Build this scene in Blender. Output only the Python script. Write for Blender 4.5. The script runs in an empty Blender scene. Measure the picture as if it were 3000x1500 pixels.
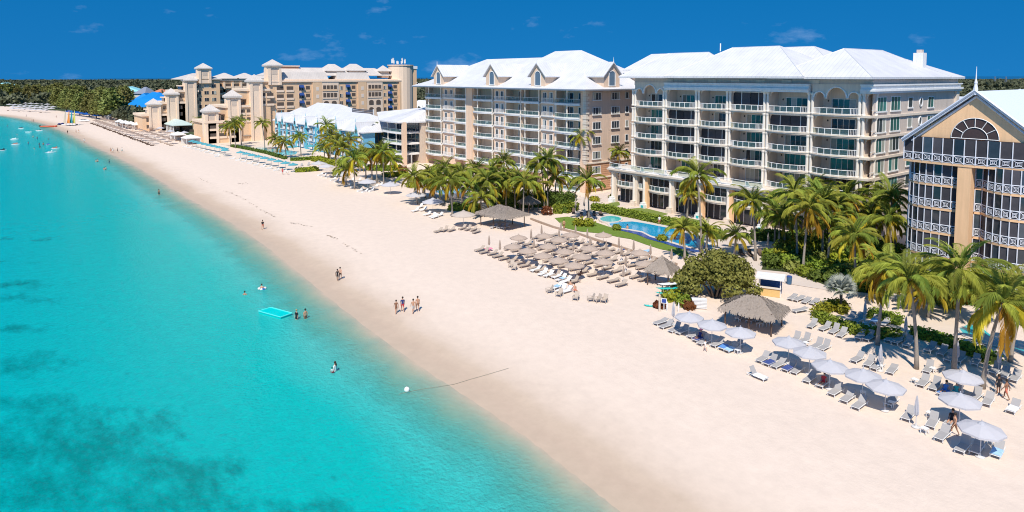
import bpy, bmesh, math, random
import numpy as np
from mathutils import Vector, Matrix, Euler
from mathutils.geometry import tessellate_polygon
random.seed(7); rng = np.random.default_rng(7)
scene = bpy.context.scene
COL = scene.collection

# ---------------------------------------------------------------- camera
# a drone about 28 m up, looking along the beach; world x runs along the shore (towards the camera), y runs inland
CAM_H, FPX, PITCH = 28.0, 2000.0, math.atan(153 / 2000)
HEAD = np.array([-.781, .625, 0.]); HEAD /= np.linalg.norm(HEAD)
RIGHT = np.array([HEAD[1], -HEAD[0], 0.])
cam = bpy.data.cameras.new('camera'); cam_o = bpy.data.objects.new('camera', cam); COL.objects.link(cam_o)
cam.sensor_width = 36; cam.lens = 24; cam.shift_y = -0.125
cam.clip_start = 1; cam.clip_end = 80000
cam_o.location = (0, 0, CAM_H)
cam_o.rotation_euler = (math.pi / 2 - PITCH, 0, math.atan2(-HEAD[0], HEAD[1]))
scene.camera = cam_o
scene.render.resolution_x, scene.render.resolution_y = 1024, 512

# ---------------------------------------------------------------- sky and sun
SUN_EL = math.radians(53); SUN_XY = (0.66, -0.751)
world = bpy.data.worlds.new('World'); scene.world = world; world.use_nodes = True
wn, wl = world.node_tree.nodes, world.node_tree.links
bg = wn['Background']
sky = wn.new('ShaderNodeTexSky'); sky.sky_type = 'NISHITA'; sky.sun_disc = False
sky.sun_elevation = SUN_EL; sky.sun_rotation = math.atan2(SUN_XY[0], SUN_XY[1])
sky.air_density = 1.0; sky.dust_density = 0.0; sky.ozone_density = 3.0; sky.altitude = 0
tc = wn.new('ShaderNodeTexCoord')
sep = wn.new('ShaderNodeSeparateXYZ'); wl.new(tc.outputs['Generated'], sep.inputs[0])
mz = wn.new('ShaderNodeMath'); mz.operation = 'MULTIPLY_ADD'; mz.inputs[1].default_value = .55; mz.inputs[2].default_value = .42
absz = wn.new('ShaderNodeMath'); absz.operation = 'ABSOLUTE'; wl.new(sep.outputs['Z'], absz.inputs[0]); wl.new(absz.outputs[0], mz.inputs[0])
cmb = wn.new('ShaderNodeCombineXYZ'); wl.new(sep.outputs['X'], cmb.inputs[0]); wl.new(sep.outputs['Y'], cmb.inputs[1]); wl.new(mz.outputs[0], cmb.inputs[2])
wl.new(cmb.outputs[0], sky.inputs['Vector'])
hs = wn.new('ShaderNodeHueSaturation'); hs.inputs['Hue'].default_value = .497; hs.inputs['Saturation'].default_value = 1.43; hs.inputs['Value'].default_value = .80
wl.new(sky.outputs[0], hs.inputs['Color'])
# thin scattered cloud wisps
cn = wn.new('ShaderNodeTexNoise'); cn.inputs['Scale'].default_value = 9; cn.inputs['Detail'].default_value = 7; cn.inputs['Roughness'].default_value = .6
cmap = wn.new('ShaderNodeMapping'); cmap.inputs['Scale'].default_value = (1, 1, 2.6); cmap.inputs['Location'].default_value = (3.1, 1.7, .4)
wl.new(tc.outputs['Generated'], cmap.inputs[0]); wl.new(cmap.outputs[0], cn.inputs['Vector'])
cr = wn.new('ShaderNodeValToRGB'); cr.color_ramp.elements[0].position = .60; cr.color_ramp.elements[0].color = (0, 0, 0, 1)
cr.color_ramp.elements[1].position = .82; cr.color_ramp.elements[1].color = (.4, .4, .4, 1)
wl.new(cn.outputs['Fac'], cr.inputs[0])
cm = wn.new('ShaderNodeMixRGB'); cm.inputs['Color2'].default_value = (2.6, 3.6, 5.2, 1)
wl.new(cr.outputs[0], cm.inputs['Fac']); wl.new(hs.outputs[0], cm.inputs['Color1']); wl.new(cm.outputs[0], bg.inputs['Color'])
bg.inputs['Strength'].default_value = 0.15
sun = bpy.data.lights.new('sun', 'SUN'); sun.energy = 4.3; sun.angle = math.radians(.5); sun.color = (1, .925, .81)
sun_o = bpy.data.objects.new('sun', sun); COL.objects.link(sun_o)
sd = Vector((SUN_XY[0] * math.cos(SUN_EL), SUN_XY[1] * math.cos(SUN_EL), math.sin(SUN_EL)))
sun_o.rotation_euler = (-sd).to_track_quat('-Z', 'Y').to_euler(); sun_o.location = (0, 0, 60)
scene.view_settings.view_transform = 'Standard'; scene.view_settings.look = 'None'
scene.view_settings.exposure = 0.30; scene.view_settings.gamma = 1; scene.view_settings.use_curve_mapping = False
scene.cycles.use_denoising = True; scene.cycles.filter_width = 1.05
scene.cycles.max_bounces = 6; scene.cycles.diffuse_bounces = 4; scene.cycles.glossy_bounces = 3
scene.cycles.transparent_max_bounces = 12; scene.cycles.caustics_reflective = False; scene.cycles.caustics_refractive = False

# ---------------------------------------------------------------- helpers
def srgb(r, g, b):
    f = lambda c: c / 12.92 if c <= .04045 else ((c + .055) / 1.055) ** 2.4
    return (f(r / 255), f(g / 255), f(b / 255), 1)
def ray(px, py):
    F = HEAD * math.cos(PITCH) - np.array([0, 0, math.sin(PITCH)]); U = HEAD * math.sin(PITCH) + np.array([0, 0, math.cos(PITCH)])
    return F + RIGHT * (px - 1500) / FPX - U * (py - 375) / FPX
def G(px, py, z=0.0):
    "the place on the ground that the photograph shows at this pixel"
    d = ray(px, py); t = (z - CAM_H) / d[2]
    return Vector((d[0] * t, d[1] * t, z))
def height_at(g, py):
    "height over ground point g of what the photograph shows at row py"
    d = math.hypot(g[0] * HEAD[0] + g[1] * HEAD[1], 0)
    e = ray(1500, py); return CAM_H + e[2] * d / math.hypot(e[0], e[1])

MATS = {}
def mat(name, col, rough=.7, var=.12, scale=3.0, bump=0.0, bscale=30, spec=.3, metal=0, alpha=1, trans=0, rnd=0.0, hue=0.0, coord='Object'):
    if name in MATS: return MATS[name]
    m = bpy.data.materials.new(name); m.use_nodes = True; nt = m.node_tree; n, l = nt.nodes, nt.links
    b = n['Principled BSDF']; b.inputs['Roughness'].default_value = rough; b.inputs['Specular IOR Level'].default_value = spec; b.inputs['Metallic'].default_value = metal
    tcd = n.new('ShaderNodeTexCoord'); nz = n.new('ShaderNodeTexNoise'); nz.inputs['Scale'].default_value = scale; nz.inputs['Detail'].default_value = 5; nz.inputs['Roughness'].default_value = .62
    l.new(tcd.outputs[coord], nz.inputs['Vector'])
    mx = n.new('ShaderNodeMixRGB'); l.new(nz.outputs['Fac'], mx.inputs['Fac'])
    c = col
    mx.inputs['Color1'].default_value = (c[0] * (1 - var), c[1] * (1 - var), c[2] * (1 - var), 1)
    mx.inputs['Color2'].default_value = (min(1, c[0] * (1 + var)), min(1, c[1] * (1 + var)), min(1, c[2] * (1 + var)), 1)
    out = mx.outputs[0]
    if rnd or hue:
        oi = n.new('ShaderNodeObjectInfo'); h = n.new('ShaderNodeHueSaturation')
        mr = n.new('ShaderNodeMapRange'); mr.inputs['To Min'].default_value = 1 - rnd; mr.inputs['To Max'].default_value = 1 + rnd; l.new(oi.outputs['Random'], mr.inputs['Value'])
        mr2 = n.new('ShaderNodeMapRange'); mr2.inputs['To Min'].default_value = .5 - hue; mr2.inputs['To Max'].default_value = .5 + hue; l.new(oi.outputs['Random'], mr2.inputs['Value'])
        l.new(mr.outputs[0], h.inputs['Value']); l.new(mr2.outputs[0], h.inputs['Hue']); l.new(out, h.inputs['Color']); out = h.outputs[0]
    l.new(out, b.inputs['Base Color'])
    if bump:
        bn = n.new('ShaderNodeTexNoise'); bn.inputs['Scale'].default_value = bscale; bn.inputs['Detail'].default_value = 4; l.new(tcd.outputs[coord], bn.inputs['Vector'])
        bp = n.new('ShaderNodeBump'); bp.inputs['Strength'].default_value = bump; bp.inputs['Distance'].default_value = .05; l.new(bn.outputs['Fac'], bp.inputs['Height']); l.new(bp.outputs[0], b.inputs['Normal'])
    if trans:
        tr = n.new('ShaderNodeBsdfTranslucent'); l.new(out, tr.inputs['Color']); ms = n.new('ShaderNodeMixShader'); ms.inputs[0].default_value = trans
        l.new(b.outputs[0], ms.inputs[1]); l.new(tr.outputs[0], ms.inputs[2]); l.new(ms.outputs[0], n['Material Output'].inputs['Surface'])
    if alpha < 1:
        tp = n.new('ShaderNodeBsdfTransparent'); tp.inputs['Color'].default_value = (.9, .97, .96, 1); ms = n.new('ShaderNodeMixShader'); ms.inputs[0].default_value = alpha
        l.new(tp.outputs[0], ms.inputs[1]); l.new(b.outputs[0], ms.inputs[2]); l.new(ms.outputs[0], n['Material Output'].inputs['Surface'])
    MATS[name] = m; return m

M_white = mat('white_paint', (.80, .80, .79), .55, .03, 1.2)
M_roof = mat('white_metal_roof', (.66, .66, .68), .5, .035, .25, spec=.25)
M_col = mat('cream_column', (.80, .74, .66), .6, .03, 1.2)
M_roofcap = mat('roof_hip_cap', (.62, .62, .64), .6, .04)
M_cream = mat('cream_stucco', (.74, .63, .52), .85, .06, .6)
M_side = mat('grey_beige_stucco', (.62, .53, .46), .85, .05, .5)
M_trim = mat('pale_stone_trim', (.72, .63, .53), .8, .05, .8)
M_peach = mat('peach_stucco', (.76, .56, .41), .85, .06, .5)
M_peachs = mat('peach_stucco_side_shade', (.66, .50, .395), .85, .05, .4)  # peach stucco darkened in the colour for the less sunlit side wall
M_brickband = mat('salmon_rusticated', (.58, .33, .20), .85, .06, .6)
M_tan = mat('tan_stucco', (.78, .53, .33), .85, .07, .3)
M_tanp = mat('pale_tan_stucco', (.84, .65, .49), .85, .06, .3)
M_orange = mat('orange_peach_stucco', (.84, .54, .31), .85, .07, .6)
M_glass = mat('dark_window_glass', (.042, .055, .07), .06, .5, .7, spec=.6, rnd=.5)
M_teal = mat('teal_window_glass', (.035, .15, .14), .06, .5, .5, spec=.6, rnd=.5)
M_screen = mat('dark_insect_screen', (.066, .064, .074), .5, .4, .8, spec=.15, rnd=.4)
M_rail = mat('rail_glass', (.14, .24, .25), .05, .1, 1, spec=.6, alpha=.2)
M_blue = mat('light_blue_clapboard', (.15, .42, .62), .7, .06, .8)
M_blue2 = mat('turquoise_clapboard', (.12, .48, .60), .7, .06, .8)
M_awn = mat('navy_awning', (.02, .06, .22), .7, .2, 2)
M_blueroof = mat('bright_blue_roof', (.01, .22, .62), .5, .1, .3)
M_dark = mat('recess_shade_dark_parts', (.11, .085, .07), .8, .2, 1)  # recess shade as colour on flat panels; also plain dark parts
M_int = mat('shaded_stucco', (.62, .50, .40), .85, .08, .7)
M_metal = mat('galvanised_metal', (.45, .46, .48), .4, .1, 3, metal=.7)

M_curtain = mat('curtained_glass', (.36, .37, .33), .12, .25, 1.5, spec=.5, rnd=.35)
M_roofb = mat('beige_white_roof', (.62, .56, .51), .6, .05, .3)
def add_streak(m, amt=.16):
    "rain streaks and soft grime on rendered walls"
    n, l = m.node_tree.nodes, m.node_tree.links; b = n['Principled BSDF']; src = b.inputs['Base Color'].links[0].from_socket
    tcd = n.new('ShaderNodeTexCoord'); mp = n.new('ShaderNodeMapping'); mp.inputs['Scale'].default_value = (1.1, 1.1, .09); l.new(tcd.outputs['Object'], mp.inputs[0])
    nz = n.new('ShaderNodeTexNoise'); nz.inputs['Scale'].default_value = 1.6; nz.inputs['Detail'].default_value = 6; nz.inputs['Roughness'].default_value = .7; l.new(mp.outputs[0], nz.inputs['Vector'])
    mr = n.new('ShaderNodeMapRange'); mr.inputs['From Min'].default_value = .42; mr.inputs['From Max'].default_value = .72; mr.inputs['To Min'].default_value = 1.02; mr.inputs['To Max'].default_value = 1 - amt; l.new(nz.outputs['Fac'], mr.inputs['Value'])
    h = n.new('ShaderNodeHueSaturation'); l.new(src, h.inputs['Color']); l.new(mr.outputs[0], h.inputs['Value']); l.new(h.outputs[0], b.inputs['Base Color'])
for m_ in (M_cream, M_side, M_trim, M_peach, M_peachs, M_tan, M_tanp, M_orange, M_white, M_blue, M_col, M_brickband): add_streak(m_, .07 if m_ in (M_tan, M_tanp) else .14)
def add_seams(m, pitch=.8):
    "standing seams down a metal roof, their cast shade drawn as dark lines"
    n, l = m.node_tree.nodes, m.node_tree.links; b = n['Principled BSDF']; src = b.inputs['Base Color'].links[0].from_socket
    ge = n.new('ShaderNodeNewGeometry'); sn = n.new('ShaderNodeSeparateXYZ'); l.new(ge.outputs['Normal'], sn.inputs[0]); sp_ = n.new('ShaderNodeSeparateXYZ'); l.new(ge.outputs['Position'], sp_.inputs[0])
    def mth(op, a=None, bb=None, v0=None, v1=None):
        q = n.new('ShaderNodeMath'); q.operation = op
        if a is not None: l.new(a, q.inputs[0])
        if bb is not None: l.new(bb, q.inputs[1])
        if v0 is not None: q.inputs[0].default_value = v0
        if v1 is not None: q.inputs[1].default_value = v1
        return q.outputs[0]
    ax, ay = mth('ABSOLUTE', sn.outputs['X']), mth('ABSOLUTE', sn.outputs['Y']); g_ = mth('GREATER_THAN', ax, ay)
    mx = n.new('ShaderNodeMix'); mx.data_type = 'FLOAT'; l.new(g_, mx.inputs[0]); l.new(sp_.outputs['X'], mx.inputs[2]); l.new(sp_.outputs['Y'], mx.inputs[3])
    fr = mth('FRACT', mth('DIVIDE', mx.outputs[0], v1=pitch)); ln = mth('LESS_THAN', fr, v1=.13)  # thin line darkened later to stand for the seam's cast shade
    nz = n.new('ShaderNodeTexNoise'); nz.inputs['Scale'].default_value = .35; nz.inputs['Detail'].default_value = 6; nz.inputs['Roughness'].default_value = .65; l.new(ge.outputs['Position'], nz.inputs['Vector'])
    dirt = n.new('ShaderNodeMapRange'); dirt.inputs['From Min'].default_value = .35; dirt.inputs['From Max'].default_value = .75; dirt.inputs['To Min'].default_value = 1.03; dirt.inputs['To Max'].default_value = .86; l.new(nz.outputs['Fac'], dirt.inputs['Value'])
    val = mth('SUBTRACT', dirt.outputs[0], mth('MULTIPLY', ln, v1=.14)); h = n.new('ShaderNodeHueSaturation'); l.new(src, h.inputs['Color']); l.new(val, h.inputs['Value']); l.new(h.outputs[0], b.inputs['Base Color'])
add_seams(M_roof); add_seams(M_roofb)

class MB:
    def __init__(s): s.v = []; s.f = []; s.mi = []; s.cur = 0
    def add(s, vs, fs):
        o = len(s.v); s.v += [tuple(p) for p in vs]
        for f in fs: s.f.append(tuple(i + o for i in f)); s.mi.append(s.cur)
        return s
    def box(s, x0, x1, y0, y1, z0, z1):
        return s.add([(x0, y0, z0), (x1, y0, z0), (x1, y1, z0), (x0, y1, z0), (x0, y0, z1), (x1, y0, z1), (x1, y1, z1), (x0, y1, z1)],
                     [(0, 3, 2, 1), (4, 5, 6, 7), (0, 1, 5, 4), (1, 2, 6, 5), (2, 3, 7, 6), (3, 0, 4, 7)])
    def prism(s, pts, z0, z1):
        n = len(pts); vs = [(p[0], p[1], z0) for p in pts] + [(p[0], p[1], z1) for p in pts]
        fs = [(i, (i + 1) % n, n + (i + 1) % n, n + i) for i in range(n)]
        if n <= 4: fs += [tuple(range(n))[::-1], tuple(range(n, 2 * n))]
        else:
            tri = tessellate_polygon([[Vector((p[0], p[1], 0)) for p in pts]])
            fs += [tuple(t) for t in tri] + [tuple(i + n for i in t) for t in tri]
        return s.add(vs, fs)
    def tube(s, pts, rs, n=6, cap=True):
        if not hasattr(rs, '__len__'): rs = [rs] * len(pts)
        pts = [Vector(p) for p in pts]; vs = []; fs = []
        for i, p in enumerate(pts):
            d = (pts[min(i + 1, len(pts) - 1)] - pts[max(i - 1, 0)]).normalized()
            a = Vector((1, 0, 0)) if abs(d.x) < .9 else Vector((0, 1, 0)); u = d.cross(a).normalized(); w = d.cross(u)
            for k in range(n):
                t = 2 * math.pi * k / n; vs.append(p + (u * math.cos(t) + w * math.sin(t)) * rs[i])
        for i in range(len(pts) - 1):
            for k in range(n): fs.append((i * n + k, i * n + (k + 1) % n, (i + 1) * n + (k + 1) % n, (i + 1) * n + k))
        if cap: fs += [tuple(range(n))[::-1], tuple(range((len(pts) - 1) * n, len(pts) * n))]
        return s.add(vs, fs)
    def lathe(s, x, y, prof, n=12, ph=0, fold=0):
        vs = []; fs = []
        for i, (r, z) in enumerate(prof):
            for k in range(n):
                t = 2 * math.pi * k / n + ph; q = r * (1 - fold * (k % 2)); vs.append((x + q * math.cos(t), y + q * math.sin(t), z))
        for i in range(len(prof) - 1):
            for k in range(n): fs.append((i * n + k, i * n + (k + 1) % n, (i + 1) * n + (k + 1) % n, (i + 1) * n + k))
        fs += [tuple(range(n))[::-1], tuple(range((len(prof) - 1) * n, len(prof) * n))]
        return s.add(vs, fs)
    def hip(s, x0, x1, y0, y1, z0, p, q, z1, axis='x', th=.3):
        A, B, C, D = (x0, y0), (x1, y0), (x1, y1), (x0, y1)
        vs = [(*c, z0) for c in (A, B, C, D)] + [(*p, z1), (*q, z1)] + [(*c, z0 - th) for c in (A, B, C, D)]
        top = [(0, 1, 5, 4), (1, 2, 5), (2, 3, 4, 5), (3, 0, 4)] if axis == 'x' else [(0, 1, 4), (1, 2, 5, 4), (2, 3, 5), (3, 0, 4, 5)]
        return s.add(vs, top + [(6, 7, 1, 0), (7, 8, 2, 1), (8, 9, 3, 2), (9, 6, 0, 3), (9, 8, 7, 6)])
    def pyramid(s, x0, x1, y0, y1, z0, z1, th=.3):
        c = ((x0 + x1) / 2, (y0 + y1) / 2); vs = [(x0, y0, z0), (x1, y0, z0), (x1, y1, z0), (x0, y1, z0), (*c, z1), (x0, y0, z0 - th), (x1, y0, z0 - th), (x1, y1, z0 - th), (x0, y1, z0 - th)]
        return s.add(vs, [(0, 1, 4), (1, 2, 4), (2, 3, 4), (3, 0, 4), (5, 6, 1, 0), (6, 7, 2, 1), (7, 8, 3, 2), (8, 5, 0, 3), (8, 7, 6, 5)])
    def mesh(s, name, mats, smooth=False, off=(0, 0, 0)):
        me = bpy.data.meshes.new(name)
        vs = s.v if not any(off) else [(a - off[0], b - off[1], c - off[2]) for a, b, c in s.v]
        me.from_pydata(vs, [], s.f)
        for m in (mats if isinstance(mats, (list, tuple)) else [mats]): me.materials.append(m)
        if any(s.mi): me.polygons.foreach_set('material_index', s.mi)
        if smooth: me.polygons.foreach_set('use_smooth', [True] * len(s.f))
        me.update(); return me
def np_mesh(name, V, Fq, m, smooth=False):
    "mesh from numpy arrays: V n x 3, Fq m x k"
    me = bpy.data.meshes.new(name); k = Fq.shape[1]
    me.vertices.add(len(V)); me.vertices.foreach_set('co', np.asarray(V, np.float32).ravel())
    me.loops.add(Fq.size); me.loops.foreach_set('vertex_index', Fq.astype(np.int32).ravel())
    me.polygons.add(len(Fq)); me.polygons.foreach_set('loop_start', np.arange(0, Fq.size, k, dtype=np.int32))
    me.update(calc_edges=True); me.validate()
    for q in (m if isinstance(m, (list, tuple)) else [m]): me.materials.append(q)
    if smooth: me.polygons.foreach_set('use_smooth', [True] * len(Fq))
    return me
def put(name, me, parent=None, loc=(0, 0, 0), rot=(0, 0, 0), sc=(1, 1, 1)):
    o = bpy.data.objects.new(name, me); COL.objects.link(o); o.location = loc; o.rotation_euler = rot
    o.scale = sc if hasattr(sc, '__len__') else (sc, sc, sc)
    if parent is not None: o.parent = parent
    return o
def tag(o, label=None, cat=None, group=None, kind=None):
    if label: o['label'] = label
    if cat: o['category'] = cat
    if group: o['group'] = group
    if kind: o['kind'] = kind
    return o
ORIGIN = {}
def thing(name, label, cat, loc=(0, 0, 0), rz=0, group=None, world=False):
    o = put(name, None, None, loc, (0, 0, rz)); tag(o, label, cat, group)
    ORIGIN[o.name] = tuple(loc) if world else (0, 0, 0)
    return o
def part(name, mb, m, parent, smooth=False, root=None):
    "a part whose builder speaks the parent's frame (or world coordinates for a thing made with world=True)"
    return put(name, mb.mesh(name, m, smooth, ORIGIN.get((root or parent).name, (0, 0, 0))), parent)
def piece(name, me, parent, root, loc, rot=(0, 0, 0), sc=(1, 1, 1)):
    o = ORIGIN.get(root.name, (0, 0, 0)); return put(name, me, parent, (loc[0] - o[0], loc[1] - o[1], loc[2] - o[2]), rot, sc)
_U = ['first', 'second', 'third', 'fourth', 'fifth', 'sixth', 'seventh', 'eighth', 'ninth']
ORD = _U + ['tenth', 'eleventh', 'twelfth', 'thirteenth', 'fourteenth', 'fifteenth', 'sixteenth', 'seventeenth', 'eighteenth', 'nineteenth']
for t_ in ('twent', 'thirt', 'fort', 'fift', 'sixt', 'sevent', 'eight', 'ninet'): ORD += [t_ + 'ieth'] + [t_ + 'y-' + w_ for w_ in _U]

# ---------------------------------------------------------------- shore, sand and sea
WATER_Z = -0.8
SHORE_PX = [(0, 338), (60, 347), (130, 363), (200, 391), (270, 428), (330, 455), (400, 490), (470, 532), (560, 588), (640, 632), (700, 668), (800, 740), (900, 822), (1000, 905), (1150, 1020), (1300, 1122), (1420, 1200), (1550, 1290), (1690, 1400), (1800, 1490)]
SHORE = [tuple(G(x, y, WATER_Z)[:2]) for x, y in SHORE_PX]
a, b = SHORE[-1], SHORE[-2]
SHORE = [(-6000, -900), (-2400, -500), (-1300, -220), (-850, -70)] + SHORE + [(a[0] + 40, a[1] - 1), (a[0] + 400, a[1] + 10)]
def shore_dist(P):
    "signed distance to the waterline, positive on land"
    P = np.asarray(P, float); best = np.full(len(P), 1e12); sgn = np.ones(len(P))
    for (x0, y0), (x1, y1) in zip(SHORE[:-1], SHORE[1:]):
        dx, dy = x1 - x0, y1 - y0; L = dx * dx + dy * dy
        t = np.clip(((P[:, 0] - x0) * dx + (P[:, 1] - y0) * dy) / L, 0, 1)
        ex, ey = P[:, 0] - x0 - t * dx, P[:, 1] - y0 - t * dy; d = ex * ex + ey * ey
        c = dx * ey - dy * ex; m = d < best; best = np.where(m, d, best); sgn = np.where(m, np.sign(c), sgn)
    return np.sqrt(best) * sgn
def sand_height(d):
    t = np.clip(d / 17, 0, 1); up = WATER_Z - WATER_Z * (t * t * (3 - 2 * t)) * .55 - WATER_Z * t * .45
    return np.where(d >= 0, up, WATER_Z + np.maximum(d * .07, -3.0))
def ground_z(x, y): return float(sand_height(shore_dist([(x, y)]))[0])
def GS(px, py):
    "like G but on the sloping sand"
    z = 0.
    for _ in range(6): g = G(px, py, z); z = ground_z(g[0], g[1])
    return Vector((g[0], g[1], z))
def polar(nr, na, r0, r1, a0, a1):
    r = r0 * (r1 / r0) ** (np.arange(nr) / (nr - 1)); t = np.linspace(a0, a1, na)
    R, T = np.meshgrid(r, t, indexing='ij'); X = R * np.cos(T); Y = R * np.sin(T)
    P = np.stack([X.ravel(), Y.ravel()], 1); i = np.arange((nr - 1) * na).reshape(nr - 1, na)[:, :-1].ravel()
    return P, np.stack([i, i + na, i + na + 1, i + 1], 1)
def vattr(me, name, vals):
    at = me.attributes.new(name, 'FLOAT', 'POINT'); at.data.foreach_set('value', np.asarray(vals, np.float32))

# sand: one sheet of beach, sloping under the water
P, Fq = polar(250, 330, 18, 1500, math.radians(50), math.radians(215)); d = shore_dist(P)
keep = (d[Fq] > -28).all(1) & (d[Fq] < 150).all(1); Fq = Fq[keep]
hum = .05 * np.sin(P[:, 0] * .61 + 2 * np.sin(P[:, 1] * .23)) * np.sin(P[:, 1] * .53 + 1.3 * np.sin(P[:, 0] * .17)) * np.clip(d / 8 - 1, 0, 1) * np.clip((P[:, 1] < 100), 0, 1)
V = np.stack([P[:, 0], P[:, 1], sand_height(d) + np.minimum(hum * .6 - .03, 0) * (d > 8)], 1)
def sand_material():
    m = bpy.data.materials.new('beach_sand'); m.use_nodes = True; n, l = m.node_tree.nodes, m.node_tree.links; b = n['Principled BSDF']
    at = n.new('ShaderNodeAttribute'); at.attribute_name = 'shore'; tcd = n.new('ShaderNodeTexCoord')
    nz = n.new('ShaderNodeTexNoise'); nz.inputs['Scale'].default_value = .10; nz.inputs['Detail'].default_value = 4; l.new(tcd.outputs['Object'], nz.inputs['Vector'])
    ad = n.new('ShaderNodeMath'); ad.operation = 'MULTIPLY_ADD'; l.new(nz.outputs['Fac'], ad.inputs[0]); ad.inputs[1].default_value = 4.0; l.new(at.outputs['Fac'], ad.inputs[2])
    mr = n.new('ShaderNodeMapRange'); mr.inputs['From Min'].default_value = 1.0; mr.inputs['From Max'].default_value = 13; l.new(ad.outputs[0], mr.inputs['Value'])
    ramp = n.new('ShaderNodeValToRGB'); e = ramp.color_ramp.elements; l.new(mr.outputs[0], ramp.inputs[0])
    e[0].position = 0; e[0].color = (.53, .415, .305, 1); e[1].position = 1; e[1].color = (.725, .595, .495, 1)
    for p_, c_ in ((.25, (.53, .405, .305, 1)), (.40, (.565, .44, .335, 1)), (.50, (.62, .495, .395, 1)), (.72, (.695, .568, .467, 1))):
        q = e.new(p_); q.color = c_
    n2 = n.new('ShaderNodeTexNoise'); n2.inputs['Scale'].default_value = .8; n2.inputs['Detail'].default_value = 8; n2.inputs['Roughness'].default_value = .7; l.new(tcd.outputs['Object'], n2.inputs['Vector'])
    mr2 = n.new('ShaderNodeMapRange'); mr2.inputs['From Min'].default_value = .3; mr2.inputs['From Max'].default_value = .7; mr2.inputs['To Min'].default_value = .94; mr2.inputs['To Max'].default_value = 1.05; l.new(n2.outputs['Fac'], mr2.inputs['Value'])
    hsv = n.new('ShaderNodeHueSaturation'); l.new(ramp.outputs[0], hsv.inputs['Color']); l.new(mr2.outputs[0], hsv.inputs['Value']); l.new(hsv.outputs[0], b.inputs['Base Color'])
    rr = n.new('ShaderNodeMapRange'); rr.inputs['From Min'].default_value = 2; rr.inputs['From Max'].default_value = 6; rr.inputs['To Min'].default_value = .45; rr.inputs['To Max'].default_value = .95; l.new(ad.outputs[0], rr.inputs['Value']); l.new(rr.outputs[0], b.inputs['Roughness'])
    b.inputs['Specular IOR Level'].default_value = .2
    n3 = n.new('ShaderNodeTexNoise'); n3.inputs['Scale'].default_value = 2.2; n3.inputs['Detail'].default_value = 6; n3.inputs['Roughness'].default_value = .75; l.new(tcd.outputs['Object'], n3.inputs['Vector'])
    bs = n.new('ShaderNodeMapRange'); bs.inputs['From Min'].default_value = 4; bs.inputs['From Max'].default_value = 16; bs.inputs['To Min'].default_value = .02; bs.inputs['To Max'].default_value = .4; l.new(at.outputs['Fac'], bs.inputs['Value'])
    bp = n.new('ShaderNodeBump'); bp.inputs['Distance'].default_value = .12; l.new(bs.outputs[0], bp.inputs['Strength']); l.new(n3.outputs['Fac'], bp.inputs['Height']); l.new(bp.outputs[0], b.inputs['Normal'])
    return m
used = np.unique(Fq); rem = np.full(len(V), -1); rem[used] = np.arange(len(used))
me = np_mesh('beach', V[used], rem[Fq], sand_material(), True); vattr(me, 'shore', d[used])
tag(put('beach', me), kind='structure')

# sea: body colour follows the depth of the water over pale sand, thin water near the edge lets the sand through
P, Fq = polar(250, 420, 14, 40000, math.radians(50), math.radians(290)); d = -shore_dist(P)
keep = (d[Fq] > -4).any(1); Fq = Fq[keep]; used = np.unique(Fq); rem = np.full(len(P), -1); rem[used] = np.arange(len(used))
PATCH = [(230, 1290, 14, 7), (60, 1070, 9, 5), (330, 1340, 9, 5), (470, 1400, 9, 3), (120, 1240, 10, 4), (60, 960, 9, 2.2), (30, 835, 12, 3), (110, 1420, 12, 6), (300, 1460, 10, 4), (20, 770, 10, 2), (560, 1370, 8, 2), (40, 1180, 12, 3), (90, 700, 14, 2), (700, 1480, 8, 2), (60, 880, 14, 2.5), (420, 1480, 12, 4), (180, 1350, 12, 5), (20, 1330, 10, 5), (560, 1480, 9, 3), (860, 1490, 7, 2)]
pv = np.zeros(len(P)); sdir = np.array([.96, -.28])
for x, y, ra, rb in PATCH:
    g = np.array(G(x, y, WATER_Z)[:2]); e = P - g; along = e[:, 0] * .5 + e[:, 1] * .866; acr = -e[:, 0] * .866 + e[:, 1] * .5
    al = e @ np.array([.62, .78]); ac = e @ np.array([-.78, .62])
    pv = np.maximum(pv, np.exp(-(al / ra * 1.1) ** 2 - (ac / rb * 1.0) ** 2))
for x, y, r in ((462, 1253, 1.1), (535, 1272, .8), (347, 985, .7), (382, 1093, .7), (476, 1018, .5), (355, 1145, .6), (640, 1347, 1.0), (690, 1375, .9), (632, 1432, 1.0), (575, 1450, 1.1), (550, 1235, .5), (410, 1207, .6), (985, 1393, .8), (720, 1190, .7), (900, 1330, .8)):
    g = np.array(G(x, y, WATER_Z)[:2]); e = P - g; pv = np.maximum(pv, 1.1 * np.exp(-(e ** 2).sum(1) / r ** 2))
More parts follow.
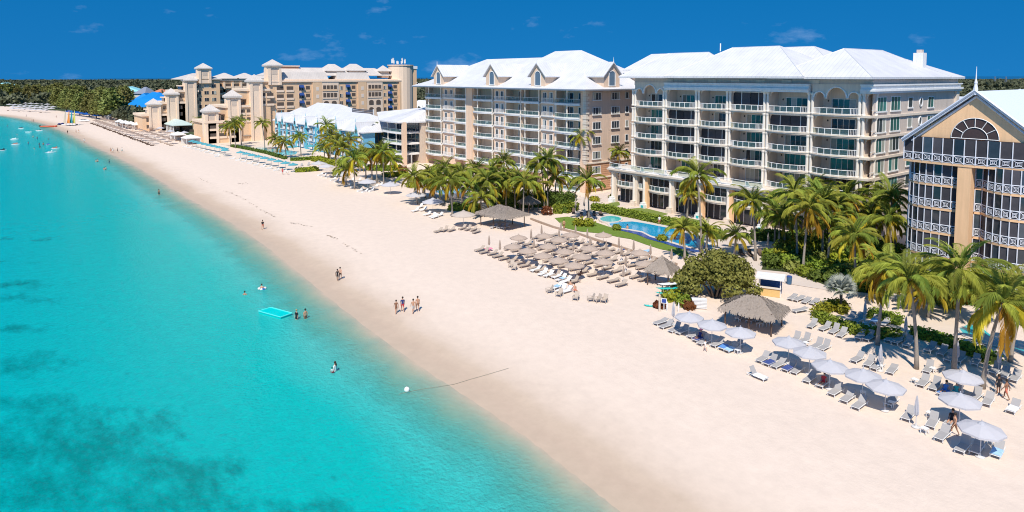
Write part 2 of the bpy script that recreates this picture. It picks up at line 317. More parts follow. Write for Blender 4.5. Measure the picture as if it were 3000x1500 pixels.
def sea_material():
    m = bpy.data.materials.new('sea_water'); m.use_nodes = True; n, l = m.node_tree.nodes, m.node_tree.links; b = n['Principled BSDF']
    at = n.new('ShaderNodeAttribute'); at.attribute_name = 'off'; tcd = n.new('ShaderNodeTexCoord')
    nz = n.new('ShaderNodeTexNoise'); nz.inputs['Scale'].default_value = .06; nz.inputs['Detail'].default_value = 4; l.new(tcd.outputs['Object'], nz.inputs['Vector'])
    ad = n.new('ShaderNodeMath'); ad.operation = 'MULTIPLY_ADD'; l.new(nz.outputs['Fac'], ad.inputs[0]); ad.inputs[1].default_value = 7; l.new(at.outputs['Fac'], ad.inputs[2])
    lg = n.new('ShaderNodeMath'); lg.operation = 'POWER'; mxx = n.new('ShaderNodeMath'); mxx.operation = 'MAXIMUM'; l.new(ad.outputs[0], mxx.inputs[0]); mxx.inputs[1].default_value = 0
    l.new(mxx.outputs[0], lg.inputs[0]); lg.inputs[1].default_value = .5
    mr = n.new('ShaderNodeMapRange'); mr.inputs['From Max'].default_value = 20; l.new(lg.outputs[0], mr.inputs['Value'])
    ramp = n.new('ShaderNodeValToRGB'); e = ramp.color_ramp.elements; l.new(mr.outputs[0], ramp.inputs[0])
    e[0].position = 0; e[0].color = (.34, .52, .45, 1); e[1].position = 1; e[1].color = (.0, .15, .36, 1)
    for p_, c_ in ((.10, (.20, .485, .43, 1)), (.145, (.075, .455, .415, 1)), (.195, (.0, .43, .41, 1)), (.30, (0, .385, .395, 1)), (.42, (0, .325, .42, 1)), (.6, (0, .25, .42, 1))):
        q = e.new(p_); q.color = c_
    pa = n.new('ShaderNodeAttribute'); pa.attribute_name = 'grass'
    pn = n.new('ShaderNodeTexNoise'); pn.inputs['Scale'].default_value = .25; pn.inputs['Detail'].default_value = 9; pn.inputs['Roughness'].default_value = .72
    mp = n.new('ShaderNodeMapping'); mp.inputs['Rotation'].default_value = (0, 0, math.radians(-51)); mp.inputs['Scale'].default_value = (.8, 1.8, 1); l.new(tcd.outputs['Object'], mp.inputs[0]); l.new(mp.outputs[0], pn.inputs['Vector'])
    pm = n.new('ShaderNodeMath'); pm.operation = 'MULTIPLY_ADD'; l.new(pa.outputs['Fac'], pm.inputs[0]); pm.inputs[1].default_value = .5; l.new(pn.outputs['Fac'], pm.inputs[2])
    pr = n.new('ShaderNodeMapRange'); pr.inputs['From Min'].default_value = .80; pr.inputs['From Max'].default_value = 1.07; pr.inputs['To Max'].default_value = .82; l.new(pm.outputs[0], pr.inputs['Value'])
    pmx = n.new('ShaderNodeMixRGB'); l.new(pr.outputs[0], pmx.inputs['Fac']); l.new(ramp.outputs[0], pmx.inputs['Color1']); pmx.inputs['Color2'].default_value = (0, .19, .185, 1)
    wn_ = n.new('ShaderNodeTexNoise'); wn_.inputs['Scale'].default_value = 1.1; wn_.inputs['Detail'].default_value = 5; wn_.inputs['Roughness'].default_value = .75; wn_.inputs['Distortion'].default_value = 1.2; l.new(tcd.outputs['Object'], wn_.inputs['Vector'])
    wr = n.new('ShaderNodeMapRange'); wr.inputs['From Min'].default_value = .3; wr.inputs['From Max'].default_value = .7; wr.inputs['To Min'].default_value = .90; wr.inputs['To Max'].default_value = 1.10; l.new(wn_.outputs['Fac'], wr.inputs['Value'])  # fine lighter and darker noise paints ripple shading into the water colour
    wh = n.new('ShaderNodeHueSaturation'); l.new(pmx.outputs[0], wh.inputs['Color']); l.new(wr.outputs[0], wh.inputs['Value'])
    l.new(wh.outputs[0], b.inputs['Base Color']); b.inputs['Roughness'].default_value = .12; b.inputs['Specular IOR Level'].default_value = .06
    hs_ = []
    for sc_, de in ((.7, 4), (2.6, 5)):
        q = n.new('ShaderNodeTexNoise'); q.inputs['Scale'].default_value = sc_; q.inputs['Detail'].default_value = de; q.inputs['Roughness'].default_value = .6; l.new(tcd.outputs['Object'], q.inputs['Vector']); hs_.append(q)
    sm = n.new('ShaderNodeMath'); sm.operation = 'ADD'; l.new(hs_[0].outputs['Fac'], sm.inputs[0]); l.new(hs_[1].outputs['Fac'], sm.inputs[1])
    bp = n.new('ShaderNodeBump'); bp.inputs['Strength'].default_value = .9; bp.inputs['Distance'].default_value = .25; l.new(sm.outputs[0], bp.inputs['Height']); l.new(bp.outputs[0], b.inputs['Normal'])
    tp = n.new('ShaderNodeBsdfTransparent'); tq = n.new('ShaderNodeMapRange'); tq.inputs['From Min'].default_value = 0; tq.inputs['From Max'].default_value = 5; l.new(at.outputs['Fac'], tq.inputs['Value']); tm = n.new('ShaderNodeMixRGB'); tm.inputs['Color1'].default_value = (1, 1, 1, 1); tm.inputs['Color2'].default_value = (.60, .97, .90, 1); l.new(tq.outputs[0], tm.inputs['Fac']); l.new(tm.outputs[0], tp.inputs['Color']); ms = n.new('ShaderNodeMixShader')
    fr = n.new('ShaderNodeMapRange'); fr.inputs['From Min'].default_value = -.5; fr.inputs['From Max'].default_value = 7.5; fr.inputs['To Min'].default_value = .0; en = n.new('ShaderNodeTexNoise'); en.inputs['Scale'].default_value = .22; en.inputs['Detail'].default_value = 5; l.new(tcd.outputs['Object'], en.inputs['Vector']); em = n.new('ShaderNodeMath'); em.operation = 'MULTIPLY_ADD'; l.new(en.outputs['Fac'], em.inputs[0]); em.inputs[1].default_value = 5; em.inputs[2].default_value = -2.1
    ea = n.new('ShaderNodeMath'); ea.operation = 'ADD'; l.new(em.outputs[0], ea.inputs[0]); l.new(at.outputs['Fac'], ea.inputs[1]); l.new(ea.outputs[0], fr.inputs['Value'])
    l.new(fr.outputs[0], ms.inputs[0]); l.new(tp.outputs[0], ms.inputs[1]); l.new(b.outputs[0], ms.inputs[2]); l.new(ms.outputs[0], n['Material Output'].inputs['Surface'])
    return m
me = np_mesh('sea', np.c_[P[used], np.full(len(used), WATER_Z)], rem[Fq], sea_material(), True); vattr(me, 'off', d[used]); vattr(me, 'grass', pv[used])
tag(put('sea', me), kind='structure')

# low green land inland of the beach, and the lagoon far behind it
M_land = mat('scrub_ground', (.055, .075, .03), .95, .45, .02)
M_lag = mat('lagoon_water', (.01, .10, .22), .3, .1, .01)
def ground_poly(name, pts, z, m, kind='structure', th=0.0, label=None, cat=None):
    pts = [(p[0], p[1]) for p in pts]; tri = tessellate_polygon([[Vector((x, y, 0)) for x, y in pts]])
    mb = MB()
    if th: mb.prism(pts, z - th, z)
    else: mb.add([(x, y, z) for x, y in pts], [t for t in tri])
    bm = bmesh.new(); me = mb.mesh(name, m); bm.from_mesh(me); bmesh.ops.recalc_face_normals(bm, faces=bm.faces)
    if not th:
        for f in bm.faces:
            if f.normal.z < 0: f.normal_flip()
    bm.to_mesh(me); bm.free(); return tag(put(name, me), label, cat, kind=kind)
def gp(name, px, z, m, **k): return ground_poly(name, [G(x, y) for x, y in px], z, m, **k)
inland = [(30, 128), (-60, 128), (-190, 140), (-196, 122), (-292, 128), (-301, 84), (-330, 82), (-420, 78), (-520, 86), (-640, 62), (-900, 0), (-1400, -130), (-2600, -330), (-4200, -600), (-6200, 300), (-5600, 2400), (-4000, 3300), (-2400, 3700), (-900, 3600), (300, 3000), (900, 1800), (600, 128)]
ground_poly('inland_ground', inland, .006, M_land)
ground_poly('lagoon', [(3000, 850), (-900, 1000), (-3000, 1300), (-9000, 1000), (-14000, 40000), (25000, 40000), (25000, 850)], -.3, M_lag)
# ================================================================ buildings
def arc(x0, x1, y, bulge, n=7):
    "points along a balcony front bowed towards the sea"
    return [(x0 + (x1 - x0) * i / (n - 1), y - bulge * (1 - (2 * i / (n - 1) - 1) ** 2)) for i in range(n)]
PANEL = {}; RC = random.Random(4)
def panel_mesh(name, w, h, m, t=.03):
    k = (name, round(w, 2), round(h, 2), m.name)
    if k not in PANEL: PANEL[k] = MB().box(-w / 2, w / 2, -t / 2, t / 2, 0, h).mesh(name, m)
    return PANEL[k]
def railing(root, par, pts, z, h=1.05, glass=None, post=.09, skip=(), rail=.1, mname='glass_panel', solid=()):
    mb = MB()
    for i, (a, b) in enumerate(zip(pts[:-1], pts[1:])):
        mb.tube([(a[0], a[1], z + h), (b[0], b[1], z + h)], rail * .55, 4)
        mb.tube([(a[0], a[1], z + .1), (b[0], b[1], z + .1)], rail * .45, 4)
        L = math.hypot(b[0] - a[0], b[1] - a[1]); an = math.atan2(b[1] - a[1], b[0] - a[0])
        if i in solid:
            k = max(3, int(L / .22))
            for j in range(1, k): mb.box(a[0] + (b[0] - a[0]) * j / k - .025, a[0] + (b[0] - a[0]) * j / k + .025, a[1] + (b[1] - a[1]) * j / k - .025, a[1] + (b[1] - a[1]) * j / k + .025, z + .1, z + h)
        elif i not in skip:
            piece(mname, panel_mesh(mname, L - post, h - .18, glass or M_rail, .02), par, root, ((a[0] + b[0]) / 2, (a[1] + b[1]) / 2, z + .13), (0, 0, an))
    for p in pts: mb.box(p[0] - post / 2, p[0] + post / 2, p[1] - post / 2, p[1] + post / 2, z, z + h)
    return part('railing', mb, M_white, par, root=root)
def slab(root, x0, x1, yf, yb, z, bulge, th=.35, m=None, name='balcony', n=7):
    pts = arc(x0, x1, yf, bulge, n); mb = MB().prism(pts + [(x1, yb), (x0, yb)], z - th, z)
    lip = arc(x0, x1, yf - .1, bulge + .02, n); mb.prism(lip + [(x1, yf + .25), (x0, yf + .25)], z - th * .35, z + .03)
    return part(name, mb, m or M_trim, root), pts
def door(root, xc, y, z, w, h, n, m, name='sliding_door', fm=None, axis='y', pname='pane', fr=.07, sill=False):
    "a framed glazed door or window in a wall facing -y (axis y) or +x (axis x)"
    o = put(name, None, root, (0, 0, 0)); mb = MB(); og = ORIGIN.get(root.name, (0, 0, 0)); ORIGIN[o.name] = og
    f = (lambda a, b, c, d, e, g: mb.box(xc + a, xc + b, y + c, y + d, z + e, z + g)) if axis == 'y' else (lambda a, b, c, d, e, g: mb.box(y - d, y - c, xc + a, xc + b, z + e, z + g))
    f(-w / 2 - .12, -w / 2, -.09, .04, 0, h + .12); f(w / 2, w / 2 + .12, -.09, .04, 0, h + .12); f(-w / 2, w / 2, -.09, .04, h, h + .12)
    if sill: f(-w / 2 - .25, w / 2 + .25, -.22, .04, -.22, 0)
    else: f(-w / 2, w / 2, -.09, .04, 0, .06)
    for i in range(1, n): x = -w / 2 + w * i / n; f(x - fr / 2, x + fr / 2, -.07, .03, .06, h)
    part('frame', mb, fm or M_white, o, root=root)
    pw = w / n - fr
    for i in range(n):
        x = -w / 2 + w * (i + .5) / n; me = panel_mesh(pname, pw, h - .06, M_curtain if RC.random() < .2 else m, .03)
        if axis == 'y': piece(pname, me, o, root, (xc + x, y - .02, z + .05))
        else: piece(pname, me, o, root, (y + .02, xc + x, z + .05), (0, 0, math.pi / 2))
    return o
COLM = {}; 
def column(root, x, y, z0, z1, r=.28, m=None, pair=0.0):
    m = m or M_col
    k = (round(z1 - z0, 2), r, pair, (m or M_white).name)
    if k not in COLM:
        h = z1 - z0; mb = MB()
        for dx in ((-pair, pair) if pair else (0,)):
            mb.lathe(dx, 0, [(r * 1.25, 0), (r * 1.25, .18), (r, .25), (r * .9, h - .5), (r * 1.05, h - .4), (r * 1.3, h - .2), (r * 1.3, h)], 10)
        COLM[k] = mb.mesh('column', m or M_white)
    return piece('column', COLM[k], root, root, (x, y, z0))

# ---------------------------------------------------------------- the big cream condominium (world coordinates)
B3 = thing('condominium', 'large cream condominium block with white hipped roofs and rows of bowed glass balconies', 'building', (-76, 118, 0), world=True)
BX = [-100.6, -92.1, -83.9, -76.7, -68.8, -60.3, -51.6]
FZ = [21.45, 18.0, 14.55, 11.1, 7.65]
TOPZ = 25.1; YF, YB = 115.0, 118.6
mb = MB().box(-101.2, -50.6, YB, 151.8, .0, 27.6); part('wall', mb, M_cream, B3)
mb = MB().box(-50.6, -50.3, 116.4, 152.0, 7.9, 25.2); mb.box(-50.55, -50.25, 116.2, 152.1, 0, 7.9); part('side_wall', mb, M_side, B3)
for z in (25.2, 21.0, 17.6, 14.1, 10.6, 7.5):     # string courses round the side
    part('string_course', MB().box(-51.3, -50.02, 116.1, 152.3, z, z + .42), M_trim, B3)
part('corner_pilaster', MB().box(-50.8, -49.85, 151.1, 152.4, 0, 25.2), M_trim, B3)
mb = MB()
for (zz, e, h) in ((25.1, .7, .35), (25.45, .95, .35), (25.8, .6, .55), (26.35, .85, .25)):
    mb.box(BX[1] + .2, BX[5] - .2, YF - e, YF + 1.2, zz, zz + h - .004)
    mb.box(-51.8, -50.3 + e, 115.3 - e, 152.0 + e, zz, zz + h - .004)
part('cornice', mb, M_white, B3)
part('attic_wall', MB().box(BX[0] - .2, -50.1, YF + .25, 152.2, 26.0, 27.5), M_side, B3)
for k in range(7):
    x = BX[1] + 1 + k * 5.2
    part('attic_vent', MB().box(x - .9, x + .9, YF + .12, YF + .28, 26.65, 27.3), M_trim, B3)
for k in range(6):
    x0, x1 = BX[k] + .35, BX[k + 1] - .35; w = x1 - x0; end = k in (0, 5)
    for j, z in enumerate(FZ):
        ztop = FZ[j - 1] - .35 if j else TOPZ
        bul = .55 if j == 0 else 1.15
        b, pts = slab(B3, x0 - .3, x1 + .3, YF, YB + .1, z, bul + (.25 if end and j else 0))
        if not (j == 4 and k <= 3): railing(B3, b, arc(x0 + .1, x1 - .1, YF + .05, bul, 7), z + .03, solid=(0, 5) if j % 2 == 0 else (5,))
        dark = (k, j) in ((1, 1), (1, 2), (2, 2), (2, 3), (4, 1), (3, 0), (1, 3))
        door(B3, x0 + w * .46, YB, z + .03, min(4.0, w * .52), 2.45, 4, M_glass if dark or (k + j) % 3 == 0 else M_teal)
        door(B3, x1 - .75, YB, z + .03, 1.0, 2.45, 1, M_teal, 'glazed_door')
        if dark:   # dark insect screens with white mullions across the bay
            for q in range(4):
                piece('insect_screen', panel_mesh('insect_screen', w / 4 - .08, ztop - z - .1, M_screen, .02), b, B3, (x0 + w * (q + .5) / 4, YF + 1.0, z + .05))
            part('screen_frame', MB().box(x0, x1, YF + .93, YF + 1.0, ztop - .25, ztop - .1).box(x0 + w / 4 - .05, x0 + w / 4 + .05, YF + .9, YF + 1.02, z + .03, ztop).box(x0 + w * .75 - .05, x0 + w * .75 + .05, YF + .9, YF + 1.02, z + .03, ztop), M_white, b, root=B3)
        else:
            part('wall_lamp', MB().lathe(x0 + w * .12, YB - .1, [(.08, z + 2.0), (.14, z + 2.15), (.05, z + 2.35)], 8), M_dark, B3)
# fins between the bays, with white columns in front and swelling corbels at every floor
for k, x in enumerate(BX):
    part('party_wall', MB().box(x - .3, x + .3, YF + .5, YB + .2, 7.6, TOPZ), M_cream, B3)
    for j, z in enumerate(FZ):
        ztop = FZ[j - 1] - .35 if j else TOPZ
        column(B3, x - .12, YF + .12, z, ztop, .26, pair=.33)
        for s in (-1, 1):   # corbels curving outwards under the slab
            mb = MB()
            pr = [(x + s * .62, ztop), (x + s * 1.35, ztop), (x + s * .9, ztop - .18), (x + s * .68, ztop - .5), (x + s * .6, ztop - .9)]
            vs = [(p[0], YF + .25, p[1]) for p in pr] + [(p[0], YF + .55, p[1]) for p in pr]; n = len(pr)
            mb.add(vs, [tuple(range(n)), tuple(range(n, 2 * n))[::-1]] + [(i, (i + 1) % n, n + (i + 1) % n, n + i) for i in range(n)])
            part('corbel', mb, M_trim, B3)
# triple arches over the end bays
for x0, x1 in ((BX[0], BX[1]), (BX[5], BX[6])):
    mb = MB(); W = x1 - x0 - .6; xs = x0 + .3; segs = [(0, .27, .95), (.27, .73, 1.75), (.73, 1, .95)]
    zb = 24.3
    for a, b, r in segs:
        c = xs + W * (a + b) / 2; hw = W * (b - a) / 2 - .18; n = 12
        top = 26.6
        for i in range(n):
            t0, t1 = math.pi * i / n, math.pi * (i + 1) / n
            p0 = (c - hw * math.cos(t0), zb + r * math.sin(t0)); p1 = (c - hw * math.cos(t1), zb + r * math.sin(t1))
            for (ya, yb) in ((YF + .1, YF + .5),):
                mb.add([(p0[0], ya, p0[1]), (p1[0], ya, p1[1]), (p1[0], ya, top), (p0[0], ya, top), (p0[0], yb, p0[1]), (p1[0], yb, p1[1]), (p1[0], yb, top), (p0[0], yb, top)],
                       [(0, 1, 2, 3), (4, 7, 6, 5), (0, 4, 5, 1)])
    for a in (0, .27, .73, 1): mb.box(xs + W * a - .19, xs + W * a + .19, YF + .08, YF + .52, zb - .25, 26.6)
    part('arch_screen', mb, M_cream, B3)
    mb = MB()
    for a, b, r in segs:
        c = xs + W * (a + b) / 2; hw = W * (b - a) / 2 - .12
        mb.tube([(c - hw * math.cos(math.pi * i / 14), YF + .03, zb + (r + .06) * math.sin(math.pi * i / 14)) for i in range(15)], .13, 5)
    part('arch_moulding', mb, M_white, B3)
# side windows
for j, z in enumerate([22.3, 18.8, 15.4, 11.9, 8.6]):
    for yc, w, n, nm in ((119.0, 3.6, 3, 'window'), (124.5, 3.6, 3, 'window')): door(B3, yc, -50.3, z - .2, w, 2.3, n, M_teal if (j + int(yc)) % 3 else M_glass, nm, axis='x', sill=True)
    door(B3, 130.6, -50.3, z + .15, 1.7, 1.7, 1, M_teal if j % 2 else M_glass, 'window', axis='x', sill=True); door(B3, 139.6, -50.3, z - .1, 2.5, 1.9, 2, M_teal, 'window', axis='x', sill=True)
    mb = MB(); c = 135.0
    mb.tube([(-50.25, c + .62 * math.cos(t * math.pi / 8), z + 1.0 + .8 * math.sin(t * math.pi / 8)) for t in range(17)], .16, 5)
    o = part('oval_window', mb, M_white, B3); part('pane', MB().prism([(-50.24, c)] * 0 + [(-50.28, c - .5), (-50.22, c - .5), (-50.22, c + .5), (-50.28, c + .5)], z + .4, z + 1.6), M_glass, o, root=B3)
    # little corner balcony
    part('corner_slab', MB().box(-51.6, -50.0, 114.6, 117.2, FZ[j] - .35, FZ[j]), M_trim, B3)
    part('corner_rail', MB().box(-50.1, -50.03, 115.1, 116.9, FZ[j] + .9, FZ[j] + 1.0), M_white, B3)
    column(B3, -50.3, 117.2, FZ[j], (FZ[j - 1] if j else 25.4) - .35, .24)
# podium: two storeys of screened rooms behind tall columns with a terrace on top
PX = [-103.4, -97.2, -94.4, -87.5, -80.4, -74.0, -66.9, -59.5, -51.6]
PYF = 111.4
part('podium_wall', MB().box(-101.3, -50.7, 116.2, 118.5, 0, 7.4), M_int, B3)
mb = MB(); mb.box(-104.2, -66.2, PYF - .5, 118.4, 6.75, 7.25).box(-104.5, -65.9, PYF - .8, 118.4, 7.25, 7.6); mb.box(-66.1, -50.4, 113.6, 118.4, 7.0, 7.58); part('terrace', mb, M_trim, B3)
for i, x in enumerate(PX):
    yy = PYF if x < -66 else 114.0
    part('pier', MB().box(x + .1, x + .8, yy + .1, yy + .9, 0, 6.8), M_orange if i in (2, 4, 5) else M_cream, B3)
    column(B3, x, yy, .8, 6.8, .3); part('plinth', MB().box(x - .7, x + .7, yy - .6, yy + .7, 0, .8).box(x - .55, x + .55, yy - .5, yy + .55, .8, 1.2), M_cream if i % 2 else M_white, B3)
    if i in (2, 4, 6): part('turquoise_tile', MB().box(x - .3, x + .3, yy - .64, yy - .6, .15, .65), mat('turquoise_tile', (.03, .45, .5), .4), B3)
for i in range(8):
    x0, x1 = PX[i] + .5, PX[i + 1] - .3; yy = PYF if x1 < -66 else 113.8; w = x1 - x0
    b, pts = slab(B3, x0, x1, yy + .6, 116.3, 3.9, .9 if w > 4 else .3, .4, M_trim)
    railing(B3, b, arc(x0 + .1, x1 - .1, yy + .7, .8 if w > 4 else .2, 6), 3.93, solid=(4,) if i != 6 else (0, 1, 2, 3, 4))
    n = 4 if w > 4 else 2
    for z0, z1 in ((.25, 3.5), (4.95, 6.75)):
        for q in range(n): piece('insect_screen', panel_mesh('insect_screen', w / n - .1, z1 - z0, M_screen if (q + i) % 3 else M_glass, .02), b, B3, (x0 + w * (q + .5) / n, yy + 2.2, z0))
    part('mullions', (lambda mb: [mb.box(x0 + w * q / n - .05, x0 + w * q / n + .05, yy + 2.1, yy + 2.22, .2, 6.75) for q in range(n + 1)] and mb)(MB()), M_white, B3)
tp = []
for i in range(13): tp.append((-104.0 + i * 3.1, PYF - .3 - (.5 if i % 2 else 0)))
par = part('terrace_parapet', MB().box(-104.3, -66.1, PYF - .45, PYF - .25, 7.6, 7.85), M_white, B3)
railing(B3, par, tp, 7.85, .95, solid=(1, 5, 9))
for i in (1, 3, 5, 7, 9, 11):   # white scrolls on the terrace edge
    x = -104 + i * 3.1
    mb = MB(); pr = [(0, 0), (.9, 0), (.62, .18), (.4, .5), (.28, 1.05), (0, 1.05)]; vs = [(x + p[0], PYF - .62, 7.6 + p[1]) for p in pr] + [(x + p[0], PYF - .2, 7.6 + p[1]) for p in pr]; n = 6
    mb.add(vs, [tuple(range(n)), tuple(range(n, 2 * n))[::-1]] + [(k, (k + 1) % n, n + (k + 1) % n, n + k) for k in range(n)]); part('scroll', mb, M_white, B3)
# roofs
def roof(root, name, args, axis='x', caps=True, m=None, th=.35):
    x0, x1, y0, y1, z0, p, q, z1 = args
    r = part(name, MB().hip(x0, x1, y0, y1, z0, p, q, z1, axis, th), m or M_roof, root)
    if caps:
        mb = MB(); A, B, C, D = (x0, y0, z0), (x1, y0, z0), (x1, y1, z0), (x0, y1, z0); P_, Q_ = (*p, z1), (*q, z1)
        prs = [(A, P_), (D, P_), (B, Q_), (C, Q_), (P_, Q_)] if axis == 'x' else [(A, P_), (B, P_), (C, Q_), (D, Q_), (P_, Q_)]
        for a, b in prs: mb.tube([a, b], .07, 4)
        part('hip_cap', mb, M_roofcap, r, root=root)
    return r
roof(B3, 'roof', (-103.4, -82, 112.9, 130, 27.85, (-96.6, 121.4), (-86, 121.4), 32.9))
roof(B3, 'roof', (-90.5, -60.5, 112.4, 134, 27.9, (-81.2, 122.5), (-70.8, 122.5), 33.7))
roof(B3, 'roof', (-84, -59, 124, 150, 27.95, (-77.5, 134), (-70.0, 134), 33.9))
roof(B3, 'roof', (-67.5, -49.2, 112.8, 146, 27.8, (-57.9, 121.2), (-57.9, 136.5), 32.8), 'y')
roof(B3, 'roof', (-66, -49.3, 130, 153.3, 27.75, (-57.5, 137), (-57.5, 145), 31.4), 'y')
part('roof_deck', MB().box(-101, -52, 116, 151.5, 27.3, 27.7), M_white, B3)
c = part('chimney', MB().box(-53.9, -52.2, 140.3, 142.0, 28, 32.3), M_white, B3); part('chimney_pot', MB().box(-53.5, -52.6, 140.7, 141.6, 32.3, 32.9), M_side, c, root=B3)
part('roof_vent', MB().lathe(-83, 121, [(.12, 33), (.12, 34.6)], 6), M_white, B3)

# ---------------------------------------------------------------- the peach block with dormers
B2 = thing('apartment_block', 'peach apartment block with white dormered roof and curved balconies, beside the cream condominium', 'building', (-150, 118, 0), world=True)
L2 = [21.3, 17.8, 14.25, 10.7, 7.1, 3.55, .05]
Y2 = 114.6; YW = 117.6
part('wall', MB().box(-188.0, -115.6, YW, 141, 0, 24.6), M_peach, B2)
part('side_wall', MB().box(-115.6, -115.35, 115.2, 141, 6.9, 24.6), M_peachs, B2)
part('end_wall', MB().box(-117.2, -115.5, 114.8, YW + .2, 0, 24.6), M_peach, B2)
mb = MB()
for k in range(14): mb.box(-116.0, -115.18, 115.0, 141, .35 + k * .48, .35 + k * .48 + .42)
part('rusticated_base', mb, M_brickband, B2)
for z in (6.9, 3.2): part('string_course', MB().box(-116.0, -114.95, 114.7, 141.2, z, z + .35), M_trim, B2)
mb = MB()
for k in range(28): mb.box(-116.3, -115.2 + .12 * (k % 2), 114.7 - .1 * (k % 2), 115.3 + .35 * (k % 2), 7.3 + k * .61, 7.3 + k * .61 + .53)
part('quoins', mb, M_trim, B2)
for j, z in enumerate(L2):
    for yc, w in ((118.3, 2.6), (124.8, 2.6)): door(B2, yc, -115.2, z + .95, w, 1.65, 3, M_glass, 'window', axis='x', sill=True)
    door(B2, 129.0, -115.2, z + 1.1, .9, 1.5, 1, M_glass, 'window', axis='x', sill=True)
BAYS = [('b', -187.8, -178.2), ('f', -178.2, -171.2), ('b', -171.2, -164.6), ('p', -164.6, -161.4), ('b', -161.4, -151.9), ('f', -151.9, -146.6), ('b', -146.6, -139.6), ('b', -139.6, -132.0), ('f', -132.0, -126.5), ('b', -126.5, -117.2)]
for bi, (t, x0, x1) in enumerate(BAYS):
    w = x1 - x0; xc = (x0 + x1) / 2
    if t == 'p':
        part('pilaster', MB().box(x0 + .2, x1 - .1, Y2 - .2, YW + .1, 0, 24.6), M_peach, B2); part('downpipe', MB().tube([(x0 + .05, Y2 - .25, .2), (x0 + .05, Y2 - .25, 24.5)], .12, 6), M_white, B2); continue
    if t == 'f': part('bay_wall', MB().box(x0, x1, Y2 + .5, YW + .1, 0, 24.6), M_peach, B2)
    else:
        part('fin', MB().box(x0 - .12, x0 + .18, Y2 + .4, YW + .1, 0, 24.6), M_peach, B2)
    for j, z in enumerate(L2):
        ztop = (L2[j - 1] - .5) if j else 24.4
        if j == 6 and bi != 9: continue
        if t == 'f':
            for s in (-1, 1): door(B2, xc + s * w * .22, Y2 + .5, z + .1, 1.15, 2.35, 2, M_glass, 'french_window')
            b, pts = slab(B2, x0 + .3, x1 - .3, Y2 + .3, Y2 + .6, z, .25, .3, M_white)
            railing(B2, b, arc(x0 + .5, x1 - .5, Y2 + .2, .25, 4), z + .03, solid=(0, 1, 2), post=.04)
        else:
            b, pts = slab(B2, x0 + .1, x1 - .1, Y2, YW + .1, z, .9 if w > 7 else .6, .5, M_white)
            railing(B2, b, arc(x0 + .25, x1 - .25, Y2 + .1, .85 if w > 7 else .55, 5), z + .03, post=.03, rail=.08)
            if bi == 9:
                door(B2, x0 + w * .28, YW, z + .03, 2.6, 2.4, 2, M_glass); door(B2, x0 + w * .78, YW, z + .03, 2.8, 2.4, 3, M_glass)
                column(B2, x0 + w * .56, Y2 - .4, z, ztop, .18); column(B2, x0 + .5, Y2 + .3, z, ztop, .16)
            elif bi in (2, 6): door(B2, xc + .4, YW, z + .03, 2.5, 2.4, 2, M_glass); column(B2, x0 + .6, Y2 + .1, z, ztop, .16); column(B2, x1 - .2, Y2 + .1, z, ztop, .14)
            else:
                column(B2, x0 + w * .3, Y2 - .35, z, ztop, .16); column(B2, x1 - .3, Y2 + .1, z, ztop, .16)
                door(B2, x1 - 1.1, YW, z + .03, 1.4, 2.4, 1, M_glass, 'glazed_door')
# roof: a shallow skirt at the eaves, then the steep hips
mb = MB(); E0 = (-190.6, -112.6, 111.6, 145); E1 = (-186.6, -116.2, 115.2, 141.4)
c0 = [(E0[0], E0[2]), (E0[1], E0[2]), (E0[1], E0[3]), (E0[0], E0[3])]; c1 = [(E1[0], E1[2]), (E1[1], E1[2]), (E1[1], E1[3]), (E1[0], E1[3])]
vs = [(*p, 24.9) for p in c0] + [(*p, 26.35) for p in c1] + [(*p, 24.45) for p in c0]
mb.add(vs, [(i, (i + 1) % 4, 4 + (i + 1) % 4, 4 + i) for i in range(4)] + [(8 + i, 8 + (i + 1) % 4, (i + 1) % 4, i) for i in range(4)] + [(11, 10, 9, 8)])
part('eaves_skirt', mb, M_roof, B2)
part('gutter', MB().box(-190.75, -112.45, 111.45, 111.6, 24.55, 24.8).box(-112.6, -112.45, 111.6, 145, 24.55, 24.8), M_metal, B2)
roof(B2, 'roof', (*E1[:2], *E1[2:], 26.36, (-170.5, 126.5), (-128, 126.5), 33.1), caps=False, th=.05)
roof(B2, 'roof', (-153, -116.4, 115.4, 141.2, 26.4, (-139.5, 126.8), (-129.3, 126.8), 34.7), caps=False, th=.05)
roof(B2, 'roof', (-189.5, -172, 118, 138, 26.0, (-183, 126.5), (-170, 126.5), 31.2), caps=False, th=.05)
roof(B2, 'roof', (-119.5, -106.5, 132, 146, 29.6, (-116, 139), (-110, 139), 33.6), caps=False); part('lantern_wall', MB().box(-118, -108, 133.5, 144.5, 24, 29.5), M_peach, B2)
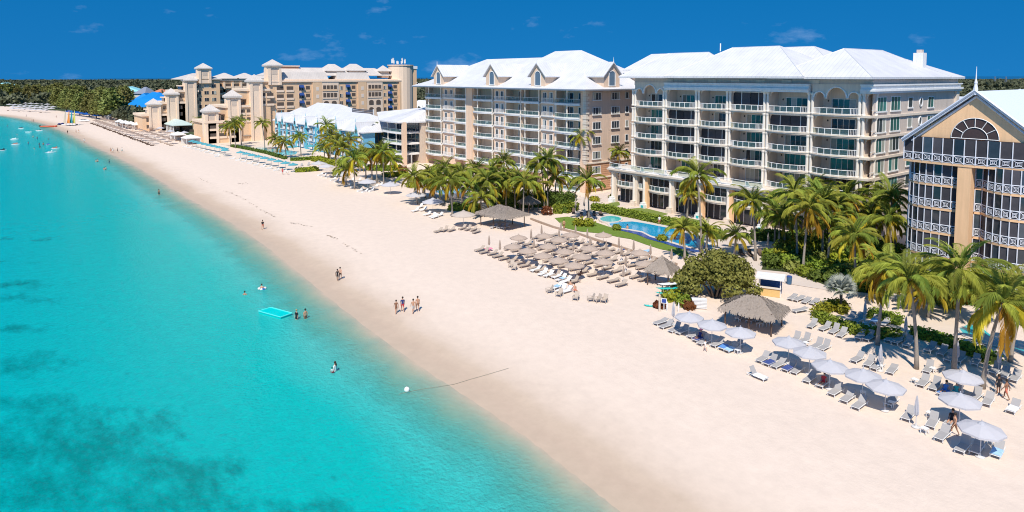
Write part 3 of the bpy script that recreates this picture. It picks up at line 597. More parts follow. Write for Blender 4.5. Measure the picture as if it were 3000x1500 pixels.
def dormer(root, x, y, z, w, h, depth, rot):
    d_ = put('dormer', None, root, (x - ORIGIN[root.name][0], y - ORIGIN[root.name][1], z), (0, 0, rot))
    mb = MB().add([(-w / 2, 0, 0), (w / 2, 0, 0), (w / 2, 0, h * .55), (0, 0, h), (-w / 2, 0, h * .55), (-w / 2, depth, 0), (w / 2, depth, 0), (w / 2, depth, h * .55), (0, depth, h), (-w / 2, depth, h * .55)], [(0, 1, 2, 3, 4), (1, 6, 7, 2), (5, 0, 4, 9)])
    put('dormer_wall', mb.mesh('dormer_wall', M_peach), d_)
    e = .75; zz = h * .55 - .5; mb = MB(); s = (h * .45) / (w / 2)
    for sg in (-1, 1):
        xa = sg * (w / 2 + e); za = h - s * (w / 2 + e) + .15; y0 = -.6
        vs = [(xa, y0, za), (0, y0, h + .15), (0, depth, h + .15), (xa, depth, za)]; vs += [(a, b, c - .28) for a, b, c in vs]
        mb.add(vs, [(0, 1, 2, 3), (4, 7, 6, 5), (0, 4, 5, 1), (0, 3, 7, 4), (1, 5, 6, 2)])
    put('dormer_roof', mb.mesh('dormer_roof', M_roof), d_)
    mb = MB(); r = w * .18; n = 8; hh = h * .5
    pr = [(-r, .35), (r, .35)] + [(r * math.cos(math.pi * i / n), hh + r * math.sin(math.pi * i / n)) for i in range(n + 1)]
    put('window', MB().add([(a, -.03, b) for a, b in pr], [tuple(range(len(pr)))]).mesh('window', mat('dormer_glass', (.12, .18, .24), .1, .1)), d_)
    mb.tube([(a * 1.12, -.06, b) for a, b in pr + [pr[0]]], .11, 5); put('window_frame', mb.mesh('window_frame', M_white), d_)
    put('finial', MB().lathe(0, -.5, [(.12, h), (.07, h + .5), (.02, h + 1.3)], 6).mesh('finial', M_white), d_)
for x in (-176.6, -149.6, -130.4): dormer(B2, x, 112.7, 25.2, 5.4, 6.0, 11, 0)
dormer(B2, -113.4, 121.5, 25.2, 5.4, 6.0, 11, math.pi / 2)

# ---------------------------------------------------------------- low curved wing at its far end
AN = thing('restaurant_wing', 'low white-roofed wing with long curved terraces joined to the far end of the peach block', 'building', (-196, 112, 0), world=True)
LA = [(10.6, .9), (7.0, .9), (3.5, .9)]
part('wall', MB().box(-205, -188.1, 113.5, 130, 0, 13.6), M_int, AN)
part('pier', MB().box(-189.6, -188.3, 107.0, 108.2, 0, 13.4), M_peach, AN)
AP = lambda e: [(-211 - e, 116), (-209 - e, 110.5 - e), (-203, 107.4 - e), (-196, 106.4 - e), (-189.7, 106.8 - e), (-189.7, 114), (-205, 118)]
for z in (10.1, 6.6, 3.3):
    b = part('terrace', MB().prism(AP(0), z - .55, z), M_white, AN); railing(AN, b, AP(-.15)[:5], z, 1.0, post=.04, rail=.09)
    n = 5
    for k in range(6): piece('glass_door', panel_mesh('glass_door', 2.3, 2.6, M_glass), AN, AN, (-203.6 + k * 2.6, 113.45, z + .1))
    for x in (-199.5, -194.0): column(AN, x, 107.6, z, z + 2.9, .2)
for k in range(9): piece('window_panel', panel_mesh('window_panel', 2.2, 2.7, M_glass if k % 2 else M_screen), AN, AN, (-208.8 + k * 2.35, 110.3 if k > 1 else 111.5, .2))
part('mullions', (lambda mb: [mb.box(-210 + k * 2.35 - .07, -210 + k * 2.35 + .07, 110.1, 110.28, 0, 3) for k in range(10)] and mb)(MB()), M_white, AN)
mb = MB(); o0 = AP(1.2)[:5] + [(-188, 108.5), (-186, 132), (-208, 132)]; r_ = [(-199.5, 119), (-191, 119)]
n = len(o0); vs = [(x, y, 13.5 + (2.2 if x < -209 else 0)) for x, y in o0] + [(-199.5, 120, 17.2), (-190, 120, 18.6)]
mb.add(vs, [(7, 0, n), (0, 1, n), (1, 2, n), (2, 3, n), (3, n + 1, n), (3, 4, n + 1), (4, 5, n + 1), (5, 6, n + 1), (6, 7, n, n + 1)])
mb.add([(x, y, z - .4) for x, y, z in vs[:n]] + vs[:n], [(i, (i + 1) % n, n + (i + 1) % n, n + i) for i in range(n)] + [tuple(range(n))[::-1]])
part('roof', mb, M_roof, AN)

# ---------------------------------------------------------------- near block with the gable and round screened bays
B1 = thing('gabled_tower', 'peach gabled block with two stacks of curved screened balconies and lattice railings', 'building', (-32, 106, 0), world=True)
LZ = [0, 3.3, 6.6, 9.95, 13.2, 16.3]; XC = -31.8
part('wall', MB().box(-40.2, -23.2, 107.2, 128, 0, 20), M_orange, B1)
M_lat = mat('pale_lattice', (.72, .74, .8), .5, .03)
def lattice(w, h):
    k = ('lat', round(w, 2))
    if k not in PANEL:
        mb = MB(); t = .02; b = .035
        def seg(x0, z0, x1, z1): mb.tube([(x0, 0, z0), (x1, 0, z1)], .028, 4)
        W, Hh = w / 2 - .06, h
        for a, z0, z1 in ((W, .08, Hh - .05), (W * .52, .3, Hh - .27), (W * .2, .44, Hh - .42)):
            seg(-a, z0, a, z0); seg(-a, z1, a, z1); seg(-a, z0, -a, z1); seg(a, z0, a, z1)
        for sx in (-1, 1):
            for (za, zb) in ((.08, .44), (Hh - .05, Hh - .42)): seg(sx * W, za, sx * W * .2, zb)
        PANEL[k] = mb.mesh('lattice_panel', M_lat)
    return PANEL[k]
def bay_curve(x0, x1, y0, dep, n, inner=False):
    c = (x0 + x1) / 2; hw = (x1 - x0) / 2; ts = [math.pi * (1 - i / n) for i in range(n + 1)]
    return [(c + hw * math.cos(t), y0 - dep * math.sin(t) ** .9) for t in ts]
def screened(root, pts, z, h, rail=True, mz=.0):
    n = len(pts) - 1
    fl = part('balcony', MB().prism(pts + [(pts[-1][0], 108), (pts[0][0], 108)], z - .3, z), M_orange, root)
    mb = MB()
    for i, (a, b) in enumerate(zip(pts[:-1], pts[1:])):
        L = math.hypot(b[0] - a[0], b[1] - a[1]); an = math.atan2(b[1] - a[1], b[0] - a[0]); mid = ((a[0] + b[0]) / 2, (a[1] + b[1]) / 2)
        nx, ny = math.sin(an), -math.cos(an)
        piece('insect_screen', panel_mesh('insect_screen', L - .06, h, M_screen if i % 3 else M_glass, .02), fl, root, (mid[0] - nx * .12, mid[1] - ny * .12, z), (0, 0, an))
        if rail: piece('lattice_panel', lattice(L, 1.1), fl, root, (mid[0], mid[1], z), (0, 0, an))
        mb.tube([(a[0], a[1], z + 1.1), (b[0], b[1], z + 1.1)], .05, 4)
    for p in pts: mb.box(p[0] - .05, p[0] + .05, p[1] - .05, p[1] + .05, z, z + h)
    part('mullions', mb, M_lat, fl, root=root)
def left_bay(): return [(-36.0 + 4.5 * math.cos(math.radians(t)), 106.6 - 3.4 * math.sin(math.radians(t)) ** .9) for t in (180, 165, 150, 135, 121, 108, 95, 82)] + [(-34.2, 103.3), (-33.3, 103.5)]
def right_bay(): return [(-31.7, 104.2), (-30.9, 104.3)] + [(-30.9 + 7.6 * i / 8, 104.3 - 2.3 * math.sin(math.pi * (.02 + .96 * i / 8)) ** .8) for i in range(1, 8)] + [(-23.2, 104.6)]
for z in LZ[:-1]:
    screened(B1, left_bay(), z, 3.0, rail=z > 1)
    screened(B1, right_bay(), z, 3.0, rail=z > 1)
part('pillar', MB().box(-33.3, -31.7, 102.5, 103.9, 0, 16.1), M_orange, B1); part('back_wall', MB().box(-33.3, -31.8, 103.95, 107.5, 0, 16.0), M_orange, B1)
pts = [(-40.6, 107)] + [(-40.4 + i * 1.3, 103.6 - 1.2 * math.sin(math.pi * min(1, (i + .5) / 13))) for i in range(14)] + [(-23, 107)]
screened(B1, pts, 16.3, 3.3)
# gable wall with the fan window and the roof
mb = MB(); g = [(-39.3, 19.6), (-24.3, 19.6), (XC, 25.4)]
mb.add([(x, 103.4, z) for x, z in g] + [(x, 104.0, z) for x, z in g], [(0, 1, 2), (5, 4, 3), (0, 3, 4, 1)]); part('gable_wall', mb, M_orange, B1)
c = XC; r = 2.75; fw = part('fan_window', MB().add([(c, 103.34, 19.7)] + [(c + r * math.cos(math.pi * i / 20), 103.34, 19.7 + r * math.sin(math.pi * i / 20)) for i in range(21)], [(0, i, i + 1) for i in range(1, 21)]), mat('brown_glass', (.075, .05, .045), .15, .2), B1)
mb = MB()
for rr in (r, r * .55): mb.tube([(c + rr * math.cos(math.pi * i / 20), 103.28, 19.7 + rr * math.sin(math.pi * i / 20)) for i in range(21)], .055, 4)
for t in (30, 60, 90, 120, 150): mb.tube([(c + r * .55 * math.cos(math.radians(t)), 103.28, 19.7 + r * .55 * math.sin(math.radians(t))), (c + r * math.cos(math.radians(t)), 103.28, 19.7 + r * math.sin(math.radians(t)))], .05, 4)
mb.tube([(c - r, 103.28, 19.7), (c + r, 103.28, 19.7)], .06, 4); part('glazing_bars', mb, M_white, fw, root=B1)
mb = MB(); sl = 5.9 / 7.3
for sg in (-1, 1):
    xa = XC + sg * 8.6; za = 26.0 - sl * 8.6
    vs = [(xa, 102.7, za), (XC, 102.7, 26.0), (XC, 130, 26.0), (xa, 130, za)]; vs += [(x, y, z - .3) for x, y, z in vs]
    mb.add(vs, [(0, 1, 2, 3), (4, 7, 6, 5), (0, 4, 5, 1), (0, 3, 7, 4), (1, 5, 6, 2)])
part('roof', mb, mat('pale_blue_roof', (.66, .72, .80), .5, .03, .3), B1)
mb = MB()
for sg in (-1, 1): mb.tube([(XC + sg * 8.65, 102.6, 26.05 - sl * 8.6), (XC, 102.6, 26.1)], .16, 4); mb.tube([(XC + sg * 7.6, 103.3, 25.1 - sl * 7.6), (XC, 103.3, 25.3)], .14, 4)
part('bargeboard', mb, mat('pale_blue_trim', (.62, .67, .76), .5, .03), B1)
part('finial', MB().lathe(XC, 102.8, [(.22, 25.5), (.3, 26.2), (.16, 26.9), (.2, 27.1), (.08, 27.6), (.03, 29.2)], 8), M_lat, B1)
# ---------------------------------------------------------------- light blue clapboard hotel
BL = thing('blue_hotel', 'low light blue clapboard hotel with long white roof and pointed dormers', 'building', (-246, 106, 0), world=True)
part('wall', MB().box(-287, -217, 101.5, 113, 0, 9.3).box(-217, -205.2, 101.5, 105.8, 0, 9.3), M_blue, BL)
mb = MB()
for x in (-281, -272.5, -262, -252.5, -243, -233, -222, -212): mb.box(x - .5, x + .5, 100.9, 101.6, 0, 9.2)
part('pilaster', mb, M_blue2, BL)
for k in range(18):
    x = -284.5 + k * 4.55
    for j, z in enumerate((6.35, 3.35, .4)):
        nm = 'window'; o = door(BL, x, 101.46, z + .1, 2.5, 2.0, 2, M_glass, nm)
        part('balustrade', MB().box(x - 1.3, x + 1.3, 101.0, 101.1, z + .95, z + 1.05).box(x - 1.3, x + 1.3, 101.02, 101.08, z + .1, z + .95), M_white, o, root=BL) if k % 3 != 1 else None
for z in (3.2, 6.2): part('band', MB().box(-287.1, -205.1, 101.3, 101.5, z - .1, z + .1), M_white, BL)
roof(BL, 'roof', (-288.0, -204.3, 100.8, 119, 9.5, (-279, 109.5), (-216, 109.5), 14.8), caps=False)
roof(BL, 'roof', (-276, -236, 104, 125, 11.8, (-269, 113), (-247, 113), 17.0), caps=False)
part('rear_wall', MB().box(-287, -212, 113, 118, 0, 9.3), M_blue, BL)
for x in (-283, -276, -262.5, -251, -240, -224, -208.5):
    d_ = part('dormer', MB().add([(x - 1.5, 100.6, 8.2), (x + 1.5, 100.6, 8.2), (x, 100.6, 12.4), (x, 107, 12.4), (x - 1.5, 101.5, 9.3), (x + 1.5, 101.5, 9.3)], [(0, 1, 2)]), M_blue2, BL)
    mb = MB()
    for s in (-1, 1):
        vs = [(x + s * 1.7, 100.55, 8.3), (x, 100.55, 12.7), (x, 107.5, 12.7), (x + s * 1.7, 103, 8.3)]; vs += [(a - s * .12, b, c - .22) for a, b, c in vs]
        mb.add(vs, [(0, 1, 2, 3), (4, 7, 6, 5), (0, 4, 5, 1)])
    part('dormer_roof', mb, M_roof, d_, root=BL); part('dormer_window', MB().box(x - .4, x + .4, 100.5, 100.58, 9.0, 10.3), M_glass, d_, root=BL)
    part('finial', MB().lathe(x, 100.4, [(.1, 12.8), (.03, 14.0)], 5), M_blue2, d_, root=BL)
# mesh screen on the roof of the hotel
RS = thing('roof_screen', 'dark grey slatted plant screen standing on the white roof of the blue hotel', 'screen', (-228, 112.5, 13.4), world=True)
for k in range(5): part('slat', MB().box(-236, -219, 112.4, 112.5, 13.5 + k * .5, 13.5 + k * .5 + .38), mat('grey_slat', (.10, .10, .12), .6), RS)
part('frame', MB().box(-236.1, -235.9, 112.3, 112.6, 13.0, 16.2).box(-219.1, -218.9, 112.3, 112.6, 13.0, 16.2), M_white, RS)

# ---------------------------------------------------------------- tan resort hotel: two stepped wings with pyramid towers
def tower(root, x0, y, w, z0, ze, za, deep=True):
    part('tower', MB().box(x0 - w, x0, y - w / 2, y + w / 2, z0, ze), M_tanp, root)
    for s in (-1, 1): part('tower_pier', MB().box(x0 - w * .3, x0 + .35, y + s * w * .42 - w * .1, y + s * w * .42 + w * .1, z0, ze - .1), M_tanp, root)
    part('tower_pier', MB().box(x0 - w * .7, x0 - w * .2, y - w / 2 - .4, y - w / 2 + .1, z0, ze - .1), M_tanp, root)
    part('tower_roof', MB().pyramid(x0 - w - .5, x0 + .8, y - w / 2 - .7, y + w / 2 + .7, ze, za, .7), M_roofb, root)
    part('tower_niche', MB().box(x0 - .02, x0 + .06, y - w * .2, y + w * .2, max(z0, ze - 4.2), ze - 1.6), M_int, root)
def win_x(root, y, x, z, w, h, m=None, n=2, nm='window'): return door(root, y, x, z, w, h, n, m or M_glass, nm, axis='x', fm=M_tanp)
RR = thing('resort_wing', 'tan resort hotel wing with blue awnings, stepped terraces and a broad end tower with antennas', 'building', (-308, 130, 0), world=True)
XR = -300.0
part('wall', MB().box(XR - 18, XR, 100, 172, 0, 25.2), M_tan, RR)
part('cornice', MB().box(XR - 18.2, XR + .6, 99.6, 172.3, 25.2, 25.9), M_tanp, RR)
for z in (21.3, 17.8, 14.3, 10.8):
    for yy in (108.8, 113.2): part('loggia_shade', MB().box(XR - .02, XR + .06, yy - 1.5, yy + 1.5, z - .3, z + 2.0), M_dark, RR); part('balustrade', MB().box(XR + .06, XR + .3, yy - 1.7, yy + 1.7, z - .5, z + .4), M_tanp, RR)  # flat dark panel on the wall paints the loggia's shade
part('parapet', MB().box(XR - 18, XR - .4, 104, 172, 25.9, 26.4), M_tanp, RR)
for y0, y1 in ((110, 132), (136, 153)): part('mansard', MB().hip(XR - 14, XR - .6, y0, y1, 26.0, (XR - 2.6, y0 + .9), (XR - 2.6, y1 - .9), 29.6, 'y'), M_roofb, RR)
part('mansard', MB().hip(XR - 18, XR - 3, 104, 168, 28.2, (XR - 10, 112), (XR - 10, 160), 31.8, 'y'), M_roofb, RR)
for y0, y1, z in ((132.4, 142.5, 30.4), (143.5, 153.8, 30.6)):
    part('cupola', MB().box(XR - 14, XR - 6, y0 + 1, y1 - 1, 28, z + .2), M_tanp, RR); part('cupola_roof', MB().hip(XR - 15, XR - 5, y0, y1, z, (XR - 10, y0 + 3.4), (XR - 10, y1 - 3.4), z + 3.2, 'y'), M_roofb, RR)
part('plant_room', MB().box(XR - 16, XR - 9, 113, 121, 28, 32.2), mat('terracotta_render', (.52, .27, .17), .85), RR); part('plant_room_cap', MB().box(XR - 16.4, XR - 8.6, 112.6, 121.4, 32.2, 32.7), M_tanp, RR)
part('pavilion', MB().box(XR - 9, XR - 4, 161, 165, 27, 30.4), M_tanp, RR); part('pavilion_roof', MB().pyramid(XR - 10, XR - 3, 160, 166, 30.4, 33.2), M_roofb, RR)
part('end_tower', MB().lathe(XR - 5, 172, [(6.2, 0), (6.2, 33.0)], 20), M_tanp, RR); part('end_block', MB().box(XR - 16, XR - 1, 172, 179, 0, 32.6), M_tan, RR)
part('tower_cap', MB().lathe(XR - 5, 172, [(6.6, 33.0), (6.6, 33.5)], 20), M_tanp, RR); part('end_trim', MB().box(XR - 3.4, XR - .7, 176.6, 179.3, 31.4, 32.9), M_white, RR)
for j, z in enumerate((21.3, 17.8, 14.3, 10.8)):
    for y in (118.4, 140.8, 163.0):       # awninged windows beside balconies, recess shade as a flat dark panel
        o = win_x(RR, y, XR, z, 2.2, 2.1)
        part('awning', MB().add([(XR + .05, y - 1.1, z + 2.6), (XR + .05, y + 1.1, z + 2.6), (XR + 1.1, y + 1.1, z + 1.6), (XR + 1.1, y - 1.1, z + 1.6), (XR + 1.1, y - 1.1, z + 1.3), (XR + 1.1, y + 1.1, z + 1.3)], [(0, 1, 2, 3), (3, 2, 5, 4)]), M_awn, o, root=RR)
        part('recess_shade', MB().box(XR - .02, XR + .05, y + 2.1, y + 4.0, z - .4, z + 2.1), M_dark, RR); part('balustrade', MB().box(XR + .05, XR + .2, y + 2.0, y + 4.1, z - .5, z + .45), M_tan, RR)
        part('side_strip', MB().box(XR - .1, XR + .5, y + 5.2, y + 9.6, 0, 25.1), M_tanp if j == 9 else M_tan, RR) if j == 0 else None
        part('blind_niche', MB().box(XR + .5, XR + .56, y + 6.8, y + 8.1, z - .1, z + 1.6), mat('pale_niche', (.78, .66, .56), .8), RR)
    for y in (128.4, 151.2):
        if j < 2:
            o = part('loggia_shade', MB().box(XR + .4, XR + .5, y, y + 7, z - .2, z + 2.3), M_dark, RR); part('loggia_rail', MB().box(XR + .5, XR + .62, y - .2, y + 7.2, z - .4, z + (.5 if j == 0 else .2)), M_tanp if j else M_tan, o, root=RR)  # dark sheet on the bay front stands for shade inside
            mb = MB(); [mb.box(XR + .5, XR + .6, y + q * 1.75 - .12, y + q * 1.75 + .12, z - .2, z + 2.4) for q in range(5)]; part('loggia_posts', mb, M_tanp, o, root=RR)
        else:
            for q in (1.6, 5.4):
                pr = [(y + q - 1.2, z - .2), (y + q + 1.2, z - .2)] + [(y + q + 1.2 * math.cos(math.pi * i / 8), z + 1.4 + .7 * math.sin(math.pi * i / 8)) for i in range(9)]
                part('arched_opening_shade', MB().add([(XR + .5, a, b) for a, b in pr], [tuple(range(len(pr)))]), M_dark, RR)  # flat dark arch, shade of the opening put into its colour
        if j == 0: part('projecting_bay', MB().box(XR - .1, XR + .4, y - .6, y + 7.8, 0, 25.1), M_tanp, RR)
        win_x(RR, y + 9.2, XR, z + .1, 1.4, 1.7)
# sea end of the wing stepping down two storeys at a time, a tower on each step
tower(RR, XR + .5, 106.4, 5.6, 24, 32.8, 35.3)
for y0, y1, z, x_ in ((97, 104, 21.5, 1.0), (88, 99, 14.6, 1.6), (80, 90, 8.4, 2.2)):
    part('terrace_block', MB().box(XR - 18, XR + x_, y0 - 3, y1, 0, z), M_tan, RR); part('terrace_parapet', MB().box(XR - 18, XR + x_ + .5, y0 - 3.6, y1, z, z + 1.0), M_tanp, RR)
    for q in range(3):
        for zz in (z - 3.0, z - 6.3):
            if zz > .5: o = part('loggia_shade', MB().box(XR + x_, XR + x_ + .06, y0 - 1.6 + q * 3.6, y0 + 1.2 + q * 3.6, zz, zz + 2.0), M_dark, RR); part('balustrade', MB().box(XR + x_ + .06, XR + x_ + .25, y0 - 1.8 + q * 3.6, y0 + 1.4 + q * 3.6, zz - .2, zz + .7), M_tanp, o, root=RR)  # terrace loggias are dark panels, their shade painted on
    part('pergola', MB().box(XR - 8, XR + .2, y0 - 1, y1 - 3, z + 3.2, z + 3.5), mat('pergola_wood', (.2, .13, .1), .8), RR)
    mb = MB(); [mb.box(XR - .2, XR + .1, yy, yy + .3, z, z + 3.2) for yy in (y0 - .8, (y0 + y1) / 2 - 2, y1 - 3.6)]; part('pergola_posts', mb, M_tanp, RR)
for y, za in ((97.7, 28.7), (88.3, 22.2), (79.2, 16.3)): tower(RR, XR + 2.2, y, 5.0, 0, za - 2.7, za)
AT = thing('antenna_array', 'cluster of white telecom antennas on the end tower of the tan resort hotel', 'antenna', (XR - 5, 171, 33.5), world=True)
for k in range(9):
    x, y = XR - 5 + 3 * math.cos(k * .7), 171 + 3.4 * math.sin(k * .7); h = 1.8 + (k % 4) * .5
    o = part('antenna_mast', MB().tube([(x, y, 33.5), (x, y, 33.5 + h + .6)], .1, 5), M_metal, AT); part('antenna_panel', MB().box(x - .2, x + .2, y - .3, y + .3, 33.5 + h * .3, 33.5 + h), M_white, o, root=AT)
RL = thing('resort_wing', 'tan stepped resort wing farther along the beach, its pyramid-roofed towers climbing inland', 'building', (-393, 100, 0), world=True)
XL = -385.0
part('wall', MB().box(XL - 22, XL, 94, 107, 0, 26.3), M_tan, RL); part('wall', MB().box(XL - 22, XL - 7, 107, 140, 0, 25.6), M_tan, RL)
part('roof', MB().hip(XL - 23, XL + 1, 88, 108, 26.3, (XL - 14, 97), (XL - 14, 100), 29.4, 'y'), M_roofb, RL)
for k in range(3): part('roof', MB().hip(XL - 23, XL - 6, 107 + k * 11, 119 + k * 11, 26.6, (XL - 14, 113 + k * 11), (XL - 14, 114 + k * 11), 29.6, 'y'), M_roofb, RL)
part('cornice', MB().box(XL - 22.2, XL - 6.5, 107, 140, 25.2, 26.3), M_tanp, RL)
for j, z in enumerate((22, 18.4, 14.8, 11.2, 7.6)):
    for y in (109, 113.5, 118, 122.5): o = part('loggia_shade', MB().box(XL - 7, XL - 6.94, y - 1.3, y + 1.3, z - .4, z + 1.8), M_dark, RL); part('balustrade', MB().box(XL - 6.94, XL - 6.5, y - 1.5, y + 1.5, z - .8, z + .2), M_tanp, o, root=RL)  # loggia shade painted as a dark panel on the wall
    for y in (111.2, 115.7, 120.2): part('pier', MB().box(XL - 7, XL - 6.3, y - .5, y + .5, z - 3, z + 2.4), M_tanp, RL)
    for yy in (96.5, 100.2, 103.9): win_x(RL, yy, XL, z - .3, 2.2, 1.8, n=2)
for y in (102, 104.6): part('round_light', MB().lathe(XL, y, [(.01, 24)], 4).box(XL, XL + .08, y - .4, y + .4, 24.2, 25.0), M_tanp, RL)
tower(RL, XL + 1, 99.4, 6.0, 24, 32.2, 34.8)
for y0, y1, z in ((88, 96, 19.5), (80, 90, 13.6), (72, 82, 7.6)):
    part('terrace_block', MB().box(XL - 20, XL + 1, y0 - 3, y1, 0, z), M_tan, RL); part('terrace_parapet', MB().box(XL - 20, XL + 1.6, y0 - 3.6, y1, z, z + 1.1), M_tanp, RL)
    for q in range(3):
        for zz in (z - 2.8, z - 6.2):
            if zz > .3: part('opening_shade', MB().box(XL + 1, XL + 1.07, y0 - 1.2 + q * 3.4, y0 + 1.0 + q * 3.4, zz, zz + 1.8), M_dark, RL)  # shade of each opening painted as a flat dark panel
    part('glazed_storey', MB().box(XL - 8, XL - .5, y0, y1, z, z + 3.0), M_glass, RL); part('storey_roof', MB().box(XL - 9, XL + .3, y0 - .6, y1, z + 3.0, z + 3.5), M_tanp, RL)
for y, za in ((92, 28.7), (83.1, 21.7), (74.7, 16.6)): tower(RL, XL + 1.8, y, 5.4, 0, za - 2.8, za)

# ---------------------------------------------------------------- houses beyond
def house(name, label, x, y, w, d, h, rh, rm, wm, rz=0, wins=3, cat='house'):
    t = thing(name, label, cat, (x, y, 0), rz)
    put('wall', MB().box(-w / 2, w / 2, -d / 2, d / 2, 0, h).mesh('wall', wm), t)
    put('roof', MB().hip(-w / 2 - .8, w / 2 + .8, -d / 2 - .8, d / 2 + .8, h, (-w / 2 + min(d, w) * .4, 0), (w / 2 - min(d, w) * .4, 0), h + rh).mesh('roof', rm), t)
    for k in range(wins):
        xx = -w / 2 + w * (k + .5) / wins
        for z in ([1.0] if h < 6 else [1.0, 4.4]): put('window', MB().box(-.9, .9, -.06, 0, 0, 1.7).mesh('window', M_glass), t, (xx, -d / 2, z)); put('window', MB().box(0, .06, -.9, .9, 0, 1.7).mesh('window', M_glass), t, (w / 2, -d / 2 + d * (k + .5) / wins, z))
    return t
M_cyan = mat('pale_cyan_roof', (.30, .66, .72), .6, .06, .1); M_terra = mat('orange_tile_roof', (.55, .22, .12), .8, .1, .2); M_pale = mat('pale_wall', (.62, .6, .56), .8)
def far_at(px, d):
    e = ray(px, 222); k = d / (e[0] * HEAD[0] + e[1] * HEAD[1]); return e[0] * k, e[1] * k
x, y = far_at(425, 520); house('blue_roofed_pavilion', 'pavilion with bright blue roof between the pines and the tan resort', x, y, 34, 20, 7, 8, M_blueroof, M_pale, -.35, 5, 'building')
x, y = far_at(455, 500); house('blue_roofed_pavilion', 'wide bright blue roof low beside the first tan tower', x, y, 26, 16, 10, 6, M_blueroof, M_pale, .2, 4, 'building')
x, y = far_at(392, 480); house('blue_roofed_pavilion', 'small bright blue roof nearest the pines with a white gable', x, y, 20, 14, 5, 6, M_blueroof, M_white, -.8, 3, 'building')
x, y = far_at(437, 445); house('blue_roofed_pavilion', 'largest bright blue roof, sloping down towards the lowest tan tower', x, y, 40, 18, 5, 8, M_blueroof, M_white, .45, 5, 'building')
x, y = far_at(380, 900); house('market_hall', 'long hall with pale cyan roof behind the pine trees', x, y, 80, 30, 8, 6, M_cyan, M_pale, -.25, 6, 'building')
x, y = far_at(425, 620); house('grey_gabled_house', 'grey house with steep roof just above the blue roofs', x, y, 12, 14, 12, 6, mat('slate_roof', (.22, .25, .32), .7), M_pale, .6, 2)
for i, (px, d, w) in enumerate(((470, 780, 34), (505, 700, 40), (530, 820, 30))): x, y = far_at(px, d); house('tile_roofed_house', f'{ORD[i]} orange tiled roof from the pines, beyond the tan resort', x, y, w, 18, 9, 4, M_terra, mat('peach_wall', (.66, .45, .32), .8), -.3, 4)
for i, (px, d, w, hh) in enumerate(((15, 1000, 40, 14), (20, 950, 36, 9))): x, y = far_at(px, d); house('pale_house', ('taller ' if i == 0 else 'lower ') + 'pale house showing over the pines at the far end of the beach', x, y, w, 16, hh, 4, M_cyan, M_white, -.3, 4)
x, y = far_at(1238, 420); house('white_house', 'white two-storey villa between the tan end tower and the peach block', x, y, 20, 14, 9, 4, M_white, M_pale, 0, 4)
x, y = far_at(1205, 1250); house('white_house', 'tiny white house on the far shore beyond the tan end tower', x, y, 24, 16, 14, 5, M_white, M_pale, 0, 3)
for i, (px, d, w) in enumerate(((2836, 560, 26), (2885, 560, 24), (2925, 640, 26), (2888, 400, 18), (2960, 520, 22), (2945, 760, 30), (2990, 900, 30))):
    x, y = far_at(px, d); house('pale_house', f'{ORD[i]} of the pale-roofed houses scattered in the woods behind the gabled block', x, y, w, 12, 7, 4, mat('grey_white_roof', (.5, .53, .56), .7), M_pale, .3 * i, 2)
for i, (px, d) in enumerate(((2916, 1600), (2948, 1600))):
    x, y = far_at(px, d); t = thing('lattice_mast', 'thin grey lattice mast on the lagoon shore, ' + ('closer to the white spire' if i == 0 else 'farther from the white spire'), 'mast', (x, y, 0))
    mb = MB(); [mb.tube([(a * 3, b * 3, 0), (a * .8, b * .8, 24)], .35, 4) for a in (-1, 1) for b in (-1, 1)]; put('mast_legs', mb.mesh('mast_legs', M_metal), t); put('mast_head', MB().box(-1.2, 1.2, -1.2, 1.2, 24, 26).mesh('mast_head', M_metal), t)
# ================================================================ vegetation
def leaf_mat(name, c, rnd=.15, hue=.02, var=.45, sc=1.3, tr=.3): return mat(name, c, .6, var, sc, spec=.2, rnd=rnd, hue=hue, trans=tr)
M_frond = leaf_mat('palm_frond_green', (.36, .385, .06)); M_frondd = leaf_mat('palm_frond_deep_green', (.22, .27, .045)); M_frondy = leaf_mat('palm_frond_yellowing', (.52, .42, .04), .2, .015)
M_frondo = leaf_mat('palm_frond_dying', (.56, .34, .04), .2, .015)
M_trunk = mat('palm_bark', (.30, .26, .22), .9, .3, 6, .4, 14); M_trunkd = mat('dark_bark', (.14, .11, .09), .9, .3, 6, .4, 14)
M_hedge = leaf_mat('hedge_leaf', (.23, .30, .035), .1); M_lime = leaf_mat('lime_leaf', (.32, .34, .03), .1); M_deep = leaf_mat('deep_leaf', (.12, .185, .032), .12)
M_grape = leaf_mat('sea_grape_leaf', (.27, .28, .065), .1, .02, .75, 2.2); M_pine = leaf_mat('casuarina_needles', (.20, .205, .055), .25, .03, .35, .4, .1)
M_far = leaf_mat('far_leaf', (.10, .11, .06), .1, .0, .5, .02, .05); M_silver = leaf_mat('silver_frond', (.42, .44, .38), .1, .01, .15)
M_rust = leaf_mat('rusty_leaf', (.20, .08, .025), .1); M_yel = leaf_mat('yellow_flower', (.7, .42, .02), .1)
def leaves(C, size, N=None, aspect=1.6, seed=0, updown=.0):
    "small quads at points C, random orientation (or leaning along normals N)"
    r = np.random.default_rng(seed); n = len(C)
    d = r.normal(size=(n, 3)); d /= np.linalg.norm(d, axis=1)[:, None]
    if N is not None: d = d * .8 + N; d /= np.linalg.norm(d, axis=1)[:, None]
    a = np.cross(d, r.normal(size=(n, 3))); a /= np.linalg.norm(a, axis=1)[:, None] + 1e-9; b = np.cross(d, a)
    s = (size * r.uniform(.6, 1.3, n))[:, None]; a *= s * aspect * .5; b *= s * .5
    V = np.stack([C - a, C + b, C + a, C - b], 1).reshape(-1, 3); return V, np.arange(4 * n).reshape(n, 4)
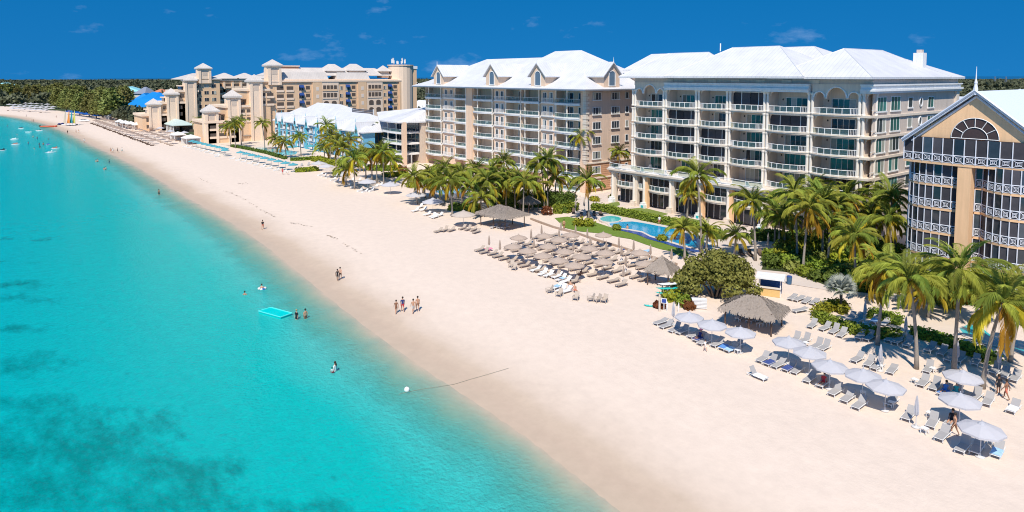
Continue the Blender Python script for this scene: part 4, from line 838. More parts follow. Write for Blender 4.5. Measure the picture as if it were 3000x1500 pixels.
def blob(n, c, r, rg, shell=.55):
    u = rg.normal(size=(n, 3)); u /= np.linalg.norm(u, axis=1)[:, None]
    k = (shell + (1 - shell) * rg.random(n) ** .6)[:, None]; lump = 1 + .22 * np.sin(u[:, :1] * 5 + c[0]) * np.sin(u[:, 1:2] * 6 + c[1]) + .15 * np.sin(u[:, 2:] * 9)
    return np.array(c) + u * k * np.array(r) * lump, u
# ---- palms
def frond_mesh(name, L, lift, droop, m, nl=40, hang=.5, seed=0):
    r = random.Random(seed); V = []; F = []; pts = []
    a = lift; x = z = 0
    for i in range(13): pts.append((x, z, a)); x += math.cos(a) * L / 12; z += math.sin(a) * L / 12; a -= droop / 12 * (.4 + 1.2 * i / 12)
    def at(t): i = min(11, int(t * 12)); f = t * 12 - i; p, q = pts[i], pts[i + 1]; return p[0] + (q[0] - p[0]) * f, p[1] + (q[1] - p[1]) * f, p[2]
    for i in range(12):    # midrib
        w = .05 * (1 - i / 13); p, q = pts[i], pts[i + 1]; k = len(V); V += [(p[0], -w, p[1]), (p[0], w, p[1]), (q[0], w, q[1]), (q[0], -w, q[1])]; F.append((k, k + 1, k + 2, k + 3))
    for i in range(nl):
        t = .12 + .88 * i / nl; X, Z, A = at(t); ln = L * .20 * math.sin(math.pi * (.12 + .8 * t)) ** .7 * r.uniform(.85, 1.1) + .12
        for s in (-1, 1):
            fw = .75 + .3 * t; tx, ty, tz = math.cos(A) * ln * fw, s * ln * (1 - hang * .5) * .85, math.sin(A) * ln * fw - ln * hang * r.uniform(.7, 1.2)
            w = L * .009; k = len(V); V += [(X - w, 0, Z), (X + w * 1.3, 0, Z), (X + tx * .6 + w, ty * .62, Z + tz * .42), (X + tx, ty, Z + tz), (X + tx * .5 - w, ty * .55, Z + tz * .36)]; F.append((k, k + 1, k + 2, k + 3, k + 4))
    me = bpy.data.meshes.new(name); me.from_pydata(V, [], F); me.materials.append(m); me.update(); return me
FR = {'up': [frond_mesh('frond', 3.6, 1.15, 1.5, M_frond, seed=1, hang=.35), frond_mesh('frond', 3.4, 1.3, 1.2, M_frondd, seed=2, hang=.3)],
      'mid': [frond_mesh('frond', 3.9, .75, 1.9, M_frond, seed=3, hang=.55), frond_mesh('frond', 3.9, .6, 1.8, M_frondd, seed=4, hang=.6), frond_mesh('frond', 3.8, .5, 1.7, M_frond, seed=5, hang=.65)],
      'low': [frond_mesh('frond', 3.7, .15, 1.6, M_frond, seed=6, hang=.8), frond_mesh('frond', 3.6, .0, 1.5, M_frondy, seed=7, hang=.85), frond_mesh('frond', 3.6, .1, 1.7, M_frondd, seed=9, hang=.8)],
      'dead': [frond_mesh('frond', 3.3, -.5, 1.2, M_frondo, seed=8, hang=.9), frond_mesh('frond', 3.5, -.25, 1.5, M_frondy, seed=10, hang=.9)]}
def frond_set(rg, yellow=.3, n=24):
    out = []; az = rg.uniform(0, 6.28)
    for i in range(n):
        az += 2.399; f = i / n
        k = 'up' if f < .25 else 'mid' if f < .62 else 'low' if f < .62 + .38 * (1 - yellow) else 'dead'
        out.append((rg.choice(FR[k]), az + rg.uniform(-.15, .15), rg.uniform(-.25, .25), rg.uniform(.78, 1.15)))
    return out
CROWNS = []
def joined_crown(seed, yellow):
    rg = random.Random(seed); V = []; F = []; mi = []; mats = [M_frond, M_frondd, M_frondy, M_frondo]
    for me, az, tilt, s in frond_set(rg, yellow, 26):
        R_ = Euler((tilt, tilt, az)).to_matrix() * s; o = len(V); V += [tuple(R_ @ v.co) for v in me.vertices]; k = mats.index(me.materials[0])
        for p in me.polygons: F.append(tuple(i + o for i in p.vertices)); mi.append(k)
    me = bpy.data.meshes.new('crown'); me.from_pydata(V, [], F); [me.materials.append(m) for m in mats]; me.polygons.foreach_set('material_index', mi); me.update(); return me
for s in range(6): CROWNS.append(joined_crown(s, (.1, .35, .2, .5, .15, .3)[s]))
def palm(bx, by, cx, cy, label, group, size=1.0, yellow=.3, detail=True, seed=0, trunk_r=.17):
    rg = random.Random(seed * 31 + int(bx)); g = GS(bx, by); h = max(2.2, height_at(g, cy) - g.z)
    # lean: where the crown sits sideways at the same depth
    depth = g.x * HEAD[0] + g.y * HEAD[1]; lat = (cx - bx) / FPX * depth
    t = thing('coconut_palm', label, 'palm tree', g, 0, group)
    top = Vector((RIGHT[0] * lat, RIGHT[1] * lat, h)); n = 8; pts = []; rs = []
    for i in range(n + 1):
        f = i / n; e = f ** 1.7; pts.append((top.x * e, top.y * e, h * f - (.12 if i == 0 else 0))); rs.append(trunk_r * (1.5 - .9 * min(1, f * 4) * .45 - .35 * f))
    put('trunk', MB().tube(pts, rs, 8).mesh('trunk', M_trunk, True), t)
    if detail:
        for me, az, tilt, s in frond_set(rg, yellow, 27): put('frond', me, t, top, (tilt, tilt, az), s * size)
        mb = MB(); [mb.lathe(.22 * math.cos(k * 1.3), .22 * math.sin(k * 1.3), [(.02, -.55), (.13, -.42), (.13, -.3), (.02, -.15)], 6) for k in range(5)]
        put('coconuts', mb.mesh('coconuts', M_lime), t, top)
    else: put('crown', rg.choice(CROWNS), t, top, (rg.uniform(-.1, .1), rg.uniform(-.1, .1), rg.uniform(0, 6.28)), size * rg.uniform(.92, 1.1))
    return t
def palm_row(lst, text, group, **k):
    lst = sorted(lst, key=lambda q: q[0])
    for i, q in enumerate(lst): palm(*q[:4], text.format(o=ORD[i]), group, seed=i + len(text), **{**k, **(q[4] if len(q) > 4 else {})})
# the big palms round the pools and the beach bar
palm(2054, 740, 2038, 516, 'tallest coconut palm, pale trunk rising from the pool edge before the cream condominium', 'tall palms', 1.1, .45)
palm(2213, 764, 2198, 590, 'tall coconut palm behind the sea grape bush with a leaning slender trunk', 'tall palms', 1.0, .2)
palm(2571, 1009, 2589, 790, 'coconut palm with very yellow fronds, upright pale trunk by the lounger hedge', 'beach palms', .95, .85)
palm(2685, 1080, 2650, 815, 'coconut palm with a curved trunk leaning from the umbrellas towards the gabled block', 'beach palms', 1.0, .45)
palm(2794, 1090, 2799, 790, 'coconut palm with straight trunk in front of the gabled block, behind the open umbrella', 'beach palms', 1.15, .3)
palm(2879, 1137, 2925, 885, 'bushy coconut palm with drooping orange fronds beside the small pool', 'beach palms', 1.25, .6)
palm(2960, 1060, 2995, 880, 'coconut palm cut by the picture edge beyond the drooping orange one', 'beach palms', 1.15, .4)
palm(2505, 838, 2496, 690, 'coconut palm with hanging yellow fronds above the silver fan palm', 'garden palms', 1.05, .75)
palm(2624, 750, 2601, 575, 'tall coconut palm touching the curved balconies of the gabled block', 'garden palms', 1.1, .5)
palm(2610, 770, 2597, 640, 'shorter coconut palm below the tall one at the curved balconies, with hanging brown fronds', 'garden palms', 1.05, .6)
palm_row([(2006, 758, 2000, 668), (2070, 735, 2070, 676), (2152, 750, 2155, 688), (2013, 640, 2018, 568)], '{o} short palm from the beach wall by the long blue pool', 'short palms by the pool', size=.8, yellow=.2)
palm_row([(2335, 764, 2319, 565, dict(yellow=.25)), (2352, 801, 2366, 610, dict(yellow=.6)), (2409, 755, 2405, 585), (2440, 740, 2450, 600), (2518, 705, 2518, 600), (2300, 735, 2290, 640), (2385, 700, 2380, 560), (2470, 720, 2475, 575), (2545, 740, 2548, 640), (2270, 720, 2268, 620), (2425, 775, 2430, 660), (2560, 720, 2565, 590)],
         '{o} palm in the dense grove before the cream condominium, counting from the pool', 'palm grove before the condominium', size=1.08, yellow=.35)
palm_row([(2720, 930, 2725, 850), (2660, 905, 2700, 800), (2760, 900, 2770, 830), (2860, 950, 2860, 850), (2600, 880, 2560, 810)], '{o} lower palm in the garden under the gabled block, counting from the pool', 'low garden palms', size=.85, yellow=.4)
palm_row([(1221, 598, 1215, 517), (1274, 587, 1263, 511), (1305, 590, 1307, 490), (1325, 634, 1317, 530), (1354, 601, 1353, 509), (1427, 628, 1426, 530), (1412, 634, 1407, 577), (1455, 617, 1456, 522), (1482, 617, 1483, 530), (1478, 560, 1476, 475), (1509, 615, 1508, 536), (1533, 631, 1535, 530), (1595, 609, 1584, 482), (1604, 609, 1605, 468), (1725, 645, 1720, 530), (1245, 580, 1243, 528), (1290, 600, 1288, 535), (1375, 610, 1378, 540), (1395, 590, 1392, 500), (1445, 590, 1442, 505), (1560, 615, 1562, 545), (1625, 600, 1630, 520), (1340, 580, 1338, 520)],
         '{o} palm along the peach block garden, counting from the sea', 'palms before the peach block', size=1.1, yellow=.3, trunk_r=.15)
palm(1716, 562, 1699, 400, 'very tall thin palm standing against the corner of the peach block', 'tall palms', .9, .15, trunk_r=.13); palm(1816, 560, 1812, 445, 'thin palm in the gap between the peach block and the cream condominium', 'tall palms', .85, .2, trunk_r=.12)
palm_row([(950, 468, 953, 430), (985, 498, 985, 419), (1004, 505, 1004, 435), (1014, 545, 1014, 495), (1039, 554, 1037, 465), (1055, 502, 1055, 447), (1072, 523, 1072, 456), (1090, 528, 1090, 460), (1104, 535, 1104, 445), (1124, 542, 1123, 446), (1144, 520, 1144, 470), (968, 480, 970, 400), (1020, 490, 1022, 410), (1109, 460, 1109, 378)],
         '{o} palm of the grove below the low curved wing, counting from the sea', 'palms below the curved wing', detail=False, size=1.12)
palm_row([(690, 434, 687, 361), (707, 424, 704, 355), (730, 402, 727, 338), (676, 430, 672, 372), (630, 400, 628, 361), (545, 375, 545, 345), (585, 390, 585, 355), (776, 440, 770, 361), (809, 447, 806, 405), (839, 463, 832, 416), (882, 457, 878, 400), (961, 457, 958, 368), (605, 385, 603, 350), (500, 365, 500, 340)],
         '{o} palm between the tan resort and the blue hotel pool, counting from the sea', 'palms round the blue hotel', detail=False, size=1.0)
palm_row([(1126, 345, 1126, 290), (1073, 345, 1073, 306), (1007, 345, 1007, 308), (1202, 345, 1202, 305), (1150, 342, 1150, 312), (1040, 345, 1040, 315), (1180, 342, 1178, 318), (1100, 345, 1098, 316)], '{o} palm behind the white roof of the blue hotel, counting from the sea', 'palms behind the blue hotel', detail=False, size=1.2)

# ---- hedges, shrubs and bushes
def hedge(name, label, cat, pts, w, h, m, dens=34, size=.26, seed=0, group=None, rag=.12):
    "a clipped hedge along pts: dark core and a coat of leaves"
    rg = np.random.default_rng(seed + 5); t = thing(name, label, cat, (pts[0][0], pts[0][1], 0), 0, group); o = np.array([pts[0][0], pts[0][1]])
    C = []; N = []; mb = MB()
    for a, b in zip(pts[:-1], pts[1:]):
        a = np.array(a[:2]) - o; b = np.array(b[:2]) - o; L = np.linalg.norm(b - a); u = (b - a) / L; v = np.array([-u[1], u[0]])
        q = [a - v * w * .42, b - v * w * .42, b + v * w * .42, a + v * w * .42]; mb.prism(q, 0, h * .88)
        n = int(L * (w + 2 * h) * dens); s = rg.random(n) * (w + 2 * h); l_ = rg.random(n) * L * 1.02
        off = np.where(s < h, -w / 2, np.where(s < h + w, s - h - w / 2, w / 2)); zz = np.where(s < h, s, np.where(s < h + w, h, s - h - w))
        P_ = a + np.outer(l_, u) + np.outer(off, v); nn = np.where((s < h)[:, None], np.r_[-v, 0], np.where((s < h + w)[:, None], [0, 0, 1], np.r_[v, 0]))
        C.append(np.c_[P_, np.maximum(.05, zz)] + rg.normal(size=(n, 3)) * rag + nn * .05); N.append(nn)
    put('core', mb.mesh('core', M_deep), t); V, F = leaves(np.concatenate(C), size, np.concatenate(N), seed=seed); put('foliage', np_mesh('foliage', V, F, m), t); return t
def bush(name, label, cat, loc, r, m, n=900, size=.28, seed=0, group=None, m2=None):
    rg = np.random.default_rng(seed + 11); t = thing(name, label, cat, loc, 0, group)
    C, N = blob(n, (0, 0, r[2] * .45), (r[0], r[1], r[2] * .62), rg, .5); C[:, 2] = np.abs(C[:, 2]); V, F = leaves(C, size, N, seed=seed)
    put('foliage', np_mesh('foliage', V, F, m), t); mb = MB(); [mb.tube([(0, 0, -.05), (r[0] * .3 * math.cos(k * 2.1), r[1] * .3 * math.sin(k * 2.1), r[2] * .6)], [.06, .02], 5) for k in range(3)]; put('stems', mb.mesh('stems', M_trunkd), t)
    if m2:
        V, F = leaves(C[:n // 6] * 1.03, size * .7, N[:n // 6], seed=seed + 1); put('blossom', np_mesh('blossom', V, F, m2), t)
    return t
# the big sea grape
SG = thing('sea_grape', 'big spreading sea grape bush with round leaves beside the beach bar', 'bush', G(2095, 868)); rg = np.random.default_rng(3); C = []; N = []
for k in range(58):
    a = rg.uniform(0, 6.28); rr = rg.uniform(0, 1.12) ** .6; cx_, cy_ = RIGHT[0] * 4.6 * rr * math.cos(a) + HEAD[0] * 2.9 * rr * math.sin(a), RIGHT[1] * 4.6 * rr * math.cos(a) + HEAD[1] * 2.9 * rr * math.sin(a)
    cz = (1.2 + 3.6 * math.sqrt(max(0, 1 - rr ** 2))) * rg.uniform(.5, 1.12); rb = rg.uniform(.7, 1.5); c_, n_ = blob(int(210 * rb ** 1.6) + 60, (cx_, cy_, cz), (rb, rb, rb * .75), rg, .6); C.append(c_); N.append(n_)
C = np.concatenate(C); C[:, 2] = np.maximum(C[:, 2], .25); V, F = leaves(C, .30, np.concatenate(N), aspect=1.15, seed=2); put('foliage', np_mesh('foliage', V, F, M_grape), SG)
mb = MB()
for k in range(9): a = k * .7; mb.tube([(.4 * math.cos(a), .4 * math.sin(a), -.1), (1.2 * math.cos(a), 1.2 * math.sin(a), 1.2), (2.6 * math.cos(a), 2.6 * math.sin(a), 2.6)], [.16, .11, .05], 6)
put('trunk', mb.mesh('trunk', M_trunkd), SG)
# ---- gardens, lawns, pools and paths
M_lawn = mat('lawn_grass', (.14, .215, .03), .95, .3, 1.5, .5, 25); M_lawn2 = mat('lawn_mown', (.17, .22, .05), .95, .2, .8, .4, 25)
M_pave = mat('cream_paving', (.66, .55, .45), .85, .1, .8); M_deck = mat('pale_pool_deck', (.62, .53, .47), .8, .08, .6); M_soil = mat('planting_bed', (.045, .06, .02), .95, .5, .8)
M_pool = mat('pool_water', (.0, .31, .56), .08, .12, .5, .25, 3, spec=.4); M_pool2 = mat('shallow_pool_water', (.03, .44, .48), .08, .12, .5, .25, 3, spec=.4); M_tile = mat('deep_blue_tile', (.015, .07, .30), .15, .2, 1)
M_coping = mat('stone_coping', (.62, .56, .5), .8)
K2 = lambda pts: [(1350 + x / 3.68, 560 + y / 3.68) for x, y in pts]         # crop coordinates of the pool garden
K5 = lambda pts: [(1750 + x / 3.435, 400 + y / 3.435) for x, y in pts]
K4 = lambda pts: [(2400 + x * .3881, 900 + y * .3881) for x, y in pts]
K3 = lambda pts: [(1850 + x / 3.68, 740 + y / 3.68) for x, y in pts]
K1 = lambda pts: [(1100 + x / 3.68, 400 + y / 3.68) for x, y in pts]
K6 = lambda pts: [(650 + x / 4.293, 400 + y / 4.293) for x, y in pts]
gp('garden_ground', [(1650, 588), (1815, 556), (1900, 575), (2330, 650), (2680, 700), (3000, 860), (3120, 960), (2860, 900), (2560, 872), (2300, 830), (2200, 790), (2010, 745), (1960, 690), (1650, 618)], .010, M_deck)
gp('planting_bed', [(2230, 790), (2330, 800), (2440, 845), (2560, 862), (2650, 850), (2640, 760), (2500, 700), (2380, 700), (2250, 745)], .014, M_soil)
gp('planting_bed', [(2480, 800), (2700, 800), (2860, 870), (3000, 960), (3100, 930), (2900, 790), (2650, 740)], .018, M_soil)
gp('lawn', K2([(1010, 290), (1150, 275), (1300, 305), (1480, 345), (1600, 385), (1730, 425), (1950, 460), (2200, 540), (2400, 600), (2460, 680), (2440, 725), (2350, 695), (2270, 650), (2150, 625), (1990, 575), (1830, 515), (1700, 495), (1500, 455), (1290, 435), (1110, 395), (1075, 350)]), .022, M_lawn)
for q in ([(30, 690), (130, 650), (220, 660), (230, 690), (170, 710)], [(240, 735), (460, 715), (720, 780), (640, 805)], [(700, 830), (830, 800), (1060, 850), (960, 880)], [(1500, 950), (1590, 940), (1960, 1015), (1900, 1050)]): gp('lawn', K5(q), .024, M_lawn2)
for q in ([(190, 715), (330, 680), (400, 705), (250, 738)], [(640, 808), (740, 772), (880, 798), (800, 830)], [(960, 880), (1080, 855), (1260, 880), (1300, 915)], [(0, 690), (190, 630), (225, 640), (20, 705)]): gp('path', K5(q), .028, M_pave)
# long pool with its deep blue infinity edge, and the spa
pool = K2([(1600, 352), (1700, 336), (1850, 330), (1960, 345), (2100, 372), (2330, 418), (2540, 500), (2640, 560), (2720, 600), (2680, 640), (2520, 610), (2350, 570), (2200, 522), (2050, 482), (1960, 436), (1800, 408), (1700, 398), (1615, 372)])
gp('pool_coping', [(x + dx, y + dy) for (x, y), (dx, dy) in zip(pool, [(-6, 0), (-2, -4), (0, -5), (3, -5), (4, -5), (5, -5), (6, -4), (8, -3), (9, 0), (4, 3), (0, 4), (-2, 4), (-3, 4), (-4, 4), (-4, 4), (-4, 4), (-4, 3), (-5, 3)])], .06, M_coping, th=.05)
gp('pool_water', pool, .066, M_pool)
gp('pool_edge', K2([(1725, 412), (1800, 422), (1955, 450), (2040, 496), (2190, 540), (2345, 588), (2520, 632), (2660, 655), (2665, 672), (2500, 655), (2330, 612), (2180, 562), (2020, 520), (1900, 470), (1780, 440), (1715, 425)]), .069, M_tile)
sp = [(1789 + 31 * math.cos(t * .3927), 645 + 8.5 * math.sin(t * .3927)) for t in range(16)]; gp('spa_coping', [(1789 + (x - 1789) * 1.15, 645 + (y - 645) * 1.2) for x, y in sp], .25, M_coping, th=.24); gp('spa_water', sp, .256, M_pool2)
# pool of the peach block, of the blue hotel, and the corner pool
gp('patio', K1([(540, 560), (900, 500), (1250, 560), (1500, 560), (2080, 580), (1700, 640), (1300, 690), (1240, 760), (800, 760), (640, 700)]), .012, M_deck)
gp('pool_water', K1([(640, 590), (720, 575), (830, 570), (1010, 535), (1020, 580), (960, 600), (950, 640), (870, 670), (780, 650), (700, 620)]), .04, M_pool); gp('pool_edge', K1([(770, 655), (870, 675), (880, 660), (800, 640)]), .044, M_tile)
gp('patio', K6([(-350, -40), (200, 60), (700, 30), (1180, 170), (1160, 290), (860, 290), (300, 160), (-300, 40)]), .012, M_pave)
gp('pool_water', K6([(430, 140), (600, 140), (950, 190), (930, 225), (760, 240), (560, 210), (440, 170)]), .04, M_pool2); gp('pool_water', K6([(880, 262), (1120, 255), (1130, 275), (900, 285)]), .04, M_pool2)
gp('pool_coping', K4([(1040, 165), (1130, 120), (1250, 165), (1360, 250), (1560, 300), (1560, 360), (1250, 280), (1080, 215)]), .05, M_coping, th=.04); gp('pool_water', K4([(1060, 165), (1130, 130), (1240, 170), (1350, 258), (1550, 310), (1550, 345), (1250, 270), (1090, 205)]), .056, M_pool2)
gp('path', K4([(620, 90), (760, 20), (1000, 10), (1040, 160), (1010, 235), (880, 190), (700, 165)]), .02, M_pave)
gp('path', K6([(1830, 470), (1990, 480), (2110, 540), (2400, 510), (2410, 525), (2130, 560), (1960, 560), (1830, 500)]), .014, M_pave)
# low brown beach wall
bw = [G(x, y) for x, y in K2([(755, 305), (1000, 395), (1250, 460), (1450, 530), (1650, 590), (1900, 670), (2120, 740), (2330, 800)])]
t = thing('beach_wall', 'low weathered timber wall dividing the sand from the pool garden', 'wall', bw[0], 0)
for a, b in zip(bw[:-1], bw[1:]):
    u = (b - a).normalized(); v = Vector((-u.y, u.x, 0)) * .15; mb = MB().prism([tuple((p - bw[0])[:2]) for p in (a - v, b - v, b + v, a + v)], 0, .32); put('sleeper', mb.mesh('sleeper', mat('weathered_timber', (.38, .28, .21), .9, .2, 3)), t)
# hedges
hedge('hedge', 'clipped hedge running the whole length of the long pool', 'hedge', [G(x, y) for x, y in K2([(1430, 195), (1700, 250), (1900, 290), (2150, 345), (2400, 390), (2600, 425), (2800, 520)])], 1.9, 1.15, M_hedge, seed=1)
hedge('hedge', 'tall dark green hedge behind the thatched shelter before the peach block', 'hedge', [G(x, y) for x, y in K2([(330, 190), (640, 175), (950, 160), (1200, 190)])], 1.8, 3.0, M_deep, seed=2, rag=.2)
hedge('hedge', 'bright clipped hedge curling round the crescent of loungers', 'hedge', [G(x, y) for x, y in K3([(2010, 700), (2060, 640), (2180, 600), (2300, 590)])], 1.3, .8, M_lime, 60, .2, seed=3)
hedge('hedge', 'low clipped hedge behind the row of grey loungers', 'hedge', [G(x, y) for x, y in [(2396, 935), (2440, 955), (2490, 972), (2560, 985), (2640, 992)]], 1.5, .75, M_hedge, 60, .2, seed=4)
hedge('hedge', 'low hedge curving from the grey loungers towards the corner pool', 'hedge', [G(x, y) for x, y in K4([(690, 210), (800, 230), (930, 270), (1040, 320), (1180, 360), (1330, 430)])], 1.4, .8, M_hedge, 60, .2, seed=5)
hedge('hedge', 'short hedge block inside the crescent beside the closed parasol', 'hedge', [G(x, y) for x, y in K4([(380, 70), (480, 100), (620, 130)])], 1.2, .9, M_hedge, 60, .2, seed=6)
hedge('hedge', 'lime hedge strip at the seaward corner of the blue hotel garden', 'hedge', [G(x, y) for x, y in K6([(920, 445), (1050, 440), (1200, 425)])], 2.4, .9, M_lime, 18, .35, seed=7)
hedge('hedge', 'green hedge below the blue hotel pool terrace', 'hedge', [G(x, y) for x, y in K6([(860, 305), (1000, 300), (1170, 285)])], 1.6, .8, M_hedge, 14, .4, seed=8)
hedge('hedge', 'long low hedge edging the blue hotel pool towards the teal umbrellas', 'hedge', [G(x, y) for x, y in K6([(130, 130), (330, 165), (560, 215), (800, 285)])], 1.0, .8, M_deep, 14, .4, seed=9)
hedge('hedge', 'lime hedge before the curved wing, under the palms', 'hedge', [G(x, y) for x, y in K6([(1170, 300), (1400, 350), (1600, 385)])], 3.0, 1.2, M_lime, 14, .4, seed=10)
hedge('hedge', 'clipped green hedge along the glass ground floor of the curved wing', 'hedge', [G(x, y) for x, y in K6([(1830, 420), (2050, 430), (2250, 420)])], 2.2, 1.3, M_hedge, 14, .4, seed=11)
hedge('hedge', 'wide low hedge on the bend of the path below the curved wing', 'hedge', [G(x, y) for x, y in K6([(2050, 510), (2180, 490), (2330, 500)])], 3.2, .9, M_lime, 14, .4, seed=12)
hedge('hedge', 'low hedge beside the pool of the peach block, nearest the sand', 'hedge', [G(x, y) for x, y in K1([(800, 790), (960, 800), (1120, 800)])], 1.8, 1.2, M_hedge, 24, .32, seed=13)
hedge('hedge', 'grass-green hedge between the tan resort and the teal umbrellas', 'hedge', [G(x, y) for x, y in ((598, 408), (640, 411), (690, 412))], 6, 1.2, M_lime, 8, .6, seed=14)
hedge('hedge', 'clipped hedge along the lawn strip before the cream condominium', 'hedge', [G(x, y) for x, y in K5([(1560, 1035), (1760, 1040), (1960, 1090), (2200, 1130)])], 1.8, 1.6, M_deep, 30, .3, seed=15)
hedge('hedge', 'hedge between the peach block patio and the loungers by the round spa', 'hedge', [G(x, y) for x, y in K2([(1000, 230), (1100, 235), (1230, 200)])], 2.0, 1.4, M_hedge, 30, .3, seed=16)
# shrubs
SH = [(K2([(1270, 370)])[0], (1.3, 1.3, 1.4), M_lime, 'spiky lime shrub on the lawn strip, nearest the spa'), (K2([(1380, 375)])[0], (1.2, 1.2, 1.3), M_lime, 'lime shrub on the lawn strip, farther from the spa'), (K2([(1680, 415)])[0], (.9, .9, .9), M_hedge, 'small green shrub at the pool edge by the swimmer'),
      (K2([(2170, 530)])[0], (1.0, 1.0, .9), M_lime, 'small pale shrub below the infinity edge'), (K2([(930, 250)])[0], (1.4, 1.4, 1.5), M_rust, 'reddish shrub by the corner of the peach block hedge'), (K2([(1190, 95)])[0], (1.8, 1.6, 1.8), leaf_mat('grey_green_leaf', (.16, .2, .15)), 'grey-green rounded shrub above the tall dark hedge'),
      (K2([(1440, 105)])[0], (1.6, 1.2, 1.0), M_lime, 'yellow-flowering shrub beside the loungers by the spa', M_yel), (K2([(1650, 80)])[0], (1.4, 1.1, .9), M_lime, 'yellow-flowering shrub against the condominium corner', M_yel),
      (K3([(2260, 640)])[0], (.9, .9, 1.1), M_lime, 'rounded lime shrub at the foot of the silver fan palm'), (K1([(390, 545)])[0], (2.4, 1.6, 1.3), M_lime, 'rounded lime shrub on the sand below the first palm of the peach block'),
      (K1([(1400, 620)])[0], (3, 2, 2), M_hedge, 'green shrub under the palms by the peach block'), (K1([(1230, 640)])[0], (2.2, 2, 1.8), M_lime, 'yellowish shrub by the peach block pool'), (K6([(2280, 440)])[0], (2.2, 1.6, 1.6), M_rust, 'dark reddish shrub beside the curved wing'),
      (K3([(430, 500)])[0], (1.5, 1.3, 1.2), M_lime, 'lime shrub beside the turquoise kayaks'), (K3([(560, 560)])[0], (1.2, 1.1, 1.1), M_hedge, 'low green shrub behind the white cabinet'), (K3([(300, 590)])[0], (.8, .8, .7), M_rust, 'small brownish shrub at the beach sign'), (K3([(620, 600)])[0], (.9, .9, .8), M_rust, 'brownish ground shrub beside the white cabinet')]
for i, s in enumerate(SH): bush('shrub', s[3], 'shrub', G(*s[0]), s[1], s[2], 420, .26 + .03 * (s[1][0] > 1.7), i, 'garden shrubs', s[4] if len(s) > 4 else None)
# dense planting under the palms by the gabled block: shrubs one can count, in bands
cells = []
for ry, x0, x1 in ((712, 2330, 2640), (735, 2290, 2650), (758, 2250, 2660), (780, 2255, 2680), (802, 2330, 2720), (824, 2400, 2770), (846, 2450, 2830), (868, 2680, 2900), (890, 2780, 2990)):
    for k in range(int((x1 - x0) / 40) + 1): cells.append((x0 + k * 40 + random.uniform(-12, 12), ry + (k * 40) * .06 + random.uniform(-7, 7)))
for i, (x, y) in enumerate(sorted(cells)):
    m = (M_hedge, M_deep, M_lime, M_deep, M_hedge, M_grape)[(i * 7) % 6]; r = 1.2 + .5 * ((i * 13) % 5) / 4
    bush('shrub', f'{ORD[i]} shrub from the beach bar in the thick planting before the gabled block', 'shrub', G(x, y), (r, r, r * 1.15), m, 420, .32, i + 40, 'planting by the gabled block')
# silver fan palm
g0 = G(*K3([(2250, 640)])[0]); t = thing('silver_fan_palm', 'silvery blue fan palm standing in the hedge crescent', 'palm tree', g0, 0); put('trunk', MB().tube([(0, 0, -.1), (.05, 0, 1.6), (0, 0, 2.7)], [.2, .17, .2], 8).mesh('trunk', M_trunkd, True), t)
V = []; F = []
for k in range(17):
    a = 2 * math.pi * k / 17
    w = math.radians(17 * (k - 8)); ln = 1.15; b0 = len(V); V.append((.2, 0, 0))
    wl_ = .055; V += [(.95 + ln * math.cos(w * .55) - .0, ln * math.sin(w * .55) * 1.0, -.25 * abs(w))]; V.append((.95 + ln * .5 * math.cos(w * .55 + .12), ln * .5 * math.sin(w * .55 + .12), 0)); V.append((.95 + ln * .5 * math.cos(w * .55 - .12), ln * .5 * math.sin(w * .55 - .12), 0)); F.append((b0, b0 + 3, b0 + 1, b0 + 2))
fan = bpy.data.meshes.new('fan_leaf'); fan.from_pydata(V, [], F); fan.materials.append(M_silver); fan.update()
for k in range(26):
    e = -1.25 + 1.5 * (k / 26); put('fan_leaf', fan, t, (0, 0, 2.7), (random.uniform(-.4, .4), e, k * 2.4), random.uniform(.8, 1.05))
# ---- casuarina pines behind the far beach
def pine_crown(seed):
    rg = np.random.default_rng(seed); C = []; 
    for k in range(16):
        z = 3 + 9.5 * (k / 16) ** .8; r = (3.4 * (1 - k / 19) + .7); a = k * 2.4; c_, n_ = blob(120, (r * .45 * math.cos(a), r * .45 * math.sin(a), z), (r * .75, r * .75, 1.6), rg, .35); C.append(c_)
    V, F = leaves(np.concatenate(C), .55, aspect=2.6, seed=seed); return np_mesh('crown', V, F, M_pine)
PC = [pine_crown(s) for s in range(5)]; ptr = MB().tube([(0, 0, -.2), (.2, .1, 5), (0, 0, 11)], [.35, .25, .08], 6).mesh('trunk', M_trunkd)
front = [(5, 292), (28, 291), (52, 292), (78, 296), (105, 302), (130, 303), (150, 306), (172, 318), (196, 326), (216, 331), (238, 336), (260, 341), (282, 346), (304, 350), (326, 351), (348, 350), (366, 346)]
k_ = 0
for row, (dy, tx) in enumerate(((0, 'front row'), (-7, 'second row'), (-14, 'third row'), (-21, 'rearmost row'))):
    for i, (x, y) in enumerate(front):
        xx, yy = x + 9 * (row % 2) + random.uniform(-4, 4), y + dy * (y - 222) / 100 + random.uniform(-1.5, 1.5); g = G(xx, max(246, yy)); s = random.uniform(.95, 1.35) * (1.15 if x > 150 else 1.05)
        t = thing('casuarina_pine', f'{ORD[i]} feathery pine from the sea end, {tx} of the wood', 'tree', g, random.uniform(0, 6.28), 'pine wood behind the far beach')
        put('trunk', ptr, t, sc=s); put('crown', PC[k_ % 5], t, sc=(s * 1.25, s * 1.25, s)); k_ += 1
